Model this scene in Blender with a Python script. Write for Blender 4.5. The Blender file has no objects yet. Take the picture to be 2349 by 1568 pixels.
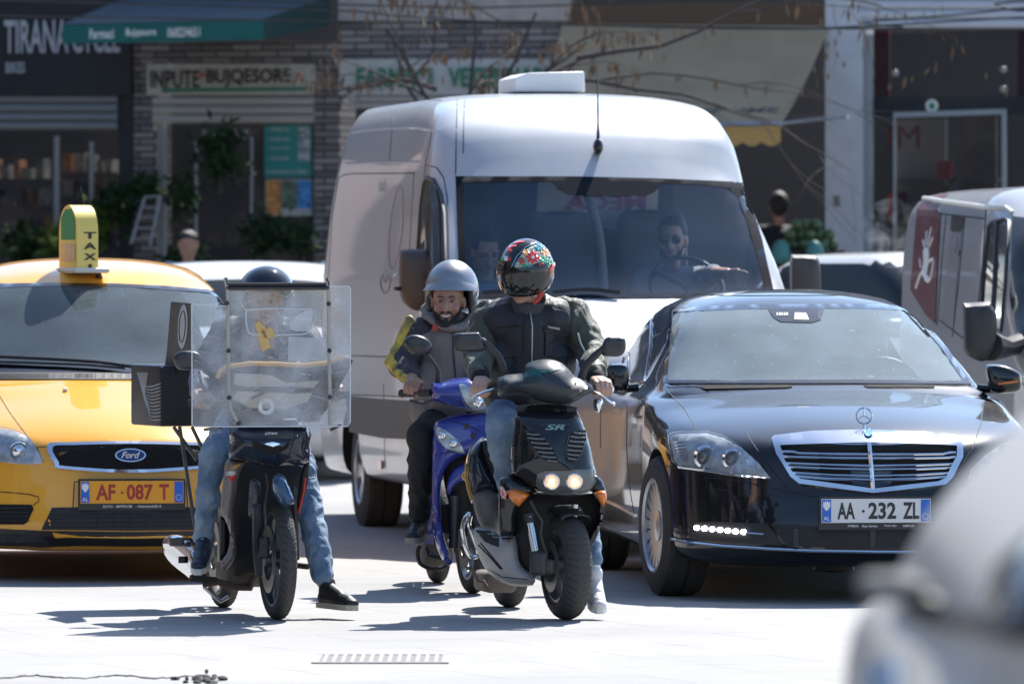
import bpy, bmesh, math, random
import numpy as np
from mathutils import Vector, Matrix, noise
from mathutils.bvhtree import BVHTree
from mathutils.geometry import delaunay_2d_cdt
random.seed(7)
R = math.radians
sc = bpy.context.scene
COL = sc.collection
# ---------------------------------------------------------------- camera, sky, sun, exposure
FPX, CX, CY, CAMZ = 16000.0, 1174.5, 784.0, 1.6      # focal length in photo pixels (2349 wide)
PITCH = math.atan(164 / FPX)
cd = bpy.data.cameras.new('camera'); cam = bpy.data.objects.new('camera', cd); COL.objects.link(cam)
cam.location = (0, 0, CAMZ); cam.rotation_euler = (R(90) - PITCH, 0, 0)
cd.sensor_width = 36; cd.lens = FPX / 2349 * 36; cd.clip_end = 3000; cd.clip_start = 0.5
cd.dof.use_dof = True; cd.dof.focus_distance = 32.6; cd.dof.aperture_fstop = cd.lens / 1000 / 0.047
sc.camera = cam
SUN_EL, SUN_AZ = 50, 25                                # azimuth to the right of the view direction
w = bpy.data.worlds.new('World'); sc.world = w; w.use_nodes = True
nt = w.node_tree; sky = nt.nodes.new('ShaderNodeTexSky'); sky.sky_type = 'NISHITA'; sky.sun_disc = False
sky.sun_elevation = R(SUN_EL); sky.sun_rotation = R(SUN_AZ); sky.altitude = 100; sky.dust_density = .5; sky.ozone_density = 2.3
bg = nt.nodes['Background']; nt.links.new(sky.outputs[0], bg.inputs[0]); bg.inputs[1].default_value = 0.12
sd = bpy.data.lights.new('sun', 'SUN'); sun = bpy.data.objects.new('sun', sd); COL.objects.link(sun)
sd.energy = 5.0; sd.angle = R(0.5); sd.color = (1, .97, .92)
sv = Vector((math.sin(R(SUN_AZ)) * math.cos(R(SUN_EL)), math.cos(R(SUN_AZ)) * math.cos(R(SUN_EL)), math.sin(R(SUN_EL))))
sun.rotation_euler = sv.to_track_quat('Z', 'Y').to_euler(); sun.location = (20, 60, 60)
sc.view_settings.view_transform = 'Standard'; sc.view_settings.look = 'None'
sc.view_settings.exposure = .96; sc.view_settings.gamma = 1
sc.cycles.max_bounces = 8; sc.cycles.transparent_max_bounces = 16; sc.cycles.caustics_reflective = False
sc.cycles.sample_clamp_indirect = 6

# ---------------------------------------------------------------- projection helpers
CAM = Vector((0, 0, CAMZ))
cp, sp_ = math.cos(PITCH), math.sin(PITCH)
def ray(px, py):
    dx, dz = (px - CX) / FPX, -(py - CY) / FPX
    return Vector((dx, cp + dz * sp_, dz * cp - sp_))
def P(px, py, Y):
    d = ray(px, py); return CAM + d * (Y / d.y)
class Fr:
    """vehicle frame: x across (to the right seen from the front), y towards the rear, z up"""
    def __init__(s, x, y, yaw, z=0):
        s.o = Vector((x, y, z)); a = R(yaw)
        s.ex = Vector((math.cos(a), math.sin(a), 0)); s.ey = Vector((-math.sin(a), math.cos(a), 0)); s.ez = Vector((0, 0, 1))
    def W(s, x, y, z): return s.o + s.ex * x + s.ey * y + s.ez * z
    def D(s, x, y, z): return s.ex * x + s.ey * y + s.ez * z
    def L(s, p): q = p - s.o; return Vector((q.dot(s.ex), q.dot(s.ey), q.z))
    def PY(s, px, py, yl):            # point on local plane y = yl seen at px,py
        d = ray(px, py); return CAM + d * ((s.o + s.ey * yl - CAM).dot(s.ey) / d.dot(s.ey))
    def PX(s, px, py, xl):            # point on local plane x = xl
        d = ray(px, py); return CAM + d * ((s.o + s.ex * xl - CAM).dot(s.ex) / d.dot(s.ex))

# ---------------------------------------------------------------- materials
MATS = {}
def mat(name, col=(), rough=.5, metal=0, **k):
    return MATS[name] if name in MATS else mat_(name, col, rough, metal, **k)
def mat_(name, col, rough=.5, metal=0, coat=0, var=.0, vscale=8, bump=0, bscale=60, dirt=0, dirtcol=(.30, .27, .23), emit=0, spec=.5, sheen=0, col2=None, alpha=None, trans=0):
    if name in MATS: return MATS[name]
    m = bpy.data.materials.new(name); m.use_nodes = True; n = m.node_tree.nodes; l = m.node_tree.links
    b = n['Principled BSDF']; c4 = (*col, 1)
    b.inputs['Base Color'].default_value = c4; b.inputs['Roughness'].default_value = rough; b.inputs['Metallic'].default_value = metal
    b.inputs['Coat Weight'].default_value = coat; b.inputs['Coat Roughness'].default_value = .03; b.inputs['Specular IOR Level'].default_value = spec if coat < .8 or metal else .12
    b.inputs['Transmission Weight'].default_value = trans
    if sheen: b.inputs['Sheen Weight'].default_value = sheen
    if alpha is not None: b.inputs['Alpha'].default_value = alpha
    if emit: b.inputs['Emission Color'].default_value = c4; b.inputs['Emission Strength'].default_value = emit
    tc = n.new('ShaderNodeTexCoord'); src = None
    def nz(scale, det=4):
        t = n.new('ShaderNodeTexNoise'); t.inputs['Scale'].default_value = scale; t.inputs['Detail'].default_value = det
        l.new(tc.outputs['Object'], t.inputs['Vector']); return t
    if var or col2:
        t = nz(vscale); r = n.new('ShaderNodeMapRange'); r.inputs[1].default_value = .35; r.inputs[2].default_value = .65
        l.new(t.outputs[0], r.inputs[0])
        x = n.new('ShaderNodeMix'); x.data_type = 'RGBA'; l.new(r.outputs[0], x.inputs[0])
        a = col2 if col2 else tuple(min(1, c * (1 - var)) for c in col); z = col if col2 else tuple(min(1, c * (1 + var)) for c in col)
        x.inputs[6].default_value = (*z, 1); x.inputs[7].default_value = (*a, 1); src = x.outputs[2]
    if dirt:
        t = nz(3.5, 8); r = n.new('ShaderNodeMapRange'); r.inputs[1].default_value = .42; r.inputs[2].default_value = .8; r.inputs[4].default_value = dirt * 1.6
        r.inputs[3].default_value = dirt * .35
        l.new(t.outputs[0], r.inputs[0]); x = n.new('ShaderNodeMix'); x.data_type = 'RGBA'; l.new(r.outputs[0], x.inputs[0])
        if src: l.new(src, x.inputs[6])
        else: x.inputs[6].default_value = c4
        x.inputs[7].default_value = (*dirtcol, 1); src = x.outputs[2]
        rr = n.new('ShaderNodeMath'); rr.operation = 'MULTIPLY_ADD'; l.new(r.outputs[0], rr.inputs[0]); rr.inputs[1].default_value = .6; rr.inputs[2].default_value = rough
        l.new(rr.outputs[0], b.inputs['Roughness'])
        if coat:
            cr = n.new('ShaderNodeMath'); cr.operation = 'MULTIPLY_ADD'; l.new(r.outputs[0], cr.inputs[0]); cr.inputs[1].default_value = -.8; cr.inputs[2].default_value = coat; cr.use_clamp = True
            l.new(cr.outputs[0], b.inputs['Coat Weight'])
    if src: l.new(src, b.inputs['Base Color'])
    if bump:
        t = nz(bscale, 5); bp = n.new('ShaderNodeBump'); bp.inputs['Strength'].default_value = bump; bp.inputs['Distance'].default_value = .01
        l.new(t.outputs[0], bp.inputs['Height']); l.new(bp.outputs[0], b.inputs['Normal'])
    MATS[name] = m; return m
def glassmat(name, tint, dust_haze=.08, dust_hazecol=(.75, .78, .8), rough=.02, ns=2.5, k0=.5, k1=1.6):  # diffuse veil
    m = bpy.data.materials.new(name); m.use_nodes = True; n = m.node_tree.nodes; l = m.node_tree.links; n.remove(n['Principled BSDF'])
    out = n['Material Output']; tr = n.new('ShaderNodeBsdfTransparent'); tr.inputs[0].default_value = (*tint, 1)
    gl = n.new('ShaderNodeBsdfGlossy'); gl.inputs['Roughness'].default_value = rough
    fr = n.new('ShaderNodeLayerWeight'); fr.inputs[0].default_value = .22
    fm = n.new('ShaderNodeMath'); fm.operation = 'MULTIPLY_ADD'; l.new(fr.outputs['Fresnel'], fm.inputs[0]); fm.inputs[1].default_value = .9; fm.inputs[2].default_value = .04
    mx = n.new('ShaderNodeMixShader'); l.new(fm.outputs[0], mx.inputs[0]); l.new(tr.outputs[0], mx.inputs[1]); l.new(gl.outputs[0], mx.inputs[2])
    df = n.new('ShaderNodeBsdfDiffuse'); df.inputs[0].default_value = (*dust_hazecol, 1)
    tc = n.new('ShaderNodeTexCoord'); t = n.new('ShaderNodeTexNoise'); t.inputs['Scale'].default_value = ns; t.inputs['Detail'].default_value = 4 if ns < 3 else 10; t.inputs['Roughness'].default_value = .5
    l.new(tc.outputs['Object'], t.inputs['Vector']); r = n.new('ShaderNodeMapRange'); r.inputs[1].default_value = .3; r.inputs[2].default_value = .75
    r.inputs[3].default_value = dust_haze * k0; r.inputs[4].default_value = dust_haze * k1; l.new(t.outputs[0], r.inputs[0])
    v = n.new('ShaderNodeTexVoronoi'); v.inputs['Scale'].default_value = 22; l.new(tc.outputs['Object'], v.inputs['Vector'])
    lt = n.new('ShaderNodeMath'); lt.operation = 'LESS_THAN'; l.new(v.outputs['Distance'], lt.inputs[0]); lt.inputs[1].default_value = .07
    ad = n.new('ShaderNodeMath'); ad.operation = 'MULTIPLY_ADD'; l.new(lt.outputs[0], ad.inputs[0]); ad.inputs[1].default_value = dust_haze * 1.5; l.new(r.outputs[0], ad.inputs[2]); ad.use_clamp = True
    m2 = n.new('ShaderNodeMixShader'); l.new(ad.outputs[0], m2.inputs[0]); l.new(mx.outputs[0], m2.inputs[1]); l.new(df.outputs[0], m2.inputs[2])
    l.new(m2.outputs[0], out.inputs[0]); MATS[name] = m; return m
M = dict(
    black=mat('black_plastic', (.018, .018, .02), .45, dirt=.06), rubber=mat('rubber', (.022, .021, .021), .8, dirt=.28, bump=.3, bscale=40, dirtcol=(.16, .14, .12)),
    chrome=mat('chrome', (.75, .77, .8), .1, 1), steel=mat('steel', (.5, .5, .5), .35, 1, dirt=.1), alloy=mat('alloy', (.55, .56, .58), .3, .85, dirt=.12),
    dark=mat('dark_void', (.008, .008, .009), .9), seam=mat('seam_black', (.01, .01, .012), .7),
    white=mat('white_paint', (.8, .8, .78), .4), red=mat('red_plastic', (.55, .03, .02), .3), orange=mat('amber_lens', (.75, .2, .03), .15, coat=.6),
    skin=mat('skin_light', (.50, .30, .22), .5, var=.08, vscale=30), skin_d=mat('skin_tan', (.36, .19, .125), .48, var=.1, vscale=30),
    glass=glassmat('glass_clear', (.72, .8, .84), .06), glass_van=glassmat('glass_van', (.86, .93, .98), .055, (.14, .30, .55)), glass_dk=glassmat('glass_dark', (.22, .25, .26), .08),  # van glass: the blue veil colour paints in the reflected sky
    glass_car=glassmat('glass_dusty', (.70, .80, .84), .24, (.66, .80, .86), .02, 2.5, .75, 1.2), lens=glassmat('lens_clear', (.85, .88, .9), .1),
    hair=mat('hair_black', (.012, .01, .009), .5, bump=.8, bscale=200), jeans=mat('denim', (.10, .17, .27), .85, col2=(.27, .36, .45), vscale=7, bump=.5, bscale=70),
    tint=mat('black_gloss', (.006, .006, .007), .08, coat=1), ivory=mat('offwhite', (.72, .7, .64), .5),
)
# ---------------------------------------------------------------- scene objects
WL = {}
def tag(o, label=None, cat=None, group=None, kind=None):
    if label: o['label'] = label
    if cat: o['category'] = cat
    if group: o['group'] = group
    if kind: o['kind'] = kind
    return o
def thing(name, loc, label, cat, group=None):
    o = bpy.data.objects.new(name, None); COL.objects.link(o); o.location = loc; o.empty_display_size = .2
    WL[o] = Vector(loc); return tag(o, label, cat, group)
def link(name, me, m, parent=None, smooth=35):
    o = bpy.data.objects.new(name, me); COL.objects.link(o)
    for x in (m if isinstance(m, (list, tuple)) else [m]): me.materials.append(x)
    if smooth:
        for p in me.polygons: p.use_smooth = True
        if smooth < 180: me.set_sharp_from_angle(angle=R(smooth))
    if parent is not None:
        o.parent = parent; WL[o] = WL[parent]; me.transform(Matrix.Translation(-WL[parent]))
    else: WL[o] = Vector((0, 0, 0))
    return o
def pol(a, b, n):  # interpolate list
    return [a + (b - a) * i / (n - 1) for i in range(n)]
class MB:
    def __init__(s): s.v = []; s.f = []; s.m = []
    def add(s, vs, fs, mi=0):
        k = len(s.v); s.v += [Vector(v) for v in vs]; s.f += [tuple(i + k for i in f) for f in fs]; s.m += [mi] * len(fs); return s
    def box(s, c, size, rot=None, mi=0, fr=None, taper=None):
        sx, sy, sz = (q / 2 for q in size); vs = []
        for z in (-1, 1):
            t = taper if (taper and z > 0) else 1
            for x, y in ((-1, -1), (1, -1), (1, 1), (-1, 1)): vs.append(Vector((x * sx * t, y * sy * t, z * sz)))
        if rot is not None: vs = [rot @ v for v in vs]
        if fr: vs = [fr.D(*v) for v in vs]
        c = Vector(c)
        return s.add([v + c for v in vs], [(0, 3, 2, 1), (4, 5, 6, 7), (0, 1, 5, 4), (1, 2, 6, 5), (2, 3, 7, 6), (3, 0, 4, 7)], mi)
    def tube(s, pts, rad, n=8, mi=0, caps=True, flat=1.0, up=None):
        pts = [Vector(p) for p in pts]; rs = rad if isinstance(rad, (list, tuple)) else [rad] * len(pts); vs = []; prev = None
        for i, p in enumerate(pts):
            t = (pts[min(i + 1, len(pts) - 1)] - pts[max(i - 1, 0)]).normalized()
            if prev is None: a = (up or (Vector((0, 0, 1)) if abs(t.z) < .9 else Vector((1, 0, 0)))); u = t.cross(a).normalized()
            else: u = (prev - t * prev.dot(t)).normalized()
            prev = u; v2 = t.cross(u)
            for k in range(n):
                an = 2 * math.pi * k / n; vs.append(p + (u * math.cos(an) + v2 * math.sin(an) * flat) * rs[i])
        fs = [(i * n + k, i * n + (k + 1) % n, (i + 1) * n + (k + 1) % n, (i + 1) * n + k) for i in range(len(pts) - 1) for k in range(n)]
        if caps: fs += [tuple(range(n - 1, -1, -1)), tuple(range((len(pts) - 1) * n, len(pts) * n))]
        return s.add(vs, fs, mi)
    def caps(s, a, ra, b, rb, n=14):       # tapered capsule with round ends
        a, b = Vector(a), Vector(b); t = (b - a); L = t.length; t = t.normalized() if L > 1e-6 else Vector((0, 0, 1)); pts = []; rs = []
        for i in range(5): an = math.pi / 2 * (1 - i / 5 * .98); pts.append(a - t * ra * math.sin(an)); rs.append(max(ra * math.cos(an), ra * .05))
        pts.append(a); rs.append(ra); pts.append(b); rs.append(rb)
        for i in range(1, 6): an = math.pi / 2 * (i / 5 * .98); pts.append(b + t * rb * math.sin(an)); rs.append(max(rb * math.cos(an), rb * .05))
        if L < 1e-6: pts = pts[:6] + pts[7:]; rs = rs[:6] + rs[7:]
        return s.tube(pts, rs, n)
    def ell(s, c, r, rot=None, n=20, m=12, mi=0, cut=None):
        c = Vector(c); r = (r, r, r) if isinstance(r, (int, float)) else r; vs = []; fs = []
        for i in range(m + 1):
            th = math.pi * i / m
            for k in range(n):
                ph = 2 * math.pi * k / n; v = Vector((r[0] * math.sin(th) * math.cos(ph), r[1] * math.sin(th) * math.sin(ph), r[2] * math.cos(th)))
                if rot is not None: v = rot @ v
                vs.append(c + v)
        for i in range(m):
            for k in range(n):
                q = (i * n + k, (i + 1) * n + k, (i + 1) * n + (k + 1) % n, i * n + (k + 1) % n); fs.append(q)
        s.add(vs, fs, mi); return s
    def lathe(s, c, ax, prof, n=40, mi=0, closed=True):   # prof: (radius, axial)
        c, ax = Vector(c), Vector(ax).normalized(); a = Vector((0, 0, 1)) if abs(ax.z) < .9 else Vector((1, 0, 0)); u = ax.cross(a).normalized(); v2 = ax.cross(u)
        vs = [c + ax * h + (u * math.cos(2 * math.pi * k / n) + v2 * math.sin(2 * math.pi * k / n)) * max(r, 1e-4) for r, h in prof for k in range(n)]; m = len(prof)
        fs = [(i * n + k, i * n + (k + 1) % n, ((i + 1) % m) * n + (k + 1) % n, ((i + 1) % m) * n + k) for i in range(m if closed else m - 1) for k in range(n)]
        return s.add(vs, fs, mi)
    def prism(s, pts, vec, mi=0):
        n = len(pts); pts = [Vector(p) for p in pts]; vec = Vector(vec)
        return s.add(pts + [p + vec for p in pts], [tuple(range(n)), tuple(range(2 * n - 1, n - 1, -1))] + [(i, i + n, (i + 1) % n + n, (i + 1) % n) for i in range(n)], mi)
    def mesh(s, name='m', fix=True):
        me = bpy.data.meshes.new(name); me.from_pydata([tuple(v) for v in s.v], [], s.f); me.polygons.foreach_set('material_index', s.m)
        if fix:
            b = bmesh.new(); b.from_mesh(me); bmesh.ops.remove_doubles(b, verts=b.verts, dist=1e-5); bmesh.ops.recalc_face_normals(b, faces=b.faces); b.to_mesh(me); b.free()
        return me
    def build(s, name, m, parent=None, smooth=35, fix=True):
        if name in SPLIT:
            r = [link(name, q.mesh(name, fix), m, parent, smooth) for q in s.islands()]
            return r[0]
        return link(name, s.mesh(name, fix), m, parent, smooth)
    def islands(s):
        up = list(range(len(s.v)))
        def find(i):
            while up[i] != i: up[i] = up[up[i]]; i = up[i]
            return i
        for f in s.f:
            a = find(f[0])
            for i in f[1:]: up[find(i)] = a
        g = {}
        for f, m in zip(s.f, s.m): g.setdefault(find(f[0]), []).append((f, m))
        out = []
        for fs in g.values():
            used = sorted({i for f, _ in fs for i in f}); mp = {i: k for k, i in enumerate(used)}; q = MB(); q.v = [s.v[i] for i in used]; q.f = [tuple(mp[i] for i in f) for f, _ in fs]; q.m = [m for _, m in fs]; out.append(q)
        return out
SPLIT = {'knit_cuff', 'lamp_ring', 'projector_lens', 'blue_band', 'grille_strut', 'window_frame', 'daytime_led', 'bulb_reflector', 'bolt', 'map_light', 'eye', 'iris', 'eyebrow', 'lamp_reflector', 'pocket', 'denim_tear', 'grille_bar', 'shelf', 'bonnet_vent', 'wiper_arm', 'bumper_slot', 'sensor_window'}
def remesh(mb, vox, sm=4, fac=.5):
    me = mb.mesh(); o = bpy.data.objects.new('t', me); COL.objects.link(o)
    r = o.modifiers.new('r', 'REMESH'); r.mode = 'VOXEL'; r.voxel_size = vox
    if sm: q = o.modifiers.new('s', 'SMOOTH'); q.iterations = sm; q.factor = fac
    dg = bpy.context.evaluated_depsgraph_get(); out = bpy.data.meshes.new_from_object(o.evaluated_get(dg)); bpy.data.objects.remove(o); return out
def wrinkle(me, amp, sc_=6, stretch=(1, 1, 1)):
    for v, n in [(v, v.normal.copy()) for v in me.vertices]:
        q = Vector((v.co.x * stretch[0], v.co.y * stretch[1], v.co.z * stretch[2])) * sc_
        v.co += n * amp * (1 - 2 * abs(noise.noise(q)) - .45 + .5 * noise.noise(q * 2.3))
    return me
def boolean(me, cutters):
    o = bpy.data.objects.new('t', me); COL.objects.link(o); tmp = [o]
    for c in cutters:
        q = bpy.data.objects.new('c', c); COL.objects.link(q); tmp.append(q); b = o.modifiers.new('b', 'BOOLEAN'); b.operation = 'DIFFERENCE'; b.object = q; b.solver = 'EXACT'; b.material_mode = 'TRANSFER'
    dg = bpy.context.evaluated_depsgraph_get(); out = bpy.data.meshes.new_from_object(o.evaluated_get(dg))
    for q in tmp: bpy.data.objects.remove(q)
    return out
def inside(p, poly):
    c = False; n = len(poly)
    for i in range(n):
        a, b = poly[i], poly[(i + 1) % n]
        if (a[1] > p[1]) != (b[1] > p[1]) and p[0] < (b[0] - a[0]) * (p[1] - a[1]) / (b[1] - a[1]) + a[0]: c = not c
    return c
def dens(pts, step, closed=True):
    out = []; n = len(pts)
    for i in range(n if closed else n - 1):
        a, b = pts[i], pts[(i + 1) % n]; k = max(1, int(math.hypot(b[0] - a[0], b[1] - a[1]) / step))
        out += [(a[0] + (b[0] - a[0]) * j / k, a[1] + (b[1] - a[1]) * j / k) for j in range(k)]
    if not closed: out.append(tuple(pts[-1]))
    return out
def spl(pts, closed=True, k=4):        # Catmull-Rom rounding of a 2D outline
    n = len(pts); out = []
    for i in range(n if closed else n - 1):
        g = (lambda j: pts[j % n]) if closed else (lambda j: pts[max(0, min(n - 1, j))])
        p0, p1, p2, p3 = g(i - 1), g(i), g(i + 1), g(i + 2)
        for j in range(k):
            t = j / k; out.append(tuple(.5 * (2 * p1[q] + (p2[q] - p0[q]) * t + (2 * p0[q] - 5 * p1[q] + 4 * p2[q] - p3[q]) * t * t + (3 * p1[q] - p0[q] - 3 * p2[q] + p3[q]) * t ** 3) for q in range(len(p1))))
    if not closed: out.append(tuple(pts[-1]))
    return out
def shot(bvh, px, py, last=None):
    d = ray(px, py).normalized(); h = bvh.ray_cast(CAM, d)
    if h[0] is None:
        h = bvh.find_nearest(CAM + d * (last or 36))
    return h[0], h[1]
def patch(bvh, poly, off=.004, thick=.0, step=14, holes=(), mb=None, mi=0, Y=None, avg=True):
    """outline given in photo pixels laid onto a body's surface, off metres proud of it"""
    mb = mb or MB(); o = dens(poly, step); pts = [Vector(p) for p in o]; loops = [list(range(len(o)))]
    for hh in holes:
        k = len(pts); q = dens(hh, step); pts += [Vector(p) for p in q]; loops.append(list(range(k, k + len(q))))
    ne = [(L[i], L[(i + 1) % len(L)]) for L in loops for i in range(len(L))]
    xs = [p[0] for p in o]; ys = [p[1] for p in o]; x = min(xs) + step * .6
    while x < max(xs):
        y = min(ys) + step * .6
        while y < max(ys):
            if inside((x, y), poly) and not any(inside((x, y), hh) for hh in holes) and min((x - p.x) ** 2 + (y - p.y) ** 2 for p in pts[:sum(len(L) for L in loops)]) > (step * .45) ** 2: pts.append(Vector((x, y)))
            y += step
        x += step
    v2, e, f, *_ = delaunay_2d_cdt(pts, ne, [], 1 if not holes else 0, 1e-4)
    f = [t for t in f if inside(tuple((v2[t[0]] + v2[t[1]] + v2[t[2]]) / 3), poly) and not any(inside(tuple((v2[t[0]] + v2[t[1]] + v2[t[2]]) / 3), hh) for hh in holes)]
    loc = []; nrm = []; last = Y
    if last is None:
        for v in v2:
            h = bvh.ray_cast(CAM, ray(*v).normalized())
            if h[0] is not None: last = (h[0] - CAM).length; break
    for v in v2:
        a, b = shot(bvh, v.x, v.y, last); last = (a - CAM).length; b = Vector(b)
        if b.dot(a - CAM) > 0: b = -b
        loc.append(a); nrm.append(b)
    k = len(loc); used = sorted({i for t in f for i in t}); ec = {}
    for t in f:
        for a, b in ((t[0], t[1]), (t[1], t[2]), (t[2], t[0])): ec[(a, b)] = ec.get((a, b), 0) + 1
    fr_ = [loc[i] + nrm[i] * off for i in range(k)]
    if thick:
        bk = [loc[i] + nrm[i] * (off - thick) for i in range(k)]; rim = [(a, b, b + k, a + k) for (a, b) in ec if (b, a) not in ec]
        mb.add(fr_ + bk, [tuple(t) for t in f] + rim, mi)
    else: mb.add(fr_, [tuple(t) for t in f], mi)
    return mb
def seam(bvh, pts, r=.004, off=0, mb=None, step=12, n=6, mi=0, closed=False):
    mb = mb or MB(); q = dens(pts, step, closed); last = None; ps = []
    if closed: q.append(q[0])
    for x, y in q:
        if bvh.ray_cast(CAM, ray(x, y).normalized())[0] is None: continue
        a, b = shot(bvh, x, y, last)
        last = (a - CAM).length; b = Vector(b)
        if b.dot(a - CAM) > 0: b = -b
        ps.append(a + b * off)
    if len(ps) > 1: mb.tube(ps, r, n, mi)
    return mb
def rect(x0, y0, x1, y1, r=0, k=3):
    if not r: return [(x0, y0), (x1, y0), (x1, y1), (x0, y1)]
    o = []
    for cx, cy, a0 in ((x1 - r, y0 + r, -90), (x1 - r, y1 - r, 0), (x0 + r, y1 - r, 90), (x0 + r, y0 + r, 180)):
        o += [(cx + r * math.cos(R(a0 + 90 * i / k)), cy + r * math.sin(R(a0 + 90 * i / k))) for i in range(k + 1)]
    return o
def circ(cx, cy, rx, ry=None, n=20, rot=0):
    ry = ry or rx; c, s = math.cos(R(rot)), math.sin(R(rot))
    return [(cx + rx * math.cos(2 * math.pi * i / n) * c - ry * math.sin(2 * math.pi * i / n) * s, cy + rx * math.cos(2 * math.pi * i / n) * s + ry * math.sin(2 * math.pi * i / n) * c) for i in range(n)]
def text_mb(s, c, ux, uy, w=None, h=None, bold=.0, extr=.002, mb=None, mi=0, shear=0, bvh=None):
    """lettering centred on c; ux, uy = unit vectors of the writing plane"""
    mb = mb or MB(); cu = bpy.data.curves.new('t', 'FONT'); cu.body = s; cu.size = 1; cu.align_x = 'CENTER'; cu.offset = bold; cu.resolution_u = 3; cu.shear = shear
    o = bpy.data.objects.new('t', cu); COL.objects.link(o); dg = bpy.context.evaluated_depsgraph_get(); me = bpy.data.meshes.new_from_object(o.evaluated_get(dg)); bpy.data.objects.remove(o)
    if not me.vertices: return mb
    xs = [v.co.x for v in me.vertices]; ys = [v.co.y for v in me.vertices]; x0, x1, y0, y1 = min(xs), max(xs), min(ys), max(ys)
    sx = (w / (x1 - x0)) if w else h / (y1 - y0); sy = (h / (y1 - y0)) if h else sx
    c, ux, uy = Vector(c), Vector(ux), Vector(uy); nn = ux.cross(uy).normalized()
    vs = []
    for v in me.vertices:
        q = c + ux * (v.co.x - (x0 + x1) / 2) * sx + uy * (v.co.y - (y0 + y1) / 2) * sy
        if bvh is not None:
            hh = bvh.ray_cast(CAM, (q - CAM).normalized())
            if hh[0] is not None: q = hh[0]
        vs.append(q + nn * extr)
    mb.add(vs, [tuple(p.vertices) for p in me.polygons], mi); return mb
ZU = Vector((0, 0, 1)); XU = Vector((1, 0, 0)); YU = Vector((0, 1, 0))
def pchip(x, y, q):
    x = np.asarray(x, float); y = np.asarray(y, float); h = np.diff(x); d = np.diff(y) / h; m = np.zeros(len(x))
    m[0], m[-1] = d[0], d[-1]
    for i in range(1, len(x) - 1):
        if d[i - 1] * d[i] > 0: w1 = 2 * h[i] + h[i - 1]; w2 = h[i] + 2 * h[i - 1]; m[i] = (w1 + w2) / (w1 / d[i - 1] + w2 / d[i])
    k = np.clip(np.searchsorted(x, q) - 1, 0, len(h) - 1); t = (q - x[k]) / h[k]
    return (1 + 2 * t) * (1 - t) ** 2 * y[k] + t * (1 - t) ** 2 * h[k] * m[k] + t * t * (3 - 2 * t) * y[k + 1] + t * t * (t - 1) * h[k] * m[k + 1]
def hood_st(y, w, zb, zs, zc, cr=.04): return (y, [(0, zb), (w * .9, zb), (w, zb + .1), (w, (zb + zs) / 2 + .03), (w * .99, zs), (w * .93, zs + (zc - zs) * .45), (w * .8, zc - cr), (w * .55, zc - cr * .5), (w * .3, zc - cr * .12), (0, zc)])
def cab_st(y, w, zb, zs, wg, wr, zr, zt): return (y, [(0, zb), (w * .9, zb), (w, zb + .1), (w, (zb + zs) / 2 + .03), (w * .985, zs), (wg, zs + min(.05, max(.004, (zr - zs) * .4))), ((wg + wr) / 2 + .015, (zs + zr) / 2), (wr, zr), (wr * .6, zt - (zt - zr) * .2), (0, zt)])
def loft(fr, st, warp=None, step=.06, sub=2, scale=None, keep=None):
    ys = [s[0] for s in st]; K = len(st[0][1]); q = []
    for i in range(len(ys) - 1):
        n = max(1, int(round((ys[i + 1] - ys[i]) / step))); q += [ys[i] + (ys[i + 1] - ys[i]) * j / n for j in range(n)]
    q.append(ys[-1]); q = np.array(q); W_ = [pchip(ys, [s[1][k][0] for s in st], q) for k in range(K)]; Z_ = [pchip(ys, [s[1][k][1] for s in st], q) for k in range(K)]
    mb = MB(); rings = []
    for i, y in enumerate(q):
        half = [(W_[k][i], Z_[k][i]) for k in range(K)]; loop = half + [(-a, b) for a, b in half[-2:0:-1]]
        for _ in range(sub):
            nl = []
            for j in range(len(loop)):
                a, b = loop[j], loop[(j + 1) % len(loop)]; nl += [(a[0] * .75 + b[0] * .25, a[1] * .75 + b[1] * .25), (a[0] * .25 + b[0] * .75, a[1] * .25 + b[1] * .75)]
            loop = nl
        rings.append([(x, y, z) for x, z in loop])
    n = len(rings[0]); vs = []
    for r in rings:
        for p in r:
            if warp: p = warp(*p)
            vs.append(fr.W(*p))
    fs = [(i * n + k, (i + 1) * n + k, (i + 1) * n + (k + 1) % n, i * n + (k + 1) % n) for i in range(len(rings) - 1) for k in range(n)]
    c0 = len(vs)
    for r, rev in ((rings[0], 0), (rings[-1], 1)):   # caps in concentric steps
        cx, cz = 0, sum(p[2] for p in r) / n; base = (0 if not rev else (len(rings) - 1) * n); prev = list(range(base, base + n))
        for t in (.7, .35):
            k0 = len(vs)
            for p in r:
                pp = (cx + (p[0] - cx) * t, p[1], cz + (p[2] - cz) * t)
                if warp: pp = warp(*pp)
                vs.append(fr.W(*pp))
            cur = list(range(k0, k0 + n)); fs += [(prev[k], prev[(k + 1) % n], cur[(k + 1) % n], cur[k]) for k in range(n)]; prev = cur
        fs.append(tuple(prev))
    mb.add(vs, fs); return mb
def bvh_of(mb_or_me):
    if isinstance(mb_or_me, MB): return BVHTree.FromPolygons([tuple(v) for v in mb_or_me.v], mb_or_me.f)
    return BVHTree.FromPolygons([tuple(v.co) for v in mb_or_me.vertices], [tuple(p.vertices) for p in mb_or_me.polygons])
def px_prism(poly, d0, d1, mi=0):    # solid window cutter: outline in photo pixels between two distances
    mb = MB(); n = len(poly); a = [P(x, y, d0) for x, y in poly]; b = [P(x, y, d1) for x, y in poly]
    mb.add(a + b, [tuple(range(n)), tuple(range(2 * n - 1, n - 1, -1))] + [(i, i + n, (i + 1) % n + n, (i + 1) % n) for i in range(n)]); me = mb.mesh(); me.materials.append(M['dark']); return me
def as_cut(mb, m): me = mb.mesh(); me.materials.append(m); return me
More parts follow.
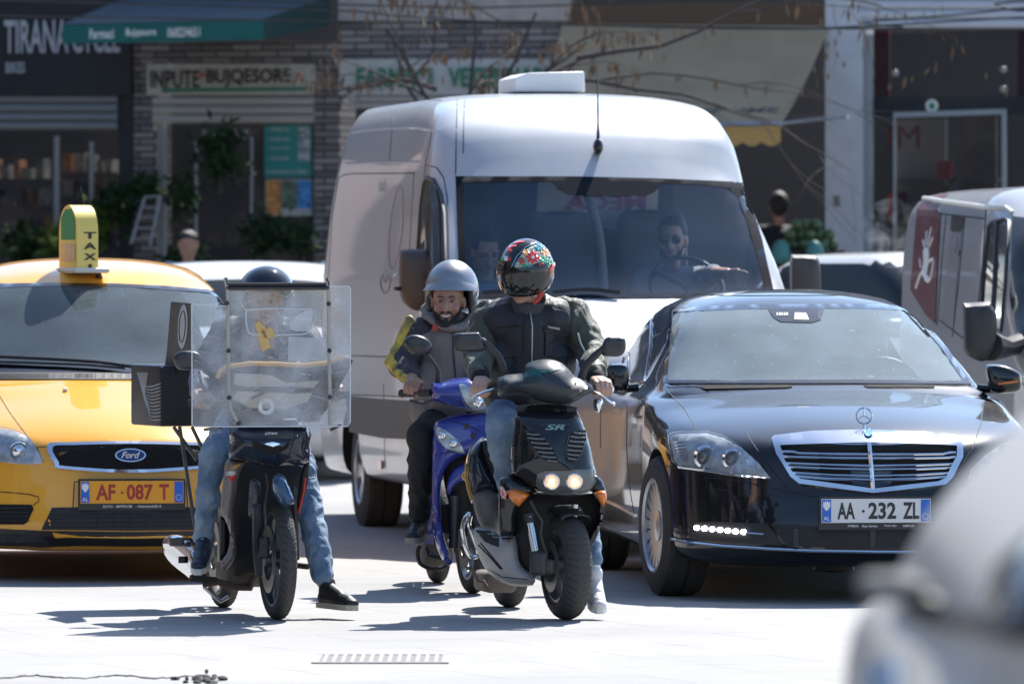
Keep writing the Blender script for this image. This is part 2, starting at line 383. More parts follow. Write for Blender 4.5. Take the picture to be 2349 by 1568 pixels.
def car_wheel(parent, fr, x, y, r, wd, side, rim_r, spokes=10, steer=0, rim_m=None, name='wheel', style='multi'):
    a = R(steer); ax = (fr.ex * math.cos(a) + fr.ey * math.sin(a)) * side; c = fr.W(x, y, r); h = wd / 2
    t = MB(); prof = [(rim_r, -h), (r - .05, -h), (r - .012, -h * .85), (r, -h * .5)]
    for g in (-.3, 0, .3): prof += [(r, g * wd - .008), (r - .008, g * wd - .006), (r - .008, g * wd + .006), (r, g * wd + .008)]
    prof += [(r, h * .5), (r - .012, h * .85), (r - .05, h), (rim_r, h)]
    t.lathe(c, ax, prof, 48); o = t.build(name, M['rubber'], parent)
    m = MB(); m.lathe(c, ax, [(rim_r, -h), (rim_r, h * .96), (rim_r - .012, h), (rim_r - .022, h * .9), (rim_r - .03, -h)], 48)
    u = ax.cross(ZU).normalized(); v2 = ax.cross(u); f = ax * h * .72
    for i in range(spokes):
        an = 2 * math.pi * i / spokes; dd = u * math.cos(an) + v2 * math.sin(an); tt = ax.cross(dd); w1 = .022 if spokes > 7 else .05
        a0 = c + f + dd * .05; a1 = c + f * 1.15 + dd * (rim_r - .015)
        m.add([a0 - tt * .02, a0 + tt * .02, a1 + tt * w1, a1 - tt * w1] + [q - ax * .03 for q in (a0 - tt * .02, a0 + tt * .02, a1 + tt * w1, a1 - tt * w1)], [(0, 1, 2, 3), (4, 7, 6, 5), (0, 4, 5, 1), (1, 5, 6, 2), (2, 6, 7, 3), (3, 7, 4, 0)])
    m.lathe(c, ax, [(.001, h * .4), (.07, h * .4), (.075, h * .78), (.03, h * .86), (.001, h * .86)], 20)
    m.build('rim', rim_m or M['alloy'], o)
    b = MB(); b.lathe(c, ax, [(.001, h * .1), (rim_r * .8, h * .1), (rim_r * .8, h * .2), (.001, h * .2)], 28); b.build('brake_disc', M['steel'], o)
    return o
def plate(parent, bv, c, fr, s1, s2, s3, sub, bg_, fg, w=.53, h=.115, tilt=0):
    """licence plate: bands, letters, holder strip"""
    ux = fr.ex; n = -fr.ey; uy = ZU; root_ = MB().box(c + n * -.012, (w + .02, .016, h + .045), fr=fr).build('number_plate', M['black'], parent, 0)
    MB().box(c + n * .003 + uy * .012, (w, .006, h), fr=fr).build('plate_face', bg_, root_, 0)
    bb = MB()
    for sx in (-1, 1): bb.box(c + ux * sx * (w / 2 - .025) + n * .0065 + uy * .012, (.044, .003, h - .008), fr=fr)
    bb.build('blue_band', mat('plate_blue', (.02, .14, .55), .4), root_, 0)
    t = MB()
    for s, xo, ww in ((s1[0], s1[1], s1[2]), (s2[0], s2[1], s2[2]), (s3[0], s3[1], s3[2])): text_mb(s, c + ux * xo + n * .0065 + uy * .012, ux, uy, ww, h * .70, .03, .001, t)
    t.lathe(c + ux * s1[3] + n * .007 + uy * .01, n, [(.001, 0), (.007, 0), (.007, .001), (.001, .001)], 12)
    t.build('plate_lettering', fg, root_, 0)
    t = MB(); text_mb('AL', c - ux * (w / 2 - .025) + n * .0085 + uy * (-.024), ux, uy, .03, .02, .01, .001, t)
    eg = [(-.004, .05), (0, .04), (.004, .05), (.008, .044), (.006, .036), (.016, .046), (.018, .02), (.011, .008), (.006, .0), (.0, -.005), (-.006, .0), (-.011, .008), (-.018, .02), (-.016, .046), (-.006, .036), (-.008, .044)]
    ec = c - ux * (w / 2 - .025) + n * .0085 + uy * .016; t.add([ec + ux * a + uy * b * .9 for a, b in eg], [tuple(range(len(eg)))])
    t.lathe(c + ux * (w / 2 - .025) + n * .0085 + uy * (-.015), n, [(.013, 0), (.015, 0), (.015, .001), (.013, .001)], 20)
    t.build('band_marks', M['white'], root_, 0)
    t = MB()
    for s, xo, ww, hh in sub: text_mb(s, c + ux * xo + n * -.0035 + uy * (-h / 2 - .0035), ux, uy, ww, hh, .004, .001, t)
    t.build('holder_lettering', M['white'], root_, 0)
    return root_
# ---------------------------------------------------------------- shared vehicle builder
def Zf(sx, sy, k): return lambda *p: [((sx + x / k) / 1.0898, (sy + y / k) / 1.0898) for x, y in p]
z1, z2, z3, z4, z5, z6 = Zf(960, 560, 3.1355), Zf(960, 940, 2.3758), Zf(780, 180, 1.9575), Zf(1480, 680, 1.8231), Zf(1980, 440, 2.6138), Zf(2000, 1100, 2.575)
a1, a2, a3, a4, a5, a6 = Zf(0, 0, 2.3756), Zf(800, 0, 2.3756), Zf(1700, 0, 2.3756), Zf(0, 480, 1.5371), Zf(300, 640, 3.4091), Zf(380, 1000, 2.6125)
def PB(bvh, p, off=0):
    h = shot(bvh, p[0], p[1], 35); n = Vector(h[1]); n = -n if n.dot(h[0] - CAM) > 0 else n
    return Vector(h[0]) + n * off
def make_car(name, label, cat, fr, st, warp, paint, wheels, wr, ww, rim, windows=(), group=None, cabin=True, arch=.05, spokes=10, cab_inset=.05, floor=.35, wd=1.6, rim_m=None, cab_end=None, step=.06, dfront=None):
    root = thing(name, fr.o, label, cat, group); mb = loft(fr, st, warp, step); bv = bvh_of(mb); me = mb.mesh(); me.materials.append(paint); cut = []
    D = M['dark']
    for x, y, s in wheels:
        sg = 1 if x > 0 else -1; c = fr.W(x, y, wr); q = MB(); q.lathe(c, fr.ex * sg, [(.001, -ww - .05), (wr + arch, -ww - .05), (wr + arch, .4), (.001, .4)], 32, closed=False); cut.append(as_cut(q, D))
    if cabin:
        cs = [s for s in st if s[2] == 'c']; inn = []
        for s in cs:
            y, pr = s[0], s[1]; top = pr[9][1] - cab_inset
            inn.append((y, [(0, floor), (pr[1][0] * .85, floor), (pr[2][0] - .1, floor + .05), (pr[2][0] - .09, (floor + pr[4][1]) / 2), (pr[4][0] - .1, pr[4][1] - .03), (pr[5][0] - .06, pr[5][1] - .02), (pr[6][0] - .055, pr[6][1] - .02), (pr[7][0] - cab_inset * 1.3, pr[7][1] - cab_inset * 1.7), (pr[8][0] - .04, pr[8][1] - cab_inset * 1.2), (0, top)]))
        inn = [s for s in inn if s[1][9][1] > floor + .15]
        cut.append(as_cut(loft(fr, inn, warp, .15), M["cabin"]))
        for w_ in windows: cut.append(px_prism(w_, (fr.o.y - 2.0), fr.o.y + wd + 1.5 if dfront is None else dfront))
    if cut: me = boolean(me, cut)
    body = link('body', me, [], root, 40)
    wn = []
    for x, y, s in wheels: wn.append(car_wheel(root, fr, x, y, wr, ww, 1 if x > 0 else -1, rim, spokes, s, rim_m))
    return root, body, bv
def st_h(*a, **k): return hood_st(*a, **k) + ('h',)
def st_c(*a): return cab_st(*a) + ('c',)
M['cabin'] = mat('cabin_lining', (.035, .036, .04), .8)
M['seat'] = mat('seat_fabric', (.07, .072, .08), .85, bump=.3, bscale=120)
def mirror_housing(parent, name, pts_px, Y, depth, m, glassm=None, fr=None):
    """rounded pod: outline in photo pixels at distance Y with a real depth behind it"""
    o = spl(pts_px, True, 3); mb = MB(); c = (sum(p[0] for p in o) / len(o), sum(p[1] for p in o) / len(o)); n = len(o)
    rings = [(.55, -.0 * depth), (.86, .06 * depth), (1.0, .28 * depth), (.98, .7 * depth), (.8, .93 * depth), (.4, depth)]
    for s, dz in rings: mb.v += [P(c[0] + (p[0] - c[0]) * s, c[1] + (p[1] - c[1]) * s, Y + dz) for p in o]
    for i in range(len(rings) - 1): mb.f += [(i * n + k, i * n + (k + 1) % n, (i + 1) * n + (k + 1) % n, (i + 1) * n + k) for k in range(n)]
    mb.f += [tuple(range(n)), tuple(range((len(rings) - 1) * n, len(rings) * n))]; mb.m = [0] * len(mb.f)
    return mb.build(name, m, parent, 50)
def wiper(bv, pts, parent, r=.009, off=.015):
    mb = MB(); seam(bv, pts, r, off, mb); return mb.build('wiper', M['black'], parent)
def seats(parent, fr, ys, xs, z0, h=.62, w=.5, hr=True):
    for y in ys:
        for x in xs:
            b = MB(); b.box(fr.W(x, y + .06, z0 + h / 2), (w, .14, h), Matrix.Rotation(R(-12), 3, 'X'), fr=fr, taper=.85); o = b.build('seat', M['seat'], parent, 60)
            bm_round(o, .05)
            if hr: q = MB(); q.box(fr.W(x, y + .14, z0 + h + .14), (w * .5, .1, .19), fr=fr, taper=.9); hd = q.build('headrest', M['seat'], o, 60); bm_round(hd, .04)
def bm_round(o, wd, seg=3):
    b = bmesh.new(); b.from_mesh(o.data); bmesh.ops.bevel(b, geom=list(b.edges), offset=wd, segments=seg, affect='EDGES', profile=.5, clamp_overlap=True); b.to_mesh(o.data); b.free()
    for p in o.data.polygons: p.use_smooth = True
def rbox(c, size, rad, seg=3, rot=None, fr=None, mb=None, mi=0, taper=None):
    t = MB(); t.box((0, 0, 0), size, taper=taper); b = bmesh.new(); b.from_mesh(t.mesh()); bmesh.ops.bevel(b, geom=list(b.edges), offset=rad, segments=seg, affect='EDGES', profile=.5, clamp_overlap=True)
    b.verts.index_update(); vs = [v.co.copy() for v in b.verts]; fs = [[v.index for v in f.verts] for f in b.faces]; b.free()
    if rot is not None: vs = [rot @ v for v in vs]
    if fr: vs = [fr.D(*v) for v in vs]
    mb = mb or MB(); mb.add([v + Vector(c) for v in vs], fs, mi); return mb

# ---------------------------------------------------------------- black saloon
def build_saloon():
    fr = Fr(1.723, 33.55, 6.0); pt = mat('saloon_paint', (.004, .005, .008), .3, coat=1, dirt=.02, dirtcol=(.2, .19, .17))
    st = [st_h(0, .46, .26, .62, .75, .03), st_h(.05, .62, .2, .64, .78, .03), st_h(.14, .76, .175, .67, .82), st_h(.3, .87, .165, .72, .865, .05), st_h(.55, .92, .165, .78, .91, .05), st_h(.95, .937, .17, .84, .965, .05), st_h(1.28, .937, .17, .90, 1.01, .04),
          st_c(1.36, .937, .17, .93, .86, .78, 1.0, 1.035), st_c(1.75, .937, .17, .95, .83, .72, 1.17, 1.225), st_c(2.15, .937, .17, .95, .83, .64, 1.345, 1.405), st_c(2.4, .937, .17, .95, .82, .60, 1.40, 1.465), st_c(2.9, .937, .17, .96, .82, .60, 1.43, 1.505), st_c(3.5, .937, .17, .97, .81, .59, 1.41, 1.49), st_c(3.95, .935, .18, .98, .79, .58, 1.32, 1.41), st_c(4.4, .93, .2, .98, .78, .62, 1.12, 1.19), 
          st_h(4.62, .92, .22, .97, 1.07, .04), st_h(4.95, .88, .26, .93, 1.04, .04), st_h(5.1, .78, .32, .86, .97, .04)]
    def warp(x, y, z):
        k = max(0, 1 - y / 2.9); y2 = y + .17 * k * (x / .8) ** 2
        if y < .9: y2 += .22 * max(0, z - .5) * (1 - y / .9) - .05 * math.exp(-((z - .3) / .16) ** 2) * (1 - y / .9)
        return x, y2, z
    ws = z4((356, 164), (700, 152), (1200, 147), (1436, 156), (1500, 205), (1620, 350), (1728, 512), (1200, 508), (700, 508), (326, 508), (340, 350))
    wf = z4((243, 165), (272, 188), (264, 350), (240, 500), (172, 508), (168, 370), (200, 245)); wb = z4((10, 340), (60, 262), (120, 205), (226, 156), (172, 290), (140, 415), (22, 425))
    root, body, bv = make_car('black_saloon', 'glossy black luxury saloon with chrome radiator grille at the front of the right-hand queue', 'car', fr, st, warp, pt,
        [(-.83, .90, 6), (.83, .90, 6), (-.82, 3.98, 0), (.82, 3.98, 0)], .345, .235, .235, [ws, wf, wb], arch=.035, spokes=20, wd=2.2)
    patch(bv, ws, .003, .004, 22).build('windscreen', M['glass_car'], root, 60)
    fr_ = MB(); inner = z4((372, 182), (700, 172), (1200, 168), (1420, 176), (1485, 222), (1600, 360), (1690, 497), (1200, 492), (700, 494), (343, 494), (356, 350)); patch(bv, ws, .004, .003, 16, holes=[inner], mb=fr_)
    patch(bv, z4((800, 168), (1058, 168), (1042, 222), (1000, 234), (860, 230), (828, 212)), .0055, .003, 12, mb=fr_); fr_.build('windscreen_border', M['tint'], root, 60)
    mm = MB(); patch(bv, z4((925, 190), (975, 192), (988, 222), (922, 220)), .008, .002, 6, mb=mm); 
    for i in range(5): patch(bv, rect(*z4((842 + i * 11, 190))[0], *z4((848 + i * 11, 202))[0]), .008, .002, 6, mb=mm)
    mm.build('sensor_window', M['ivory'], root, 0)
    patch(bv, wf, .002, .004, 14).build('side_window', M['glass_dk'], root, 60); patch(bv, wb, .002, .004, 14).build('side_window', M['glass_dk'], root, 60)
    ch = MB()
    for q in (wf, wb): seam(bv, q, .005, .004, ch, closed=True)
    ch.build('window_trim', M['tint'], root)
    # headlamp
    for k, hl in enumerate((z4((356, 748), (385, 738), (520, 735), (600, 755), (680, 800), (760, 870), (815, 940), (700, 936), (560, 916), (420, 896), (378, 862)), z4((1715, 945), (1725, 900), (1790, 835), (1860, 790), (1925, 765), (1948, 800), (1935, 850), (1880, 905), (1800, 935)))):
        h = patch(bv, hl, .002, .012, 12).build('headlight', mat('lamp_base', (.62, .67, .70), .28, .2, var=.3, vscale=25), root, 50)
        cs = [(z4((520, 842))[0], 27), (z4((642, 852))[0], 24)] if k == 0 else [(z4((1880, 830))[0], 22)]
        pr = MB(); rg = MB(); br = MB()
        for (c, rr) in cs:
            p = PB(bv, c, .006); n = (-fr.ey).normalized()
            rg.lathe(p, n, [(rr / 476 * .95, -.01), (rr / 476 * 1.02, .006), (rr / 476 * .8, .012), (rr / 476 * .74, -.005)], 28); pr.ell(p, (rr / 476 * .66, .02, rr / 476 * .66))
        rg.build('lamp_ring', M['chrome'], h); pr.build('projector_lens', mat('projector', (.10, .11, .11), .05, .3, coat=1), h)
        if k == 0:
            for i in range(7): seam(bv, z4((378 + i * 4, 775 + i * 14), (430 + i * 2, 772 + i * 15)), .006, .004, br, n=4)
            seam(bv, z4((400, 885), (560, 905), (700, 925), (795, 934)), .009, .005, br, n=5); patch(bv, z4((700, 850), (735, 855), (750, 880), (712, 885)), .008, .003, 8, mb=br)
        else: seam(bv, z4((1740, 925), (1800, 920), (1880, 890)), .007, .005, br, n=5)
        br.build('lamp_reflector', M['chrome'], h)
        patch(bv, hl, .018, .004, 14).build('lamp_cover', M['lens'], h, 60)
    # grille
    go = z4((820, 772), (832, 762), (1000, 742), (1250, 735), (1500, 745), (1668, 765), (1682, 780), (1680, 850), (1640, 935), (1605, 972), (1450, 992), (1280, 1010), (1100, 988), (945, 967), (905, 935), (845, 835))
    gi = z4((860, 803), (1250, 793), (1655, 803), (1650, 845), (1605, 940), (1570, 957), (1280, 990), (950, 945), (920, 922), (880, 860))
    g = patch(bv, go, .024, .03, 16, holes=[gi]).build('grille', M['chrome'], root, 40)
    patch(bv, gi, .006, .004, 20).build('grille_mesh', M['dark'], g, 60)
    bars = MB()
    for y0, y1, y2, xa, xb in ((825, 832, 829, 868, 1648), (843, 850, 846, 872, 1646), (872, 885, 876, 884, 1640), (889, 903, 893, 892, 1634), (915, 934, 917, 906, 1622), (931, 951, 934, 922, 1612)):
        seam(bv, z4((xa, y0), (1070, (y0 + y1) / 2 + 2), (1268, y1), (1460, (y1 + y2) / 2 + 2), (xb, y2)), .0065, .016, bars, n=6)
    seam(bv, z4((1262, 795), (1278, 992)), .011, .018, bars, n=6); bars.build('grille_bar', M['chrome'], g)
    patch(bv, z4((1178, 890), (1365, 890), (1362, 968), (1280, 984), (1185, 966)), .0085, .003, 16).build('radar_cover', mat('radar', (.01, .03, .06), .15, coat=1), g, 0)
    # star on the bonnet
    c = PB(bv, z4((1240, 735))[0]); q = P(*z4((1240, 654))[0], c.y + .03); s = MB(); rr = 36 / 1.8231 / 1.0898 / 476; n = -fr.ey
    s.lathe(q, n, [(rr, -.003), (rr + .0035, 0), (rr, .003), (rr - .0035, 0)], 40)
    for a in (90, 210, 330): s.tube([q, q + (fr.ex * math.cos(R(a)) + ZU * math.sin(R(a))) * rr], [.006, .002], 6)
    s.tube([q - ZU * rr, c + ZU * .0], [.004, .007], 8); s.lathe(c, ZU, [(.001, .01), (.02, .006), (.026, 0), (.001, -.005)], 20, closed=False); s.build('bonnet_star', M['chrome'], root)
    patch(bv, circ(*z4((1258, 752))[0], 10, 9), .03, .004, 6).build('badge', mat('badge_blue', (.15, .3, .5), .2, .8), root, 0)
    # bumper, fogs, seams
    dr = z4((440, 1195), (450, 1160), (475, 1142), (560, 1135), (800, 1146), (872, 1243), (700, 1235), (450, 1215)); f = patch(bv, dr, .003, .003, 14).build('lamp_recess', mat('recess', (.02, .02, .022), .5), root, 0)
    led = MB()
    for i in range(7): p = PB(bv, z4((482 + i * 35, 1164 + i * 3.2))[0], .006); led.ell(p, (.0155, .012, .0125), n=12, m=8)
    led.build('daytime_led', mat('led_white', (1, .98, 1), .3, emit=9), f); seam(bv, z4((700, 1187), (785, 1193)), .005, .006).build('lamp_blade', M['chrome'], f)
    lg = z4((812, 1146), (1030, 1155), (1290, 1162), (1560, 1162), (1760, 1150), (1700, 1250), (1500, 1256), (1200, 1256), (892, 1246)); lm = patch(bv, lg, .003, .003, 20).build('lower_grille', mat('mesh_black', (.012, .012, .013), .5), root, 0)
    ms = MB()
    for i in range(9):
        for j in range(58):
            x0 = 830 + j * 15 + (i % 2) * 7.5; y0 = 1152 + i * 12
            if inside(z4((x0, y0))[0], lg): seam(bv, z4((x0 - 6.5, y0), (x0, y0 - 5), (x0 + 6.5, y0), (x0, y0 + 5), (x0 - 6.5, y0)), .0016, .004, ms, n=3, step=30)
    ms.build('mesh_wire', mat('wire_grey', (.07, .07, .075), .5), lm, 0)
    ls = MB(); 
    for x in (930, 1278): patch(bv, rect(*z4((x - 12, 1168))[0], *z4((x + 12, 1250))[0]), .009, .006, 8, mb=ls)
    ls.build('grille_strut', M['black'], lm, 0)
    seam(bv, z4((363, 1214), (450, 1230), (600, 1246), (800, 1258), (1000, 1266), (1300, 1271), (1560, 1272), (1800, 1262)), .008, .004).build('chrome_lip', M['chrome'], root)
    sm = MB()
    for q in (z4((330, 530), (420, 620), (480, 722)), z4((700, 730), (780, 850), (890, 985)), z4((1788, 570), (1772, 690), (1735, 800), (1690, 870)), z4((330, 880), (600, 935), (830, 985), (1010, 1022), (1290, 1040), (1500, 1020)), z4((515, 935), (600, 940), (625, 993), (530, 985), (515, 935)),
              z4((160, 610), (158, 800), (168, 960), (190, 1090)), z4((40, 620), (38, 800)), z4((345, 525), (700, 514), (1200, 512), (1740, 520))): seam(bv, q, .0028, -.0005, sm)
    sm.build('panel_gap', M['seam'], root)
    seam(bv, z4((70, 1046), (130, 1072), (196, 1108)), .009, .004).build('sill_trim', M['chrome'], root)
    vt = MB(); patch(bv, z4((470, 522), (520, 517), (900, 516), (912, 524), (880, 528), (520, 534)), .004, .003, 14, mb=vt); patch(bv, z4((1238, 520), (1260, 515), (1560, 520), (1560, 528), (1260, 526)), .004, .003, 14, mb=vt); vt.build('bonnet_vent', M['dark'], root, 0)
    seam(bv, z4((450, 95), (470, 104), (700, 107), (1100, 106), (1255, 104), (1275, 94), (1200, 84), (900, 80), (600, 82), (450, 95)), .003, 0).build('sunroof_seal', M['seam'], root)
    patch(bv, circ(*z4((1590, 1068))[0], 9, 8), .004, .003, 5).build('parking_sensor', M['tint'], root, 0)
    c = PB(bv, z4((1288, 1105))[0], .04); plate(root, bv, c, fr, ('AA', -.145, .085, -.062), ('232', .03, .135, 0), ('ZL', .17, .08, 0), [('PITMAN', -.11, .05, .011), ('Auto Service', -.03, .075, .012), ('Tirane (AL)', .07, .06, .012), ('0685532', .16, .055, .011)], mat('plate_white', (.72, .72, .7), .4), M['black'])
    # mirrors
    o = mirror_housing(root, 'door_mirror', z4((50, 432), (70, 418), (140, 415), (165, 430), (170, 480), (160, 540), (110, 545), (50, 540)), 34.9, .17, pt); MB().tube([P(1400, 893, 35.0), P(1462, 888, 35.05)], [.02, .025], 8).build('mirror_arm', pt, o)
    seam_ = MB(); seam_.tube([P(2290, 880, 34.98), P(2335, 874, 34.98)], .006, 6); o = mirror_housing(root, 'door_mirror', z4((1792, 440), (1805, 420), (1880, 424), (1945, 455), (1958, 490), (1950, 540), (1880, 552), (1820, 545), (1800, 490)), 35.0, .17, pt); seam_.build('turn_signal', M['orange'], o)
    MB().tube([P(2245, 890, 35.15), P(2290, 893, 35.1)], [.025, .02], 8).build('mirror_arm', pt, o)
    # cabin
    d = MB(); rbox(fr.W(0, 1.72, .93), (1.4, .5, .16), .05, fr=fr, mb=d); d.build('dashboard', mat('dash_grey', (.16, .17, .18), .7), root, 60)
    hump = MB(); hump.ell(fr.W(.38, 1.62, 1.0), (.24, .12, .07)); hump.build('instrument_binnacle', mat('dash_grey', (), 0), root)
    sw = MB(); sw.lathe(fr.W(.38, 1.95, .98), fr.D(0, -1, .45), [(.18, 0), (.19, .01), (.2, 0), (.19, -.01)], 30); sw.build('steering_wheel', M['black'], root)
    seats(root, fr, (2.45, 3.4), (-.38, .38), .5, .55)
    MB().lathe(fr.W(-.1, .5, .16), ZU, [(.001, .05), (.09, .04), (.1, -.02), (.001, -.035)], 16, closed=False).build('tow_cover', M['black'], root)
    return fr, bv
# ---------------------------------------------------------------- yellow taxi
def build_taxi():
    fr = Fr(-1.96, 35.75, 8.0); pt = mat('taxi_paint', (.90, .42, .04), .3, coat=1, dirt=.04, dirtcol=(.5, .42, .3))
    st = [st_h(0, .42, .22, .56, .70, .03), st_h(.05, .58, .17, .6, .74, .03), st_h(.16, .74, .16, .66, .80), st_h(.36, .86, .155, .75, .87, .05), st_h(.7, .905, .155, .84, .95, .05), st_h(1.05, .915, .155, .91, 1.03, .04),
          st_c(1.15, .918, .155, .95, .85, .80, 1.02, 1.06), st_c(1.6, .918, .155, .98, .84, .755, 1.25, 1.31), st_c(2.02, .918, .155, .98, .83, .69, 1.46, 1.53), st_c(2.25, .918, .155, .98, .82, .665, 1.53, 1.605), st_c(2.9, .915, .155, .99, .82, .65, 1.59, 1.675), st_c(3.5, .91, .16, 1.0, .82, .64, 1.58, 1.665), st_c(4.0, .90, .18, 1.02, .80, .62, 1.44, 1.53), 
          st_c(4.3, .88, .22, 1.02, .78, .66, 1.15, 1.22), st_h(4.4, .8, .3, .9, 1.05)]
    def warp(x, y, z):
        k = max(0, 1 - y / 2.9); y2 = y + .2 * k * (x / .8) ** 2
        if y < .9: y2 += .25 * max(0, z - .5) * (1 - y / .9) - .05 * math.exp(-((z - .3) / .15) ** 2) * (1 - y / .9)
        return x, y2, z
    ws = a4((-175, 365), (-60, 354), (200, 350), (450, 353), (640, 362), (800, 376), (862, 384), (912, 480), (968, 600), (1005, 690), (700, 698), (370, 695), (0, 690), (-285, 690), (-250, 560))
    wf = a4((955, 470), (985, 500), (1060, 640), (1010, 640)); win = [ws]
    root, body, bv = make_car('yellow_taxi', 'yellow taxi with lit-up arched roof sign standing on the left behind the delivery moped', 'taxi', fr, st, warp, pt,
        [(-.8, .86, 0), (.8, .86, 0), (-.8, 3.5, 0), (.8, 3.5, 0)], .315, .21, .21, win, arch=.035, spokes=9, wd=2.4)
    root['label'] = 'yellow taxi with an arched roof sign standing behind the delivery moped'
    patch(bv, ws, .003, .004, 24).build('windscreen', glassmat('glass_taxi', (.74, .82, .86), .10, (.6, .74, .8), .02, 2.5, .7, 1.3), root, 60)
    b = MB(); inn = a4((-155, 378), (200, 362), (450, 364), (800, 388), (850, 396), (900, 500), (985, 672), (700, 668), (370, 663), (0, 660), (-262, 662)); patch(bv, ws, .004, .003, 18, holes=[inn], mb=b); b.build('windscreen_border', M['tint'], root, 60)
    cw = patch(bv, a4((-285, 692), (0, 693), (370, 697), (700, 700), (1008, 692), (1000, 722), (700, 722), (370, 722), (0, 720), (-290, 716)), .006, .008, 18).build('cowl', M['black'], root, 0)
    vv = MB()
    for i in range(60):
        x = -60 + i * 7
        if not 190 < x < 285: seam(bv, a4((x, 702), (x, 716)), .0022, .008, vv, n=4)
    vv.build('vent_slot', M['dark'], cw, 0)
    wp = MB(); seam(bv, a4((-120, 640), (0, 650), (200, 660), (380, 672), (505, 690)), .010, .03, wp); seam(bv, a4((-60, 662), (120, 668), (330, 676), (480, 690)), .007, .02, wp); wp.build('wiper', M['black'], root)
    wp = MB(); seam(bv, a4((505, 688), (700, 690), (940, 680)), .010, .03, wp); wp.build('wiper', M['black'], root)
    # grille
    go = spl(a4((183, 976), (260, 968), (500, 964), (740, 968), (817, 976), (788, 1046), (762, 1064), (500, 1080), (238, 1064), (212, 1046)), True, 3); gi = spl(a4((205, 984), (280, 978), (500, 974), (720, 978), (795, 984), (772, 1040), (748, 1054), (500, 1068), (252, 1054), (228, 1040)), True, 3)
    g = patch(bv, go, .014, .02, 12, holes=[gi]).build('grille', M['chrome'], root, 40); patch(bv, gi, .004, .003, 16).build('grille_mesh', M['dark'], g, 60)
    ms = MB()
    for i in range(11):
        for j in range(44):
            x0 = 210 + j * 14 + (i % 2) * 7; y0 = 980 + i * 9
            if inside(a4((x0, y0))[0], gi): seam(bv, a4((x0 - 6.5, y0), (x0, y0 - 4.5), (x0 + 6.5, y0), (x0, y0 + 4.5), (x0 - 6.5, y0)), .0022, .006, ms, n=3, step=30)
    ms.build('mesh_wire', mat('wire_dark', (.035, .035, .035), .5), g, 0)
    c = a4((500, 1014))[0]; bd = patch(bv, circ(c[0], c[1], 35, 15.5, 28), .024, .012, 8).build('badge', M['chrome'], g, 40); patch(bv, circ(c[0], c[1], 32, 13, 28), .0265, .004, 8).build('badge_oval', mat('oval_blue', (.012, .03, .14), .15, coat=1), bd, 40)
    text_mb('Ford', PB(bv, c, .029), fr.ex, ZU, .095, .032, .01, .002, shear=.35).build('badge_lettering', M['white'], bd, 0)
    lg = a4((160, 1296), (200, 1212), (500, 1206), (800, 1212), (840, 1296), (500, 1300)); lo = patch(bv, lg, .004, .003, 18).build('lower_grille', mat('mesh_black', (), 0), root, 0)
    sl = MB()
    for k in range(4): y = 1238 + k * 16; seam(bv, a4((195 - k * 7, y), (500, y - 3), (805 + k * 7, y)), .0042, .004, sl, n=5)
    for k in range(9): seam(bv, a4((250 + k * 62, 1228), (246 + k * 63, 1294)), .003, .003, sl, n=4)
    sl.build('grille_bar', M['black'], lo)
    lb = a4((-400, 1290), (0, 1292), (160, 1300), (500, 1304), (840, 1300), (1100, 1292), (1085, 1370), (950, 1398), (500, 1402), (20, 1396), (-330, 1370)); lb_ = patch(bv, lb, .006, .01, 20).build('lower_bumper', M['black'], root, 0); patch(bv, a4((170, 1325), (500, 1330), (830, 1325), (800, 1352), (500, 1356), (200, 1352)), .009, .003, 16).build('bumper_slot', M['dark'], lb_, 0)
    for k in (0, 1):
        X = (lambda *p: a4(*p)) if k == 0 else (lambda *p: a4(*[(1000 - q[0] + 12, q[1] - 2) for q in p][::-1]))
        hl = spl(X((-150, 900), (-60, 896), (0, 908), (60, 920), (112, 948), (150, 1000), (164, 1038), (100, 1045), (0, 1036), (-110, 1010)), True, 2)
        h = patch(bv, hl, .002, .01, 12).build('headlight', mat('lamp_base', (), 0), root, 50)
        c = X((75, 998))[0]; c2 = X((-45, 975))[0]; q = MB(); q.lathe(PB(bv, c, .006), -fr.ey, [(.038, -.01), (.046, .008), (.05, -.005)], 24, closed=False); q.lathe(PB(bv, c2, .006), -fr.ey, [(.05, -.01), (.062, .008), (.066, -.005)], 24, closed=False); q.build('lamp_ring', M['chrome'], h)
        q = MB(); q.ell(PB(bv, c, .006), (.036, .02, .036)); q.ell(PB(bv, c2, .002), (.045, .02, .045)); q.build('bulb_reflector', M['chrome'], h)
        patch(bv, hl, .016, .004, 14).build('lamp_cover', M['lens'], h, 60)
        fo = X((-110, 1195), (0, 1199), (122, 1200), (130, 1216), (105, 1268), (90, 1276), (-80, 1276)); f = patch(bv, fo, .004, .003, 14).build('fog_recess', M['dark'], root, 0)
        q = MB()
        for y in (1216, 1232, 1248, 1262): seam(bv, X((-60, y), (112, y - 2)), .004, .004, q, n=4)
        q.build('recess_bar', M['black'], f); q = MB(); cc = X((-18, 1237))[0]; q.lathe(PB(bv, cc, .0), -fr.ey, [(.001, .012), (.045, .008), (.05, -.01), (.001, -.01)], 20, closed=False); q.build('fog_lamp', M['lens'], f)
    sm = MB()
    for q in (a4((-40, 720), (40, 850), (100, 930), (142, 980), (185, 976)), a4((1045, 720), (960, 850), (900, 930), (860, 980), (817, 976)), a4((0, 1150), (110, 1160), (148, 1170), (150, 1185), (128, 1202)), a4((1000, 1150), (890, 1160), (852, 1170), (850, 1185), (872, 1202)), a4((142, 980), (165, 1038)), a4((860, 980), (846, 1038)), a4((280, 1215), (286, 1112), (420, 1108), (580, 1108), (714, 1112), (722, 1215))): seam(bv, q, .003, -.0005, sm)
    sm.build('panel_gap', M['seam'], root)
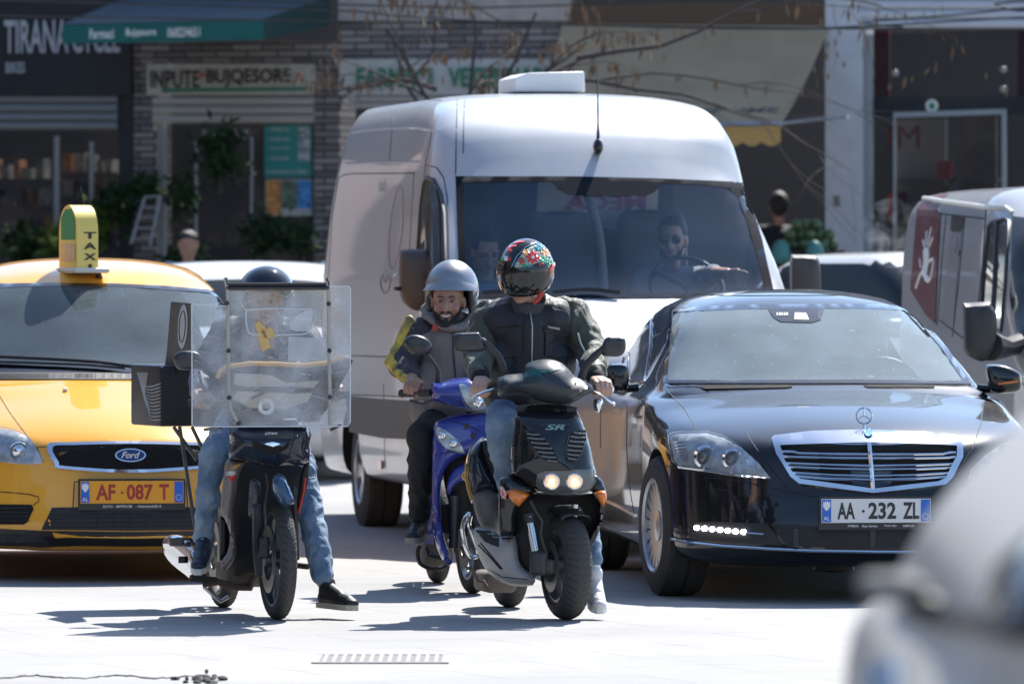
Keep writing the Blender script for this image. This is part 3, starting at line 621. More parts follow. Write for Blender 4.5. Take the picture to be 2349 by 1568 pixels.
    MB().lathe(PB(bv, a4((251, 764))[0]), ZU, [(.001, .02), (.012, .015), (.014, 0)], 12, closed=False).build('washer_jet', M['ivory'], root)
    q = PB(bv, a4((380, 330))[0]); an = MB(); an.lathe(q, ZU, [(.001, .03), (.012, .028), (.022, 0), (.001, 0)], 14, closed=False); an.tube([q + ZU * .02, q + fr.D(-.08, .25, .5)], .0025, 5); an.build('antenna', M['black'], root)
    c = PB(bv, a4((505, 1166))[0], .03); plate(root, bv, c, fr, ('AF', -.135, .1, -.05), ('087', .04, .135, 0), ('T', .165, .05, 0), [('AUTO - IMPERIUM', -.075, .15, .013), ('- Hahnbach/B14', .085, .13, .013)], mat('plate_yellow', (.85, .36, .02), .4), mat('plate_redbrown', (.42, .03, .02), .4))
    # cabin
    q = MB(); rbox(fr.W(0, 1.62, .93), (1.35, .6, .2), .06, fr=fr, mb=q); q.build('dashboard', mat('dash_grey', (), 0), root, 60)
    sw = MB(); sw.lathe(fr.W(.36, 1.95, 1.02), fr.D(0, -1, .5), [(.18, 0), (.19, .01), (.2, 0), (.19, -.01)], 30); sw.build('steering_wheel', M['black'], root)
    seats(root, fr, (2.5,), (-.37, .37), .6, .62); seats(root, fr, (3.4,), (-.42, 0, .42), .6, .5)
    q = MB(); rbox(P(*a4((393, 448))[0], 37.95), (.30, .04, .065), .02, fr=fr, mb=q); q.build('rear_view_mirror', M['black'], root); q = MB()
    for x in (345, 440): rbox(P(*a4((x, 390))[0], 37.9), (.1, .02, .05), .01, fr=fr, mb=q)
    q.build('map_light', M['ivory'], root)
    # roof rails and mirrors
    pm = mirror_housing(root, 'door_mirror', [(700, 835), (715, 825), (735, 828), (742, 850), (735, 872), (708, 874), (698, 858)], 37.1, .12, M['black']); MB().tube([P(690, 878, 37.2), P(722, 872, 37.15)], [.03, .025], 8).build('mirror_arm', M['black'], pm)
    # arched roof sign (a thing of its own: clamped on the roof)
    sc_ = PB(bv, a4((335, 285))[0]); c = P(*a4((337, 280))[0], 37.75); L = .5; H = .325
    fr = Fr(fr.o.x, fr.o.y, 22); s = thing('taxi_sign', c, 'pale yellow arched TAXI sign clamped on the taxi roof', 'sign'); arc = [(0, 0)]
    arc = [(0.0, -.02), (0.0, H * .55)] + [(L / 2 * .62 - L / 2 * .62 * math.cos(R(a)), H * .55 + H * .45 * math.sin(R(a))) for a in range(15, 181, 15)] + [(L * .62, -.02)]
    hw = .06; mb = MB(); mb.prism([c + fr.D(-hw, y, z) for y, z in arc], fr.D(2 * hw, 0, 0)); o = mb.build('sign_shell', mat('sign_yellow', (.86, .66, .14), .35, coat=.4), s, 50)
    t = MB()
    for i, ch in enumerate('TAXI'): text_mb(ch, c + fr.D(.012, -.004, H * .34 - i * .058 + .05), fr.ex, ZU, .072 if ch != 'I' else .02, .036, .03, .001, t)
    t.build('sign_lettering', M['black'], s, 0)
    q = MB(); q.add([c + fr.D(-hw - .003, y, z) for y, z in ((.03, H * .42), (.27, H * .42), (.27, H * .78), (.2, H * .93), (.1, H * .93), (.03, H * .75))], [(0, 1, 2, 3, 4, 5)]); q.build('advert_panel', mat('advert_green', (.02, .22, .07), .5), s, 0)
    q = MB(); q.add([c + fr.D(-hw - .003, y, z) for y, z in ((.03, .02), (.28, .02), (.28, H * .36), (.03, H * .36))], [(0, 1, 2, 3)]); q.build('advert_panel', mat('advert_ochre', (.62, .40, .12), .5, col2=(.55, .5, .42), vscale=40), s, 0)
    q = MB(); rbox(c + fr.D(.02, .2, -.03), (.2, .45, .03), .012, fr=fr, mb=q); q.build('sign_base', M['ivory'], s)
    return fr, bv

# ---------------------------------------------------------------- white van behind
def van_face(x, y, z): return x, y + (.16 * max(0, 1 - y / 3) * (x / .9) ** 2), z
def build_van():
    fr = Fr(.765, 38.9, 9.7); pt = mat('van_paint', (.46, .475, .50), .3, .15, coat=.6, dirt=.10, dirtcol=(.42, .38, .32))
    def boxy(t, mx, mz, cx_, cz):
        y, p, k = t; p = list(p); p[6] = (mx, mz); p[7] = (cx_, cz); p[8] = (cx_ * .72, p[9][1] - (p[9][1] - cz) * .22); return (y, p, k)
    T = lambda y: boxy(st_c(y, 1.03, .3, 1.55, 1.005, .83, 2.42, 2.67), .95, 2.12, .815, 2.60)
    st = [st_h(0, .6, .34, .8, 1.0), st_h(.08, .8, .3, .9, 1.1), st_h(.25, .95, .28, 1.0, 1.22), st_h(.6, 1.01, .28, 1.12, 1.35), st_h(.84, 1.03, .28, 1.22, 1.43),
          st_c(.92, 1.03, .28, 1.25, 1.04, 1.04, 1.42, 1.47), st_c(1.3, 1.03, .28, 1.32, 1.035, 1.0, 1.73, 1.80), st_c(1.66, 1.03, .3, 1.35, 1.02, .945, 2.04, 2.14), st_c(1.78, 1.03, .3, 1.4, 1.01, .905, 2.17, 2.28), boxy(st_c(1.95, 1.03, .3, 1.45, .98, .84, 2.28, 2.44), .955, 1.95, .895, 2.40), boxy(st_c(2.3, 1.03, .3, 1.5, .98, .83, 2.37, 2.575), .955, 2.05, .865, 2.54), boxy(st_c(2.8, 1.03, .3, 1.55, .985, .83, 2.42, 2.65), .955, 2.1, .83, 2.58), T(3.3), T(5.75), st_c(5.88, .97, .3, 1.55, .95, .78, 2.45, 2.6)]
    ws = z3((703, 514), (1000, 512), (1300, 515), (1700, 525), (2104, 542), (2150, 660), (2200, 815), (2262, 1100), (1900, 1108), (1500, 1108), (1150, 1106), (724, 1106), (712, 800))
    wd = z3((566, 516), (598, 530), (634, 600), (648, 700), (655, 935), (640, 1010), (505, 1010), (522, 860), (536, 650), (552, 540))
    root, body, bv = make_car('white_van', 'tall white panel van with a man driving and a woman beside him', 'van', fr, st, van_face, pt,
        [(-.86, .98, 0), (.86, .98, 0), (-.86, 4.45, 0), (.86, 4.45, 0)], .36, .235, .21, [ws, wd], arch=.05, spokes=6, wd=4.4, floor=.7, cab_inset=.09, rim_m=M['alloy'], step=.08)
    patch(bv, ws, .003, .004, 26).build('windscreen', M['glass_van'], root, 60)
    b = MB(); inn = z3((742, 548), (1000, 540), (1182, 541), (1210, 575), (1260, 600), (1330, 607), (1560, 608), (1640, 603), (1680, 580), (1712, 548), (1900, 556), (2040, 572), (2085, 620), (2140, 780), (2190, 960), (2215, 1080), (1500, 1085), (760, 1080), (746, 800)); patch(bv, ws, .004, .003, 20, holes=[inn], mb=b); b.build('windscreen_border', mat('frit', (.012, .014, .02), .9, spec=.08), root, 60)
    patch(bv, wd, .003, .004, 14).build('side_window', M['glass_dk'], root, 60)
    tr = MB(); seam(bv, wd, .012, .003, tr, closed=True); tr.build('window_trim', M['black'], root)
    pil = MB(); patch(bv, z3((578, 560), (612, 575), (628, 660), (632, 1000), (600, 1000), (596, 700)), .012, .006, 12, mb=pil); pil.build('quarter_pillar', M['black'], root, 0)
    sm = MB()
    for q in (z3((556, 455), (610, 468), (645, 520), (662, 620), (668, 760), (672, 1000)), z3((556, 455), (545, 560), (525, 760), (505, 980), (498, 1110)), z3((555, 452), (572, 380), (600, 200)), z3((748, 108), (742, 260), (740, 400)), z3((712, 108), (706, 300), (703, 500)), z3((130, 520), (150, 505), (200, 497), (505, 495)), z3((130, 520), (100, 700), (80, 1000), (78, 1110)),
              z3((410, 160), (395, 240), (380, 440)), z3((500, 496), (488, 700), (470, 1000)), [(800, 815), (1000, 822)], [(803, 905), (1000, 912)], [(880, 880), (883, 1070)], z3((700, 512), (1300, 513), (1700, 523), (2110, 540), (2180, 740), (2265, 1100))): seam(bv, q, .004, -.001, sm)
    sm.build('panel_gap', M['seam'], root)
    cr = MB()
    for q in (z3((172, 302), (300, 282), (500, 272), (625, 292)), z3((125, 452), (300, 442), (535, 440)), z3((175, 200), (260, 150), (420, 138), (630, 140))): seam(bv, q, .012, -.006, cr)
    cr.build('body_swage', pt, root)
    # rubbing strip and sill along the side
    q = MB(); patch(bv, [(796, 908), (880, 915), (1000, 922), (1000, 1010), (880, 1004), (806, 990)], .012, .02, 18, mb=q); ru = q.build('rubbing_strip', mat('strip_grey', (.06, .062, .066), .6, dirt=.12), root, 0)
    q = MB(); patch(bv, [(872, 1056), (880, 1057), (880, 1075), (872, 1074)], .016, .005, 6, mb=q); q.build('side_reflector', M['orange'], ru, 0)
    lg = MB(); e = circ(*z3((414, 760))[0], 14, 95, 40, 6); seam(bv, [p for i, p in enumerate(e) if i < 34 or i > 38], .0035, .001, lg, closed=True); e = spl(z3((338, 1010), (350, 1000), (360, 1030), (372, 1005), (386, 1015), (378, 1060), (360, 1082), (342, 1060)), True, 3); seam(bv, e, .006, .001, lg, closed=True); lg.build('side_logo', mat('logo_mauve', (.22, .12, .15), .5), root)
    text_mb('Loxcafé', P(*z3((345, 550))[0], 42), fr.ey * -1, ZU, .3, .08, .0, .002, bvh=bv).build('faint_lettering', mat('letter_greenish', (.30, .36, .33), .5), root, 0)
    wi = MB(); seam(bv, z3((1180, 1098), (1300, 1085), (1400, 1088), (1505, 1103)), .012, .03, wi); seam(bv, z3((835, 1100), (1000, 1090), (1150, 1098)), .012, .03, wi); wi.build('wiper', M['black'], root)
    # mirrors
    o = mirror_housing(root, 'door_mirror', z3((430, 885), (445, 870), (500, 866), (560, 870), (578, 895), (600, 940), (596, 1010), (570, 1120), (548, 1162), (498, 1164), (450, 1130), (430, 1085), (426, 1000)), 40.2, .2, mat('mirror_shell', (.055, .05, .048), .45, dirt=.15, dirtcol=(.2, .14, .09)))
    MB().tube([P(*z3((408, 1058))[0], 40.2), P(*z3((440, 1062))[0], 40.25)], .012, 8).build('mirror_stub', M['black'], o); MB().tube([P(985, 700, 40.35), P(1022, 706, 40.4)], [.03, .03], 8).build('mirror_arm', M['black'], o)
    o = mirror_housing(root, 'door_mirror', [(1813, 590), (1825, 584), (1865, 586), (1880, 600), (1884, 655), (1880, 690), (1850, 705), (1818, 700), (1812, 650)], 40.2, .2, MATS['mirror_shell']); MB().tube([P(1780, 700, 40.3), P(1822, 695, 40.3)], [.03, .03], 8).build('mirror_arm', M['black'], o)
    # roof box and aerial
    q = MB(); a = fr.W(0, 3.1, 2.64); c = P(1262, 200, a.y); q.prism([c + fr.D(-.215, 0, -.03), c + fr.D(-.215, 0, .055), c + fr.D(-.135, 0, .085), c + fr.D(.21, 0, .095), c + fr.D(.215, 0, -.03)], fr.D(0, .6, 0)); o = q.build('roof_unit', M['white'], root, 30); bm_round(o, .01, 2)
    ab = PB(bv, z3((1400, 395))[0]); q = MB(); q.ell(ab + Vector((0, -.02, .035)), (.03, .045, .05), Matrix.Rotation(R(-30), 3, 'X')); q.tube([ab + Vector((0, -.03, .07)), ab + Vector((0, .02, .16)), P(1371, 165, ab.y + .25)], [.012, .006, .003], 8); q.build('antenna', M['tint'], root)
    # cabin: dash, wheel, seats, bulkhead with a banner, hose
    q = MB(); rbox(fr.W(0, 1.35, 1.28), (1.75, .65, .2), .06, fr=fr, mb=q); q.build('dashboard', mat('dash_black', (.03, .032, .036), .6), root, 60)
    sw = MB(); c = P(*z3((1835, 1055))[0], 40.9); sw.lathe(c, fr.D(0, -1, .7), [(.2, 0), (.215, .014), (.23, 0), (.215, -.014)], 32); 
    for a_ in (0, 120, 240): sw.tube([c, c + fr.D(math.cos(R(a_ - 90)) * .2, .1 * math.sin(R(a_ - 90)), math.sin(R(a_ - 90)) * .18)], .015, 6)
    sw.build('steering_wheel', M['black'], root)
    for px, py in ((1210, 700), (1660, 690)): c = P(*z3((px, py))[0], 42.0); q = MB(); rbox(c - ZU * .38, (.50, .16, .8), .09, fr=fr, mb=q, taper=.82); q.build('seat', M['seat'], root, 60)
    bk = MB(); bk.box(fr.W(0, 3.3, 1.5), (1.55, .03, 1.75), fr=fr); bk.build('bulkhead', mat('bulkhead_grey', (.05, .055, .065), .7), root, 0)
    c = P(*z3((1395, 655))[0], 42.1); q = MB(); q.box(c, (.74, .01, .26), Matrix.Rotation(R(4), 3, 'Y'), fr=fr); bn = q.build('banner', mat('banner_white', (.62, .62, .62), .6), root, 0)
    text_mb('MEGA', c + fr.D(.05, -.012, .02), -fr.ex, ZU, .5, .09, .03, .001).build('banner_lettering', mat('letter_magenta', (.38, .05, .22), .5), bn, 0)
    hs = MB(); pts = spl([P(*z3(p)[0], 41.75) for p in ((1352, 600), (1375, 690), (1402, 800), (1420, 960), (1425, 1080))], False, 12); hs.tube(pts, [.028 + .004 * (i % 2) for i in range(len(pts))], 12); hs.build('corrugated_hose', mat('hose_grey', (.22, .25, .28), .6), root, 180)
    vs_ = MB(); patch(bv, z3((1182, 541), (1710, 541), (1680, 585), (1640, 605), (1560, 609), (1330, 609), (1255, 602), (1205, 575)), .0055, .003, 16, mb=vs_); vs_.build('mirror_surround', mat('frit_dots', (.02, .023, .03), .95, spec=.05), root, 0)
    return fr, bv

# ---------------------------------------------------------------- maroon and white van on the right
def build_van2():
    fr = Fr(4.02, 40.2, 6.6); pt = mat('silver_paint', (.43, .43, .44), .28, coat=.8, dirt=.08, dirtcol=(.5, .45, .4))
    T = lambda y: (y, [*st_c(y, .97, .35, 1.25, .95, .88, 1.96, 2.12)[1][:6], (.945, 1.72), (.885, 2.05), (.6, 2.12), (0, 2.135)], 'c')
    st = [st_h(0, .6, .34, .75, .95), st_h(.1, .85, .3, .85, 1.05), st_h(.4, .95, .3, .98, 1.16), st_h(.75, .965, .3, 1.08, 1.26), st_c(.85, .97, .3, 1.12, .93, .90, 1.26, 1.3), st_c(1.5, .97, .3, 1.2, .94, .86, 1.82, 1.9), st_c(1.75, .97, .32, 1.22, .945, .87, 1.93, 2.04), T(2.3), T(4.9), st_c(5.05, .95, .35, 1.25, .93, .86, 1.93, 2.06)]
    wd = z5((1290, 330), (1310, 305), (1395, 285), (1420, 300), (1400, 700), (1375, 1010), (1235, 1000), (1262, 600)); ws = z5((1440, 262), (1600, 285), (1900, 300), (2000, 900), (1990, 1150), (1480, 1120), (1425, 800))
    root, body, bv = make_car('maroon_striped_van', 'low white van with a maroon rear panel beside the black saloon, at the right edge', 'van', fr, st, van_face, pt, [(-.86, .9, 0), (.86, .9, 0), (-.86, 3.9, 0), (.86, 3.9, 0)], .33, .21, .2, [wd, ws], spokes=6, wd=3.5, floor=.6, cab_inset=.07, step=.08)
    root['label'] = 'low white van with a maroon side panel standing beside the black saloon'
    for w_, nm in ((wd, 'side_window'), (ws, 'windscreen')): patch(bv, w_, .003, .004, 18).build(nm, M['glass_dk'], root, 60)
    tr = MB(); seam(bv, wd, .014, .004, tr, closed=True); seam(bv, z5((1345, 290), (1330, 700), (1310, 1010)), .016, .004, tr); tr.build('window_trim', M['black'], root)
    mr = mat('maroon_vinyl', (.17, .035, .05), .3, coat=.5, dirt=.1); q = MB(); patch(bv, z5((822, 158), (972, 186), (968, 240), (945, 745), (935, 960), (870, 900), (775, 740)), .003, .003, 14, mb=q); patch(bv, z5((835, 128), (870, 100), (1020, 92), (985, 150), (860, 150)), .003, .003, 12, mb=q); vp = q.build('maroon_panel', mr, root, 0)
    sg = MB(); D = z5((878, 460), (900, 480), (900, 560), (885, 640), (905, 670), (885, 690), (865, 660), (850, 640), (865, 560), (862, 490)); patch(bv, D, .007, .002, 6, mb=sg)
    for a, b in (((880, 450), (885, 360)), ((890, 455), (915, 335)), ((900, 465), (925, 400)), ((870, 465), (860, 420)), ((845, 600), (838, 540))): seam(bv, z5(a, b), .007, .004, sg, n=5)
    seam(bv, spl(z5((900, 560), (925, 540), (925, 600), (905, 680), (880, 680), (858, 625), (835, 670), (815, 730)), False, 4), .009, .004, sg); sg.build('hand_emblem', M['white'], vp, 0)
    text_mb('arsimco', P(*z5((860, 705))[0], 44.5), -fr.ey, ZU, .55, .07, .01, .002, bvh=bv).build('panel_lettering', M['white'], vp, 0)
    sm = MB()
    for q in (z5((1010, 255), (985, 500), (965, 760), (950, 980)), z5((975, 240), (960, 500), (940, 960)), z5((1130, 270), (1090, 700), (1050, 1045)), z5((822, 225), (1000, 250), (1255, 278)), z5((830, 152), (1000, 180), (1265, 212), (1420, 215), (1440, 260)), z5((1270, 215), (1245, 600), (1200, 1000)), z5((965, 940), (1120, 1060))): seam(bv, q, .005, 0, sm)
    sm.build('panel_gap', M['seam'], root)
    gt = MB(); seam(bv, z5((805, 140), (830, 145), (1000, 172), (1265, 206), (1400, 212), (1440, 245)), .016, .006, gt); gt.build('roof_gutter', M['ivory'], root)
    q = MB(); patch(bv, z5((1042, 365), (1108, 372), (1060, 950), (985, 930)), .006, .004, 14, mb=q); q.build('door_panel', mat('panel_grey', (.32, .32, .35), .3, coat=.5), root, 0); q = MB(); patch(bv, z5((1048, 262), (1128, 272), (1110, 365), (1042, 360)), .007, .004, 14, mb=q); q.build('smoked_panel', mat('smoked', (.10, .09, .10), .2, coat=.7), root, 0)
    q = MB(); seam(bv, spl(z5((1055, 420), (1085, 400), (1090, 420), (1070, 500), (1085, 480), (1100, 490), (1095, 520)), False, 4), .006, .004, q); q.build('script_mark', mat('mark_grey', (.05, .05, .06), .4), root, 0)
    o = mirror_housing(root, 'door_mirror', z5((1120, 845), (1135, 830), (1280, 822), (1300, 840), (1335, 900), (1335, 1060), (1300, 1160), (1250, 1210), (1180, 1190), (1130, 1150), (1120, 1080)), 40.6, .22, M['black']); MB().tube([P(*z5((1290, 1110))[0], 40.7), P(*z5((1400, 1120))[0], 40.9), P(*z5((1500, 1090))[0], 41.1)], [.09, .055, .06], 10).build('mirror_arm', M['black'], o)
    q = MB(); rbox(fr.W(0, 1.3, 1.05), (1.7, .6, .2), .05, fr=fr, mb=q); q.build('dashboard', M['black'], root); seats(root, fr, (2.2,), (-.5, .5), .75, .65)
    return fr

# ---------------------------------------------------------------- plain cars parked far behind
def split_windows(mb, fr, zlo, zhi, y0, y1, rear=False):
    """faces of the glasshouse become the window part"""
    g = MB(); b = MB(); g.v = mb.v; b.v = mb.v
    for f in mb.f:
        c = sum((mb.v[i] for i in f), Vector()) / len(f); q = fr.L(c); n = (mb.v[f[1]] - mb.v[f[0]]).cross(mb.v[f[2]] - mb.v[f[1]]).normalized() if len(f) > 2 else ZU
        (g if (y0 < q.y < y1 and zlo(q.y) < q.z < zhi(q.y) and abs(n.z) < .9) else b).f.append(f)
    out = []
    for m in (g, b):
        used = sorted({i for f in m.f for i in f}); mp = {i: k for k, i in enumerate(used)}; o = MB(); o.add([m.v[i] for i in used], [tuple(mp[i] for i in f) for f in m.f]); out.append(o)
    return out
def sedan_st(h=1.46, w=.88): 
    k = h / 1.46
    return [st_h(0, .5, .28, .58, .66, .02), st_h(.1, .72, .2, .64, .74), st_h(.35, w - .04, .18, .74, .84), st_h(.8, w, .18, .84, .93), st_h(1.1, w, .18, .9, 1.0), st_c(1.2, w, .18, .92, w - .07, w - .1, 1.0, 1.03), st_c(1.9, w, .18, .95, w - .08, w - .17, 1.34 * k, 1.38 * k), st_c(2.2, w, .18, .95, w - .08, w - .19, 1.42 * k, h), st_c(3.0, w, .18, .96, w - .08, w - .19, 1.42 * k, h - .01), st_c(3.6, w, .2, .97, w - .09, w - .22, 1.22 * k, 1.27 * k), st_h(3.95, w - .02, .22, .95, 1.03), st_h(4.3, w - .1, .3, .85, .95)]
def small_car(name, label, x, y, yaw, col, z=0, h=1.46, group=None, w=.88):
    fr = Fr(x, y, yaw, z); mb = loft(fr, sedan_st(h, w), lambda x, y, z: (x, y + .15 * max(0, 1 - y / 2.6) * (x / .8) ** 2, z), .1); wn, bd = split_windows(mb, fr, lambda y: 1.0, lambda y: h - .1 if y < 3.2 else 1.3, 1.22, 3.75)
    root = thing(name, fr.o, label, 'car', group); bd.build('body', mat('car_' + name + str(round(x)), col, .25, coat=.9, dirt=.08), root, 60); wn.build('windows', mat('far_glass', (.02, .025, .03), .2, spec=.25), root, 60)
    for a, b in ((-.78, .8), (.78, .8), (-.78, 3.4), (.78, 3.4)): car_wheel(root, fr, a, b, .31, .2, 1 if a > 0 else -1, .2, 7)
    bv = bvh_of(mb)
    for s in (-1, 1):
        q = MB(); c = fr.W(s * .62, .2, .68); q.ell(c, (.17, .1, .07), fr_rot(fr)); q.build('headlight', M['lens'], root)
        q = MB(); rbox(fr.W(s * (w + .08), 1.45, 1.0), (.2, .12, .13), .04, fr=fr, mb=q); q.build('door_mirror', M['black'], root)
    q = MB(); q.box(fr.W(0, .03, .5), (.8, .06, .14), fr=fr); q.build('grille', M['dark'], root, 0)
    return root
def fr_rot(fr): return Matrix(((fr.ex.x, fr.ey.x, 0), (fr.ex.y, fr.ey.y, 0), (0, 0, 1)))
def build_far_cars():
    small_car('parked_car', 'white hatchback seen over the delivery rider, its roof just above his helmet', -1.72, 48.0, 5, (.62, .63, .64), .13, 1.54)
    small_car('parked_car', 'dark grey car beyond the yellow taxi roof, in front of the plant shop', -2.9, 52.5, -60, (.04, .045, .055), .3, 1.46)
    small_car('parked_car', 'pale car parked behind the taxi sign', -5.4, 50.0, 6, (.55, .57, .58), .25, 1.5)
    small_car('parked_car', 'cream white saloon behind the gap between the white van and the maroon van', 4.25, 47.6, 33, (.62, .61, .58), .2, 1.54)
    small_car('parked_car', 'grey blue car passing behind the right end of the white van', 1.9, 53.5, -70, (.10, .14, .2), .3, 1.45)
def build_near_car():
    fr = Fr(1.358, 7.3, -1.5); pt = mat('near_paint', (.42, .40, .37), .5)
    N = lambda y, k, h=0: (y, [(0, .3), (.84 * k, .3), (.93 * k, .42), (.95 * k, .8), (.94 * k, 1.07), (.865 * k, 1.16), (.85 * k, 1.255), (.72 * k, 1.39 + h), (.56 * k, 1.53 + h), (0, 1.64 + h)], 'c')
    st = [N(0, .93, -.06), N(.06, .985, -.01), N(.5, 1), N(2.3, 1), (3.1, [(0, .3), (.84, .3), (.93, .42), (.95, .8), (.94, 1.07), (.88, 1.12), (.84, 1.18), (.7, 1.26), (.5, 1.32), (0, 1.36)], 'c'), st_h(3.6, .92, .3, .95, 1.1), st_h(4.2, .86, .35, .85, .98), st_h(4.4, .7, .4, .75, .86)]
    mb = loft(fr, st, None, .08); bv = bvh_of(mb); root = thing('silver_car', fr.o, 'silver car very close to the camera, blurred in the bottom corner of the view', 'car'); mb.build('body', pt, root, 60)
    patch(bv, [(2290, 1300), (2480, 1130), (2700, 1050), (2700, 1480), (2500, 1450), (2270, 1405)], .004, .004, 40).build('rear_window', M['tint'], root, 60)
    patch(bv, [(2060, 1392), (2120, 1392), (2400, 1440), (2700, 1470), (2700, 1500), (2350, 1475), (2080, 1425)], .006, .004, 40).build('waist_trim', M['black'], root, 60)
    q = MB(); c = P(2028, 1345, 8.6); rbox(c, (.06, .1, .03), .014, mb=q); q.ell(c + Vector((.02, 0, 0)), (.035, .05, .018)); o = q.build('door_mirror', mat('mirror_matt', (.16, .16, .16), .8), root); q = MB(); q.tube([c + Vector((.03, 0, -.015)), c + Vector((.09, 0, -.04))], [.016, .02], 10); q.build('mirror_arm', M['black'], o)
    patch(bv, [(1990, 1530), (2060, 1510), (2060, 1640), (1970, 1650)], .003, .003, 30).build('bluish_highlight', mat('highlight_bluish', (.12, .25, .42), .4), root, 60)  # bluish highlight low on the body, painted as a colour patch
    for a, b in ((-.82, .8), (.82, .8), (-.82, 3.5), (.82, 3.5)): car_wheel(root, fr, a, b, .34, .22, 1 if a > 0 else -1, .22, 7)
# ---------------------------------------------------------------- people
def pillow(out, Y, bulge=.04, back=.06, tilt=(0, 0), dm=None, step=10, mb=None, mi=0, smooth=0):
    """a rounded shell: outline seen in photo pixels, standing at distance Y, bulging forward and closed behind"""
    mb = mb or MB(); o = dens(out, step); xs = [p[0] for p in o]; ys = [p[1] for p in o]; cx, cy = (min(xs) + max(xs)) / 2, (min(ys) + max(ys)) / 2
    dm = dm or min(max(xs) - min(xs), max(ys) - min(ys)) * .5; A = np.array(o); pts = [Vector(p) for p in o]; nb = len(o)
    x = min(xs) + step * .5
    while x < max(xs):
        y = min(ys) + step * .5
        while y < max(ys):
            if inside((x, y), o) and np.min((A[:, 0] - x) ** 2 + (A[:, 1] - y) ** 2) > (step * .4) ** 2: pts.append(Vector((x, y)))
            y += step
        x += step
    v2, e, f, *_ = delaunay_2d_cdt(pts, [(i, (i + 1) % nb) for i in range(nb)], [], 1, 1e-4); B = np.roll(A, -1, axis=0); S = B - A; L2 = (S ** 2).sum(1) + 1e-9
    def dist(p): t = np.clip(((p - A) * S).sum(1) / L2, 0, 1); return math.sqrt(((A + S * t[:, None] - p) ** 2).sum(1).min())
    fv = []; bv = []
    for v in v2:
        d = min(1, dist(np.array((v.x, v.y))) / dm); h = math.sqrt(max(0, 1 - (1 - d) ** 2)) * bulge; Yb = Y + tilt[0] * (v.x - cx) / 100 + tilt[1] * (v.y - cy) / 100
        fv.append(P(v.x, v.y, Yb - h)); q = P(v.x, v.y, Yb - h); bv.append(q + Vector((0, back + h * .6, 0)))
    k = len(v2); ec = {}
    for t in f:
        for i in range(len(t)): ec[(t[i], t[(i + 1) % len(t)])] = 1
    mb.add(fv + bv, [tuple(t) for t in f] + [tuple(i + k for i in t[::-1]) for t in f] + [(a, b, b + k, a + k) for (a, b) in ec if (b, a) not in ec], mi); return mb
def arc_pts(c, u, v, r, a0, a1, n): return [c + (u * math.cos(R(a)) + v * math.sin(R(a))) * r for a in pol(a0, a1, n)]
def hand_on_grip(mb, wrist, grip, gd, r=.018, thumb=1, sc_=1.0, up=None):
    """palm behind the grip, four fingers over it and down in front, thumb below and inside"""
    gd = gd.normalized(); up = up or ZU; up = (up - gd * up.dot(gd)).normalized(); fw = gd.cross(up).normalized()
    if fw.y > 0: fw = -fw
    ks = []
    for i, (o, ln, fr_) in enumerate(((-.030, .92, .0098), (-.0105, 1.0, .0102), (.0095, .96, .0100), (.028, .82, .0088))):
        c = grip + gd * o * thumb * sc_; q = [c - fw * .010 + up * .040 * ln, c + fw * .016 + up * .035 * ln, c + fw * .034 + up * .010, c + fw * .030 - up * .018 * ln, c + fw * .010 - up * .028 * ln]
        for a, b in zip(q, q[1:]): mb.caps(a, fr_ * sc_, b, fr_ * .93 * sc_, 10)
        mb.ell(q[1], fr_ * 1.12 * sc_, n=10, m=6)
        ks.append(q[0]); mb.caps(wrist + (q[0] - wrist) * .25 + gd * o * thumb * .35, .015 * sc_, q[0], .0125 * sc_, 10)
    t0 = wrist + (grip - wrist) * .35 - gd * .026 * thumb; t1 = grip - gd * .046 * thumb - fw * .004 + up * .006; t2 = grip - gd * .048 * thumb + fw * .022 - up * .010; t3 = grip - gd * .036 * thumb + fw * .032 - up * .022
    for a, b, r0, r1 in ((t0, t1, .015, .0125), (t1, t2, .0125, .011), (t2, t3, .011, .0095)): mb.caps(a, r0 * sc_, b, r1 * sc_, 10)
    mb.caps(wrist, .024 * sc_, wrist + (grip - wrist) * .3, .025 * sc_, 12)
def frame_of(fwd, up=ZU):
    f = fwd.normalized(); x = up.cross(f).normalized() * -1; u = x.cross(f).normalized(); 
    if u.dot(up) < 0: u = -u
    return x, f, u        # x to the image right for a face looking at the camera
def head_caps(mb, c, fwd, s=1.0, beard=False, up=ZU):
    x, f, u = frame_of(fwd, up); W = lambda a, b, d: c + (x * a + f * b + u * d) * s; Rm = Matrix((x, f, u)).transposed()
    E = lambda a, b, d, r: mb.ell(W(a, b, d), tuple(q * s for q in r), Rm, 18, 12)
    E(0, -.012, .035, (.076, .094, .088)); E(0, .012, -.02, (.064, .076, .085)); E(0, .038, -.075, (.045, .042, .036)); E(0, .062, -.092, (.024, .02, .02))
    for k in (-1, 1):
        E(k * .038, .055, -.03, (.026, .024, .026)); E(k * .05, .01, -.06, (.02, .04, .03)); E(k * .031, .074, .022, (.024, .012, .009)); E(k * .078, -.008, -.006, (.012, .022, .032))
        E(k * .014, .087, -.037, (.011, .012, .009))
    mb.caps(W(0, .082, .018), .010 * s, W(0, .106, -.034), .0150 * s, 10); E(0, .082, -.054, (.026, .012, .007)); E(0, .080, -.068, (.023, .012, .008))
    return W, Rm
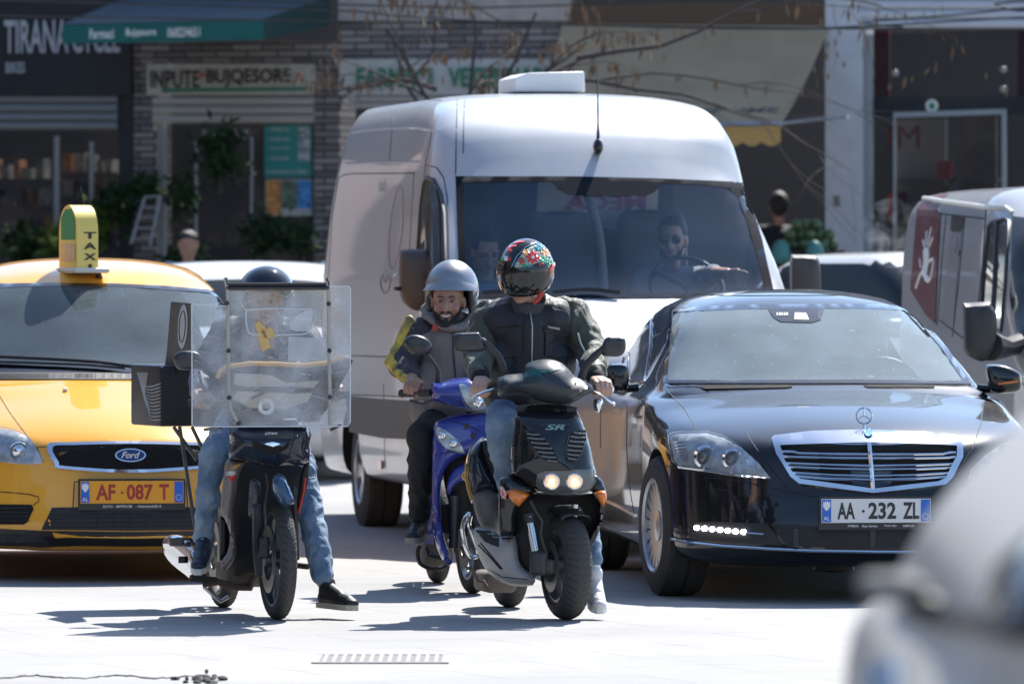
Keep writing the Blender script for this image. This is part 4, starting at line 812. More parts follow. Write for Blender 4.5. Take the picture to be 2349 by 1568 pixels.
def face_parts(parent, W, Rm, s, smile=False, iris=(.03, .02, .012), brow=True, specs=None):
    e = MB()
    for k in (-1, 1): e.ell(W(k * .031, .0765, .004), (.0135 * s, .0095 * s, .0065 * s if not smile else .0042 * s), Rm)
    o = e.build('eye', mat('eye_white', (.38, .33, .3), .25), parent); e = MB()
    for k in (-1, 1): e.ell(W(k * .031 - .001, .0845, .004), (.0065 * s, .004 * s, .006 * s if not smile else .0042 * s), Rm)
    e.build('iris', mat('iris', iris, .15), o)
    if brow:
        b = MB()
        for k in (-1, 1): b.tube([W(k * .012, .0885, .024), W(k * .03, .089, .0295), W(k * .05, .077, .023)], [.0022 * s, .0032 * s, .0014 * s], 6)
        b.build('eyebrow', M['hair'], parent)
    sm = 1 if smile else 0; l = MB(); l.tube([W(-.026 - .007 * sm, .082 - .004 * sm, -.058 + .009 * sm), W(-.012, .0925, -.0615), W(0, .0945, -.062), W(.012, .0925, -.0615), W(.026 + .007 * sm, .082 - .004 * sm, -.058 + .009 * sm)], [.002, .0038, .004, .0038, .002], 6); l.tube([W(-.024 - .006 * sm, .082, -.060 + .006 * sm), W(0, .0935, -.0735 - .005 * sm), W(.024 + .006 * sm, .082, -.060 + .006 * sm)], [.002, .0052, .002], 6); l.build('lips', mat('lips', (.32, .12, .1), .45), parent)
    if smile: t = MB(); t.tube([W(-.024, .086, -.058), W(-.01, .0925, -.066), W(.01, .0925, -.066), W(.024, .086, -.058)], [.0025, .0058, .0058, .0025], 8); t.build('teeth', M['ivory'], parent)
    if specs:
        g = MB()
        for k in (-1, 1):
            if specs == 'dark': g.ell(W(k * .032, .092, .002), (.027 * s, .006, .021 * s), Rm)
            else: g.tube([W(k * .032 + .026 * math.cos(R(a)), .093, .0 + .02 * math.sin(R(a))) for a in range(0, 361, 30)], .0016, 5)
            g.tube([W(k * .058, .088, .008), W(k * .08, .0, .012)], .002, 5)
        g.tube([W(-.008, .096, .006), W(.008, .096, .006)], .002, 5); g.build('glasses', M['tint'], parent)
def limb(mb, pts, rs, n=16):
    for i in range(len(pts) - 1): mb.caps(pts[i], rs[i], pts[i + 1], rs[i + 1], n)
def shoe(parent, heel, toe, m, sole, h=.11, wd=.046, name='shoe', laces=True):
    d = (toe - heel); L = d.length; f = d.normalized(); x = f.cross(ZU).normalized(); u = x.cross(f).normalized(); W = lambda a, b, c: heel + x * a + f * b * L + u * c
    mb = MB(); mb.caps(W(0, .12, .045), .040, W(0, .45, .045), .042); mb.caps(W(0, .45, .045), .042, W(0, .82, .034), .036); mb.ell(W(0, .9, .030), (.038, .038, .028)); mb.caps(W(0, .14, .05), .038, W(0, .16, h), .040); mb.caps(W(0, .2, .085), .038, W(0, .55, .055), .036)
    me = remesh(mb, .006, 4); 
    for v in me.vertices:
        k = (v.co - heel).dot(u)
        if k < .012: v.co += u * (.012 - k)
    o = link(name, me, m, parent, 180)
    sb = MB(); outl = [(-.030, -.02), (-.041, .15), (-.036, .45), (-.045, .75), (-.035, .95), (-.015, 1.05), (.015, 1.05), (.037, .95), (.045, .75), (.038, .45), (.041, .15), (.030, -.02)]
    sb.prism([W(a, b, .0) for a, b in outl], u * .026); so = sb.build('sole', sole, o, 30)
    if laces:
        l = MB()
        for i in range(5): b = .38 + i * .09; z = .098 - i * .011; l.tube([W(-.024, b, z - .004), W(0, b + .035, z + .006), W(.024, b, z - .004)], .0032, 5)
        l.build('laces', M['white'], o)
    return o
def helmet_shell(parent, c, fwd, rx, ry, rz, m, full=True, up=ZU, name='helmet'):
    x, f, u = frame_of(fwd, up); mb = MB(); n, mm = 48, 30
    W = lambda a, b, d: c + x * a + f * b + u * d
    vs = {}; fs = []
    def pt(i, k):
        th = math.pi * i / mm; ph = 2 * math.pi * k / n; a, b, d = math.sin(th) * math.cos(ph), math.sin(th) * math.sin(ph), math.cos(th)
        if d < -.55: d = -.55 + (d + .55) * .35
        e = 1.0
        if full and b > 0 and d < -.15: e = 1 + .16 * b * min(1, (-.15 - d) / .5)       # chin bar pushes forward
        return (a * rx * (1 - .06 * max(0, -d)), b * ry * e, d * rz)
    g = [[pt(i, k % n) for k in range(n)] for i in range(mm + 1)]; mb.v = [W(*g[i][k]) for i in range(mm + 1) for k in range(n)]
    for i in range(mm):
        for k in range(n):
            cc = g[i][k]; az = math.degrees(math.atan2(cc[0] / rx, cc[1] / ry)); z = cc[2] / rz
            op = abs(az) < 62 and -.38 < z < .30 if full else (abs(az) < 56 and z < .18)
            if z < -.68: continue
            if not op: fs.append((i * n + k, (i + 1) * n + k, (i + 1) * n + (k + 1) % n, i * n + (k + 1) % n))
    mb.f = fs; mb.m = [0] * len(fs); me = mb.mesh(); o = link(name, me, m, parent, 180); s = o.modifiers.new('thick', 'SOLIDIFY'); s.thickness = .012; s.offset = -1
    return o, W, (x, f, u)
def arm_sleeve(me, amp=.004): return wrinkle(me, amp, 14, (1, 1, .6))
def build_rider_black():
    S = Fr(.219, 31.7, 11); root = thing('person', Vector((.06, 32.6, 0)), 'rider in flowered full-face helmet and black vest over olive sleeves on the black scooter', 'person')
    pel = P(1215, 915, 32.62); ch = P(1213, 790, 32.5); nk = P(1208, 700, 32.45); shl, shr = P(1122, 728, 32.5), P(1310, 722, 32.5)
    ell_, elr = P(1098, 806, 32.42), P(1358, 806, 32.42); wl, wr_ = P(1101, 866, 32.14), P(1366, 866, 32.14); gl, gr = P(1103, 893, 32.02), P(1383, 893, 32.02); gdl, gdr = (P(1150, 900, 31.98) - gl), (P(1330, 895, 32.0) - gr)
    hl, hr = P(1165, 935, 32.6), P(1262, 935, 32.6); kl, al = P(1152, 992, 32.1), P(1172, 1160, 32.3); kr, ar = P(1335, 1090, 32.25), P(1363, 1300, 32.05)
    b = MB(); hc = P(1202, 640, 32.4); fwd = Vector((-.40, -1, -.22)); W, Rm = head_caps(b, hc, fwd); limb(b, [nk - ZU * .02, hc - ZU * .05], [.055, .052]); limb(b, [pel, ch, nk - ZU * .06], [.13, .14, .08]); limb(b, [shl, ell_, wl], [.05, .042, .029]); limb(b, [shr, elr, wr_], [.05, .042, .029])
    limb(b, [pel, hl, kl, al], [.08, .08, .055, .038]); limb(b, [pel, hr, kr, ar], [.08, .08, .055, .028]); limb(b, [ar, ar - ZU * .07], [.027, .027])
    hand_on_grip(b, wl, gl, gdl, thumb=-1, sc_=1.1); hand_on_grip(b, wr_, gr, gdr, thumb=-1, sc_=1.1, up=Vector((.35, 0, 1)))
    link('body', remesh(b, .0045, 2), M['skin'], root, 180)
    # helmet
    hm = mat('helmet_black', (.012, .012, .014), .08, coat=1); o, HW, ax = helmet_shell(root, P(1207, 622, 32.42), Vector((-.30, -1, -.28)), .130, .158, .152, hm, True)
    bv = BVHTree.FromPolygons([tuple(v.co + WL[root]) for v in o.data.vertices], [tuple(p.vertices) for p in o.data.polygons])
    full = MB(); n = 40; 
    for i in range(26):
        for k in range(n + 1):
            az = R(-70 + 140 * k / n); z = -.40 + .74 * i / 25; rr = math.sqrt(max(0, 1 - min(1, abs(z)) ** 2)); full.v.append(HW(math.sin(az) * rr * .136, math.cos(az) * rr * (.166 + .02 * max(0, -z)), z * .156))
    for i in range(25):
        for k in range(n): q = i * (n + 1) + k; full.f.append((q, q + 1, q + n + 2, q + n + 1))
    full.m = [0] * len(full.f); vv = full.build('visor', mat('visor_smoke', (.012, .012, .014), .06, coat=1), o, 180)
    fl = [((1213, 569), (.75, .03, .02), 'red'), ((1243, 600), (.02, .30, .14), 'green'), ((1238, 578), (.75, .38, .12), 'amber'), ((1250, 588), (.75, .3, .1), 'amber')]
    g = MB(); patch(bv, spl(z1((1020, 335), (1060, 260), (1120, 200), (1180, 165), (1250, 165), (1310, 200), (1330, 260), (1310, 330), (1280, 345), (1230, 300), (1160, 320), (1080, 340)), True, 3), .002, .002, 6, mb=g); pn = g.build('graphic_field', mat('helmet_cream', (.62, .60, .52), .12, coat=1, col2=(.05, .22, .20), vscale=55), o, 180)
    g = MB(); c = z1((1165, 262))[0]
    for a in range(0, 360, 45): patch(bv, circ(c[0] + 9 * math.cos(R(a)), c[1] + 9 * math.sin(R(a)), 7.5, 3.2, 12, a), .0045, .002, 4, mb=g)
    g.build('flower_red', mat('flower_red', (.62, .03, .02), .12, coat=1), pn, 180)
    for (p, rr, nm) in ((z1((1262, 225))[0], 8, 'flower_orange'), (z1((1215, 185))[0], 7, 'flower_teal'), (z1((1230, 330))[0], 6, 'flower_rust'), (z1((1080, 290))[0], 6, 'flower_rust'), (z1((1150, 335))[0], 5, 'flower_teal'), (z1((1245, 280))[0], 7, 'flower_green'), (z1((1110, 225))[0], 6, 'flower_orange'), (z1((1100, 325))[0], 5, 'flower_green'), (z1((1300, 300))[0], 6, 'flower_green')):
        g = MB()
        for a in range(0, 360, 60): patch(bv, circ(p[0] + rr * .8 * math.cos(R(a)), p[1] + rr * .8 * math.sin(R(a)), rr * .62, rr * .35, 10, a), .004, .002, 4, mb=g)
        g.build(nm, mat(nm, {'flower_orange': (.78, .35, .10), 'flower_rust': (.5, .03, .02), 'flower_teal': (.05, .25, .3)}.get(nm, (.02, .32, .16)), .12, coat=1), pn, 180)
    g = MB(); patch(bv, circ(*c, 3.5), .006, .002, 3, mb=g); g.build('flower_center', M['white'], pn, 0)
    g = MB(); cc = z1((962, 290))[0]; patch(bv, circ(*cc, 14, 13), .0025, .002, 4, mb=g); bd = g.build('helmet_badge', M['tint'], o, 180)
    for xx, cl, nm in ((-7.5, (.02, .3, .1), 'badge_green'), (0, (.8, .8, .8), 'badge_white'), (7.5, (.6, .03, .03), 'badge_red')): g = MB(); patch(bv, [(cc[0] + xx - 3.7, cc[1] - 10 + abs(xx) * .3), (cc[0] + xx + 3.7, cc[1] - 10 + abs(xx) * .3), (cc[0] + xx + 3.7, cc[1]), (cc[0] + xx - 3.7, cc[1])], .005, .001, 4, mb=g); g.build(nm, mat(nm, cl, .2), bd, 0)
    text_mb('agv', P(cc[0], cc[1] + 5, 32.2), ax[0], ax[2], .052, .024, .02, .004, bvh=bv).build('badge_lettering', M['white'], bd, 0)
    g = MB(); patch(bv, z1((1325, 300), (1332, 330), (1250, 470), (1222, 515), (1205, 512), (1235, 440)), .008, .002, 5, mb=g); patch(bv, z1((965, 215), (985, 175), (1040, 165), (1030, 180), (990, 190), (1010, 215), (970, 222)), .003, .002, 4, mb=g); patch(bv, z1((1010, 150), (1060, 135), (1110, 138), (1040, 158)), .003, .002, 4, mb=g); g.build('helmet_stripe', mat('fluo_red', (.75, .06, .03), .15, coat=1), o, 180)
    g = MB(); seam(bv, z1((1000, 340), (1040, 255), (1110, 185), (1190, 150), (1270, 160), (1320, 210)), .003, .003, g); g.build('helmet_line', mat('line_blue', (.08, .3, .45), .2), o)
    g = MB(); g.tube([P(*z1(p)[0], 32.3) for p in ((1240, 530), (1210, 590), (1170, 620))], [.012, .011, .01], 8); g.build('chin_strap', mat('strap_red', (.5, .05, .03), .6), o)
    # jacket sleeves and vest
    ol = mat('olive_cloth', (.052, .058, .036), .6, bump=.5, bscale=90, sheen=.2); s = MB(); limb(s, [shl + Vector((.03, 0, .0)), shl, ell_, wl + (ell_ - wl) * .1], [.088, .082, .074, .052]); limb(s, [shr - Vector((.03, 0, 0)), shr, elr, wr_ + (elr - wr_) * .1], [.088, .084, .074, .052]); limb(s, [ch, nk - ZU * .05], [.15, .1])
    link('jacket', arm_sleeve(remesh(s, .007, 4), .013), ol, root, 180)
    c = MB(); limb(c, [wl + (ell_ - wl) * .12, wl + (gl - wl) * .05], [.048, .042]); limb(c, [wr_ + (elr - wr_) * .12, wr_ + (gr - wr_) * .05], [.048, .042]); c.build('knit_cuff', mat('knit_black', (.012, .012, .013), .9), root)
    v = MB(); X = lambda px, py, Y=32.47: P(px, py, Y); limb(v, [X(1158, 740), X(1270, 738)], [.118, .118]); limb(v, [X(1165, 830), X(1262, 830)], [.125, .125]); limb(v, [X(1165, 900, 32.52), X(1262, 900, 32.52)], [.12, .12]); limb(v, [X(1213, 760), X(1213, 900)], [.15, .15]); limb(v, [X(1170, 715), X(1208, 700)], [.07, .08]); limb(v, [X(1255, 712), X(1208, 700)], [.07, .08])
    vm = remesh(v, .008, 6); wrinkle(vm, .008, 9, (1, 1, .5)); vest = link('vest', vm, mat('vest_black', (.009, .010, .014), .5, bump=.4, bscale=70, sheen=.2), root, 180)
    vb = BVHTree.FromPolygons([tuple(q.co + WL[root]) for q in vm.vertices], [tuple(p.vertices) for p in vm.polygons]); vp = MATS['vest_black']
    for ol_ in (z1((865, 715), (1095, 708), (1095, 790), (865, 800)), z1((872, 812), (1085, 808), (1080, 1040), (885, 1045)), z1((1255, 795), (1300, 788), (1470, 830), (1480, 880), (1440, 880), (1250, 845)), z1((1262, 850), (1430, 885), (1425, 1040), (1258, 1030))): patch(vb, ol_, .009, .008, 7).build('pocket', vp, vest, 50)
    zp = MB(); seam(vb, z1((1140, 660), (1160, 800), (1158, 1080)), .004, .004, zp); zp.build('zip', M['steel'], vest); patch(vb, z1((1280, 793), (1365, 805), (1362, 822), (1282, 808)), .02, .004, 6).build('sewn_label', mat('label_grey', (.35, .35, .36), .5), vest, 0)
    sp = MB(); sp.tube([P(*z1(p)[0], 32.32) for p in ((1520, 850), (1540, 930), (1590, 1030))], .005, 6); sp.build('sleeve_zip', M['steel'], root)
    cl = MB(); cl.lathe(P(1212, 706, 32.42), Vector((.1, -.15, 1)), [(.085, -.03), (.085, .03), (.07, .035), (.065, -.03)], 26); cl.build('collar', mat('collar_grey', (.05, .05, .055), .8), root)
    # jeans, socks, trainers
    j = MB(); limb(j, [P(1212, 925, 32.62), hl, kl, al + ZU * .03], [.125, .098, .076, .052]); limb(j, [P(1212, 925, 32.62), hr, kr, ar + ZU * .03], [.125, .10, .065, .038]); jm = remesh(j, .008, 4); wrinkle(jm, .010, 12, (1, 1, 1)); link('jeans', jm, M['jeans'], root, 180)
    k = MB(); limb(k, [ar + ZU * -.0, ar - ZU * .06], [.030, .030]); k.build('sock', M['white'], root)
    shoe(root, P(1356, 1362, 32.12), P(1375, 1405, 31.93), mat('trainer_grey', (.72, .71, .70), .6, bump=.4, bscale=120), M['white'], .12)
    shoe(root, P(1184, 1190, 32.45), P(1188, 1197, 32.2), M['black'], M['ivory'])
def build_rider_blue():
    root = thing('person', Vector((-.32, 35.0, 0)), 'smiling bearded rider in an open grey helmet, grey hooded vest and yellow-striped sleeves on the blue scooter', 'person'); root['label'] = 'smiling bearded rider in open grey helmet with yellow-striped sleeves on the blue scooter'
    Y = 35.0; pel = P(1040, 960, Y + .1); ch = P(1042, 830, Y); nk = P(1040, 735, Y); shl, shr = P(965, 765, Y), P(1112, 762, Y); el_, wl, gl = P(922, 835, Y - .08), P(945, 868, Y - .32), P(948, 892, Y - .42); gd = P(1000, 900, Y - .46) - gl
    er, wr_, gr = P(1140, 830, Y - .08), P(1118, 880, Y - .3), P(1120, 905, Y - .4); hl, hr = P(1005, 975, Y), P(1075, 975, Y); kl, al = P(968, 1000, Y - .42), P(962, 1180, Y - .3); kr, ar = P(1125, 1000, Y - .4), P(1120, 1180, Y - .3)
    b = MB(); hc = P(1028, 692, Y - .08); fwd = Vector((-.12, -1, -.03)); W, Rm = head_caps(b, hc, fwd, 1.02); limb(b, [nk, hc - ZU * .06], [.06, .055]); limb(b, [pel, ch, nk - ZU * .06], [.13, .14, .08]); limb(b, [shl, el_, wl], [.05, .042, .03]); limb(b, [shr, er, wr_], [.05, .042, .03]); limb(b, [pel, hl, kl, al], [.08, .08, .055, .038]); limb(b, [pel, hr, kr, ar], [.08, .08, .055, .038])
    hand_on_grip(b, wl, gl, gd, thumb=-1, sc_=1.15); hand_on_grip(b, wr_, gr, P(1170, 905, Y - .4) - gr, thumb=1, sc_=1.1); link('body', remesh(b, .0042, 2), M['skin_d'], root, 180); face_parts(root, W, Rm, 1.02, True)
    bd = MB(); pts = [W(-.066, .03, -.03), W(-.06, .05, -.065), W(-.042, .073, -.092), W(-.02, .083, -.106), W(0, .087, -.110), W(.02, .083, -.106), W(.042, .073, -.092), W(.06, .05, -.065), W(.066, .03, -.03)]; bd.tube(pts, [.008, .012, .014, .015, .016, .015, .014, .012, .008], 8); bd.ell(W(0, .092, -.088), (.011, .008, .016), Rm); bd.tube([W(-.032, .085, -.062), W(-.022, .094, -.05), W(0, .101, -.046), W(.022, .094, -.05), W(.032, .085, -.062)], [.003, .0055, .005, .0055, .003], 6)
    for k in (-1, 1): bd.tube([W(k * .033, .084, -.06), W(k * .034, .082, -.085)], .005, 6)
    bd.build('beard', M['hair'], root)
    hm = mat('helmet_grey', (.40, .40, .40), .25, .85, dirt=.22, dirtcol=(.12, .12, .13)); c = P(1037, 664, Y + .0); o, HW, ax = helmet_shell(root, c, Vector((-.08, -1, 0)), .134, .150, .150, hm, False)
    vz = MB(); n = 20
    for i, (r0, dz) in enumerate(((.99, .0), (1.15, -.012), (1.16, -.018), (1.0, -.012))):
        for k in range(n + 1): az = R(-64 + 128 * k / n); vz.v.append(HW(math.sin(az) * .134 * r0, math.cos(az) * .15 * r0, .045 - .022 * (abs(az) / R(64)) ** 2 + dz - (.03 if r0 > 1.05 else 0) * math.cos(az)))
    for i in range(4):
        for k in range(n): a = i * (n + 1) + k; b_ = ((i + 1) % 4) * (n + 1) + k; vz.f.append((a, a + 1, b_ + 1, b_))
    vz.m = [0] * len(vz.f); vz.build('helmet_peak', hm, o, 60)
    ln = MB(); prof = [HW(math.sin(R(a)) * .122, math.cos(R(a)) * .135, z) for a, z in ((-58, -.10), (-57, -.04), (-52, .012), (-30, .026), (0, .028), (30, .026), (52, .012), (57, -.04), (58, -.10))]; ln.tube(prof, .014, 8); ln.build('helmet_lining', M['black'], o)
    for k in (-1, 1): pd = MB(); pd.ell(HW(k * .105, .035, -.07), (.024, .055, .06), Rm); pd.build('cheek_pad', M['black'], o)
    st = MB(); st.tube([HW(-.10, .04, -.11), W(-.03, .05, -.135), W(.03, .05, -.135), HW(.1, .04, -.10)], .008, 6, flat=.5); st.build('chin_strap', M['black'], o); st = MB(); rbox(W(.055, .075, -.125), (.026, .012, .034), .004, mb=st); st.build('strap_buckle', mat('strap_red', (), 0), o)
    # sleeves
    s = MB(); limb(s, [shl + Vector((.03, 0, 0)), shl, el_, wl + (el_ - wl) * .15], [.08, .078, .07, .048]); limb(s, [shr - Vector((.03, 0, 0)), shr, er, wr_ + (er - wr_) * .15], [.08, .078, .07, .048]); me = remesh(s, .007, 4); arm_sleeve(me, .011); link('jacket', me, mat('sleeve_charcoal', (.045, .035, .04), .65, bump=.4), root, 180)
    y = MB(); dx = Vector((-.05, -.02, .012)); limb(y, [shl + dx * 1.05 + ZU * .05, (shl + el_) / 2 + dx * 1.1, el_ + dx, (el_ + wl) / 2 + Vector((-.036, 0, .0)), wl + Vector((-.024, 0, .0))], [.030, .036, .037, .031, .026]); me = remesh(y, .006, 3); wrinkle(me, .006, 22, (1, 1, 1)); link('sleeve_stripe', me, mat('sleeve_yellow', (.62, .46, .06), .6, col2=(.16, .13, .05), vscale=16), root, 180)
    v = MB(); limb(v, [P(985, 785, Y), P(1095, 785, Y)], [.105, .105]); limb(v, [P(990, 870, Y), P(1092, 870, Y)], [.12, .12]); limb(v, [P(995, 940, Y + .04), P(1085, 940, Y + .04)], [.12, .12]); limb(v, [P(1040, 790, Y - .02), P(1040, 930, Y)], [.14, .14]); limb(v, [P(1000, 765, Y), P(1030, 745, Y - .02)], [.07, .07]); limb(v, [P(1085, 762, Y), P(1050, 745, Y - .02)], [.07, .07])
    vm = remesh(v, .008, 5); wrinkle(vm, .008, 8, (1, 1, .5)); vg = mat('vest_taupe', (.20, .175, .16), .7, bump=.3, bscale=80); vest = link('vest', vm, vg, root, 180); vb = BVHTree.FromPolygons([tuple(q.co + WL[root]) for q in vm.vertices], [tuple(p.vertices) for p in vm.polygons])
    z = MB(); seam(vb, z1((540, 820), (542, 1000), (560, 1200)), .0045, .003, z); z.build('zip', M['black'], vest); patch(vb, z1((530, 820), (552, 820), (550, 870), (532, 870)), .008, .004, 4).build('zip_pull', M['chrome'], vest, 0)
    h = MB(); h.tube([P(*z1(p)[0], yy) for p, yy in (((330, 650), Y + .05), ((345, 720), Y - .06), ((440, 790), Y - .13), ((540, 815), Y - .16), ((640, 800), Y - .14), ((700, 740), Y - .08), ((730, 660), Y + .05))], [.03, .034, .03, .024, .03, .034, .03], 10, flat=.8); me = remesh(h, .006, 3); wrinkle(me, .006, 20); link('hood', me, vg, root, 180); h = MB(); h.ell(P(1030, 745, Y - .03), (.085, .08, .045)); h.build('neck_scarf', M['black'], root)
    p = MB(); limb(p, [pel, hl, kl, al], [.13, .095, .075, .052]); limb(p, [pel, hr, kr, ar], [.13, .095, .075, .052]); me = remesh(p, .008, 4); wrinkle(me, .010, 12); link('trousers', me, mat('trouser_black', (.012, .012, .013), .8), root, 180)
    shoe(root, P(968, 1235, Y - .2), P(945, 1245, Y - .5), mat('trainer_black', (.02, .02, .022), .6), mat('sole_beige', (.3, .27, .23), .7)); shoe(root, P(1120, 1235, Y - .2), P(1120, 1245, Y - .5), MATS['trainer_black'], MATS['sole_beige'])
def build_rider_delivery():
    root = thing('person', Vector((-1.17, 32.4, 0)), 'delivery rider in a black helmet and torn jeans behind a clear moped screen', 'person'); Y = 32.55
    pel = P(590, 950, Y + .1); ch = P(600, 830, Y); nk = P(608, 735, Y - .05); shl, shr = P(518, 765, Y), P(690, 765, Y); el_, wl, gl = P(470, 850, Y - .1), P(455, 900, Y - .3), P(463, 920, Y - .42); er, wr_, gr = P(745, 850, Y - .1), P(760, 880, Y - .3), P(768, 905, Y - .42)
    hl, hr = P(545, 965, Y + .05), P(640, 965, Y + .05); kl, al = P(488, 1045, Y - .35), P(467, 1232, Y - .2); kr, ar = P(690, 1075, Y - .15), P(742, 1330, Y - .45)
    b = MB(); hc = P(608, 690, Y - .1); W, Rm = head_caps(b, hc, Vector((.02, -1, -.1))); limb(b, [nk, hc - ZU * .06], [.055, .05]); limb(b, [pel, ch, nk - ZU * .06], [.13, .14, .08]); limb(b, [shl, el_, wl], [.05, .042, .03]); limb(b, [shr, er, wr_], [.05, .042, .03]); limb(b, [pel, hl, kl, al], [.08, .075, .045, .036]); limb(b, [pel, hr, kr, ar], [.08, .08, .055, .038])
    hand_on_grip(b, wl, gl, P(520, 925, Y - .4) - gl, thumb=-1, sc_=1.1); hand_on_grip(b, wr_, gr, P(700, 910, Y - .4) - gr, thumb=-1, sc_=1.1); link('body', remesh(b, .005, 2), M['skin_d'], root, 180); face_parts(root, W, Rm, .9, brow=False)
    hm = mat('helmet_navy', (.010, .013, .02), .1, coat=1); helmet_shell(root, P(611, 672, Y - .05), Vector((.0, -1, -.05)), .132, .150, .128, hm, False)
    s = MB(); limb(s, [shl + Vector((.03, 0, 0)), shl, el_, wl + (el_ - wl) * .15], [.08, .078, .068, .048]); limb(s, [shr - Vector((.03, 0, 0)), shr, er, wr_ + (er - wr_) * .15], [.08, .078, .068, .048]); limb(s, [P(550, 780, Y), P(660, 780, Y)], [.11, .11]); limb(s, [P(555, 900, Y + .05), P(650, 900, Y + .05)], [.12, .12]); limb(s, [ch, P(600, 900, Y)], [.14, .14]); me = remesh(s, .008, 4); wrinkle(me, .010, 10); link('jacket', me, mat('jacket_maroon', (.03, .018, .02), .65, col2=(.07, .09, .13), vscale=3), root, 180)
    j = MB(); limb(j, [pel, hl, kl, al + ZU * .0], [.125, .09, .062, .048]); limb(j, [pel, hr, kr, ar + ZU * .02], [.125, .10, .072, .052]); me = remesh(j, .0075, 4); wrinkle(me, .011, 13); jo = link('jeans', me, M['jeans'], root, 180); jb = BVHTree.FromPolygons([tuple(q.co + WL[root]) for q in me.vertices], [tuple(p.vertices) for p in me.polygons])
    t = MB(); random.seed(3)
    for c, r in ((a6((395, 215))[0], 7), (a6((450, 205))[0], 8), (a6((1045, 495))[0], 8), (a6((1095, 635))[0], 6), (a6((375, 235))[0], 5)):
        for k in range(5): cx, cy = c[0] + random.uniform(-r, r), c[1] + random.uniform(-r * .5, r * .5); patch(jb, circ(cx, cy, r * .5, 1.6, 7, random.uniform(-30, 30)), .003, .003, 4, mb=t)
    t.build('denim_tear', mat('frayed_thread', (.55, .57, .6), .9), jo, 0)
    nv = mat('shoe_navy', (.015, .03, .05), .5); shoe(root, P(474, 1262, Y - .1), P(455, 1316, Y - .42), nv, M['ivory']); shoe(root, P(738, 1392, Y - .42), P(812, 1400, Y - .62), mat('shoe_black', (.015, .015, .015), .45), mat('sole_cream', (.45, .40, .33), .7))
def cab_person(label, hc, fwd, s, shirt, hairm, specs, arm=None, bun=False, beard=False, lean=0):
    root = thing('person', hc - ZU * 1.2, label, 'person'); b = MB(); W, Rm = head_caps(b, hc, fwd, s); nk = hc - ZU * .13 * s + Vector((0, .03, 0)); ch = nk - ZU * .22 + Vector((0, .06, 0)); limb(b, [nk, hc - ZU * .05], [.05, .05]); shl, shr = ch + Vector((-.17, 0, .12)), ch + Vector((.17, 0, .12)); limb(b, [ch, ch - ZU * .25], [.12, .11])
    if arm: limb(b, [shr, arm[0], arm[1]], [.05, .042, .032]); hand_on_grip(b, arm[1], arm[2], Vector((.3, 0, 1)), thumb=1)
    else: limb(b, [shr, shr + Vector((.03, -.1, -.24))], [.05, .04])
    limb(b, [shl, shl + Vector((-.03, -.1, -.24))], [.05, .04]); link('body', remesh(b, .006, 2), M['skin'], root, 180); face_parts(root, W, Rm, s, False, specs=specs)
    h = MB(); h.ell(W(0, -.022, .05), (.083 * s, .098 * s, .088 * s), Rm); 
    if bun: h.ell(W(.0, -.06, .13), (.045, .045, .04), Rm); h.ell(W(.0, -.03, -.02), (.078, .07, .07), Rm)
    me = remesh(h, .006, 2); 
    for v in me.vertices:
        q = v.co - (hc); f_ = q.dot(Rm.col[1]); u_ = q.dot(Rm.col[2])
        if f_ > .045 and u_ < .085: v.co -= Rm.col[1] * .06
    link('hair', me, M['hair'], root, 180)
    if beard: bb = MB(); bb.tube([W(-.064, .03, -.03), W(-.045, .07, -.088), W(0, .083, -.105), W(.045, .07, -.088), W(.064, .03, -.03)], [.008, .014, .016, .014, .008], 8); bb.build('beard', mat('beard_brown', (.05, .03, .02), .7), root)
    t = MB(); limb(t, [shl, shr], [.085, .085]); limb(t, [ch, ch - ZU * .3], [.15, .15]); limb(t, [ch + Vector((-.06, 0, 0)), ch + Vector((.06, 0, -.2))], [.13, .13]); limb(t, [shl, shl + Vector((-.03, -.08, -.16))], [.075, .065])
    if arm: limb(t, [shr, arm[0]], [.072, .06])
    else: limb(t, [shr, shr + Vector((.03, -.08, -.16))], [.075, .065])
    me = remesh(t, .008, 4); wrinkle(me, .007, 9); link('shirt', me, shirt, root, 180); return root
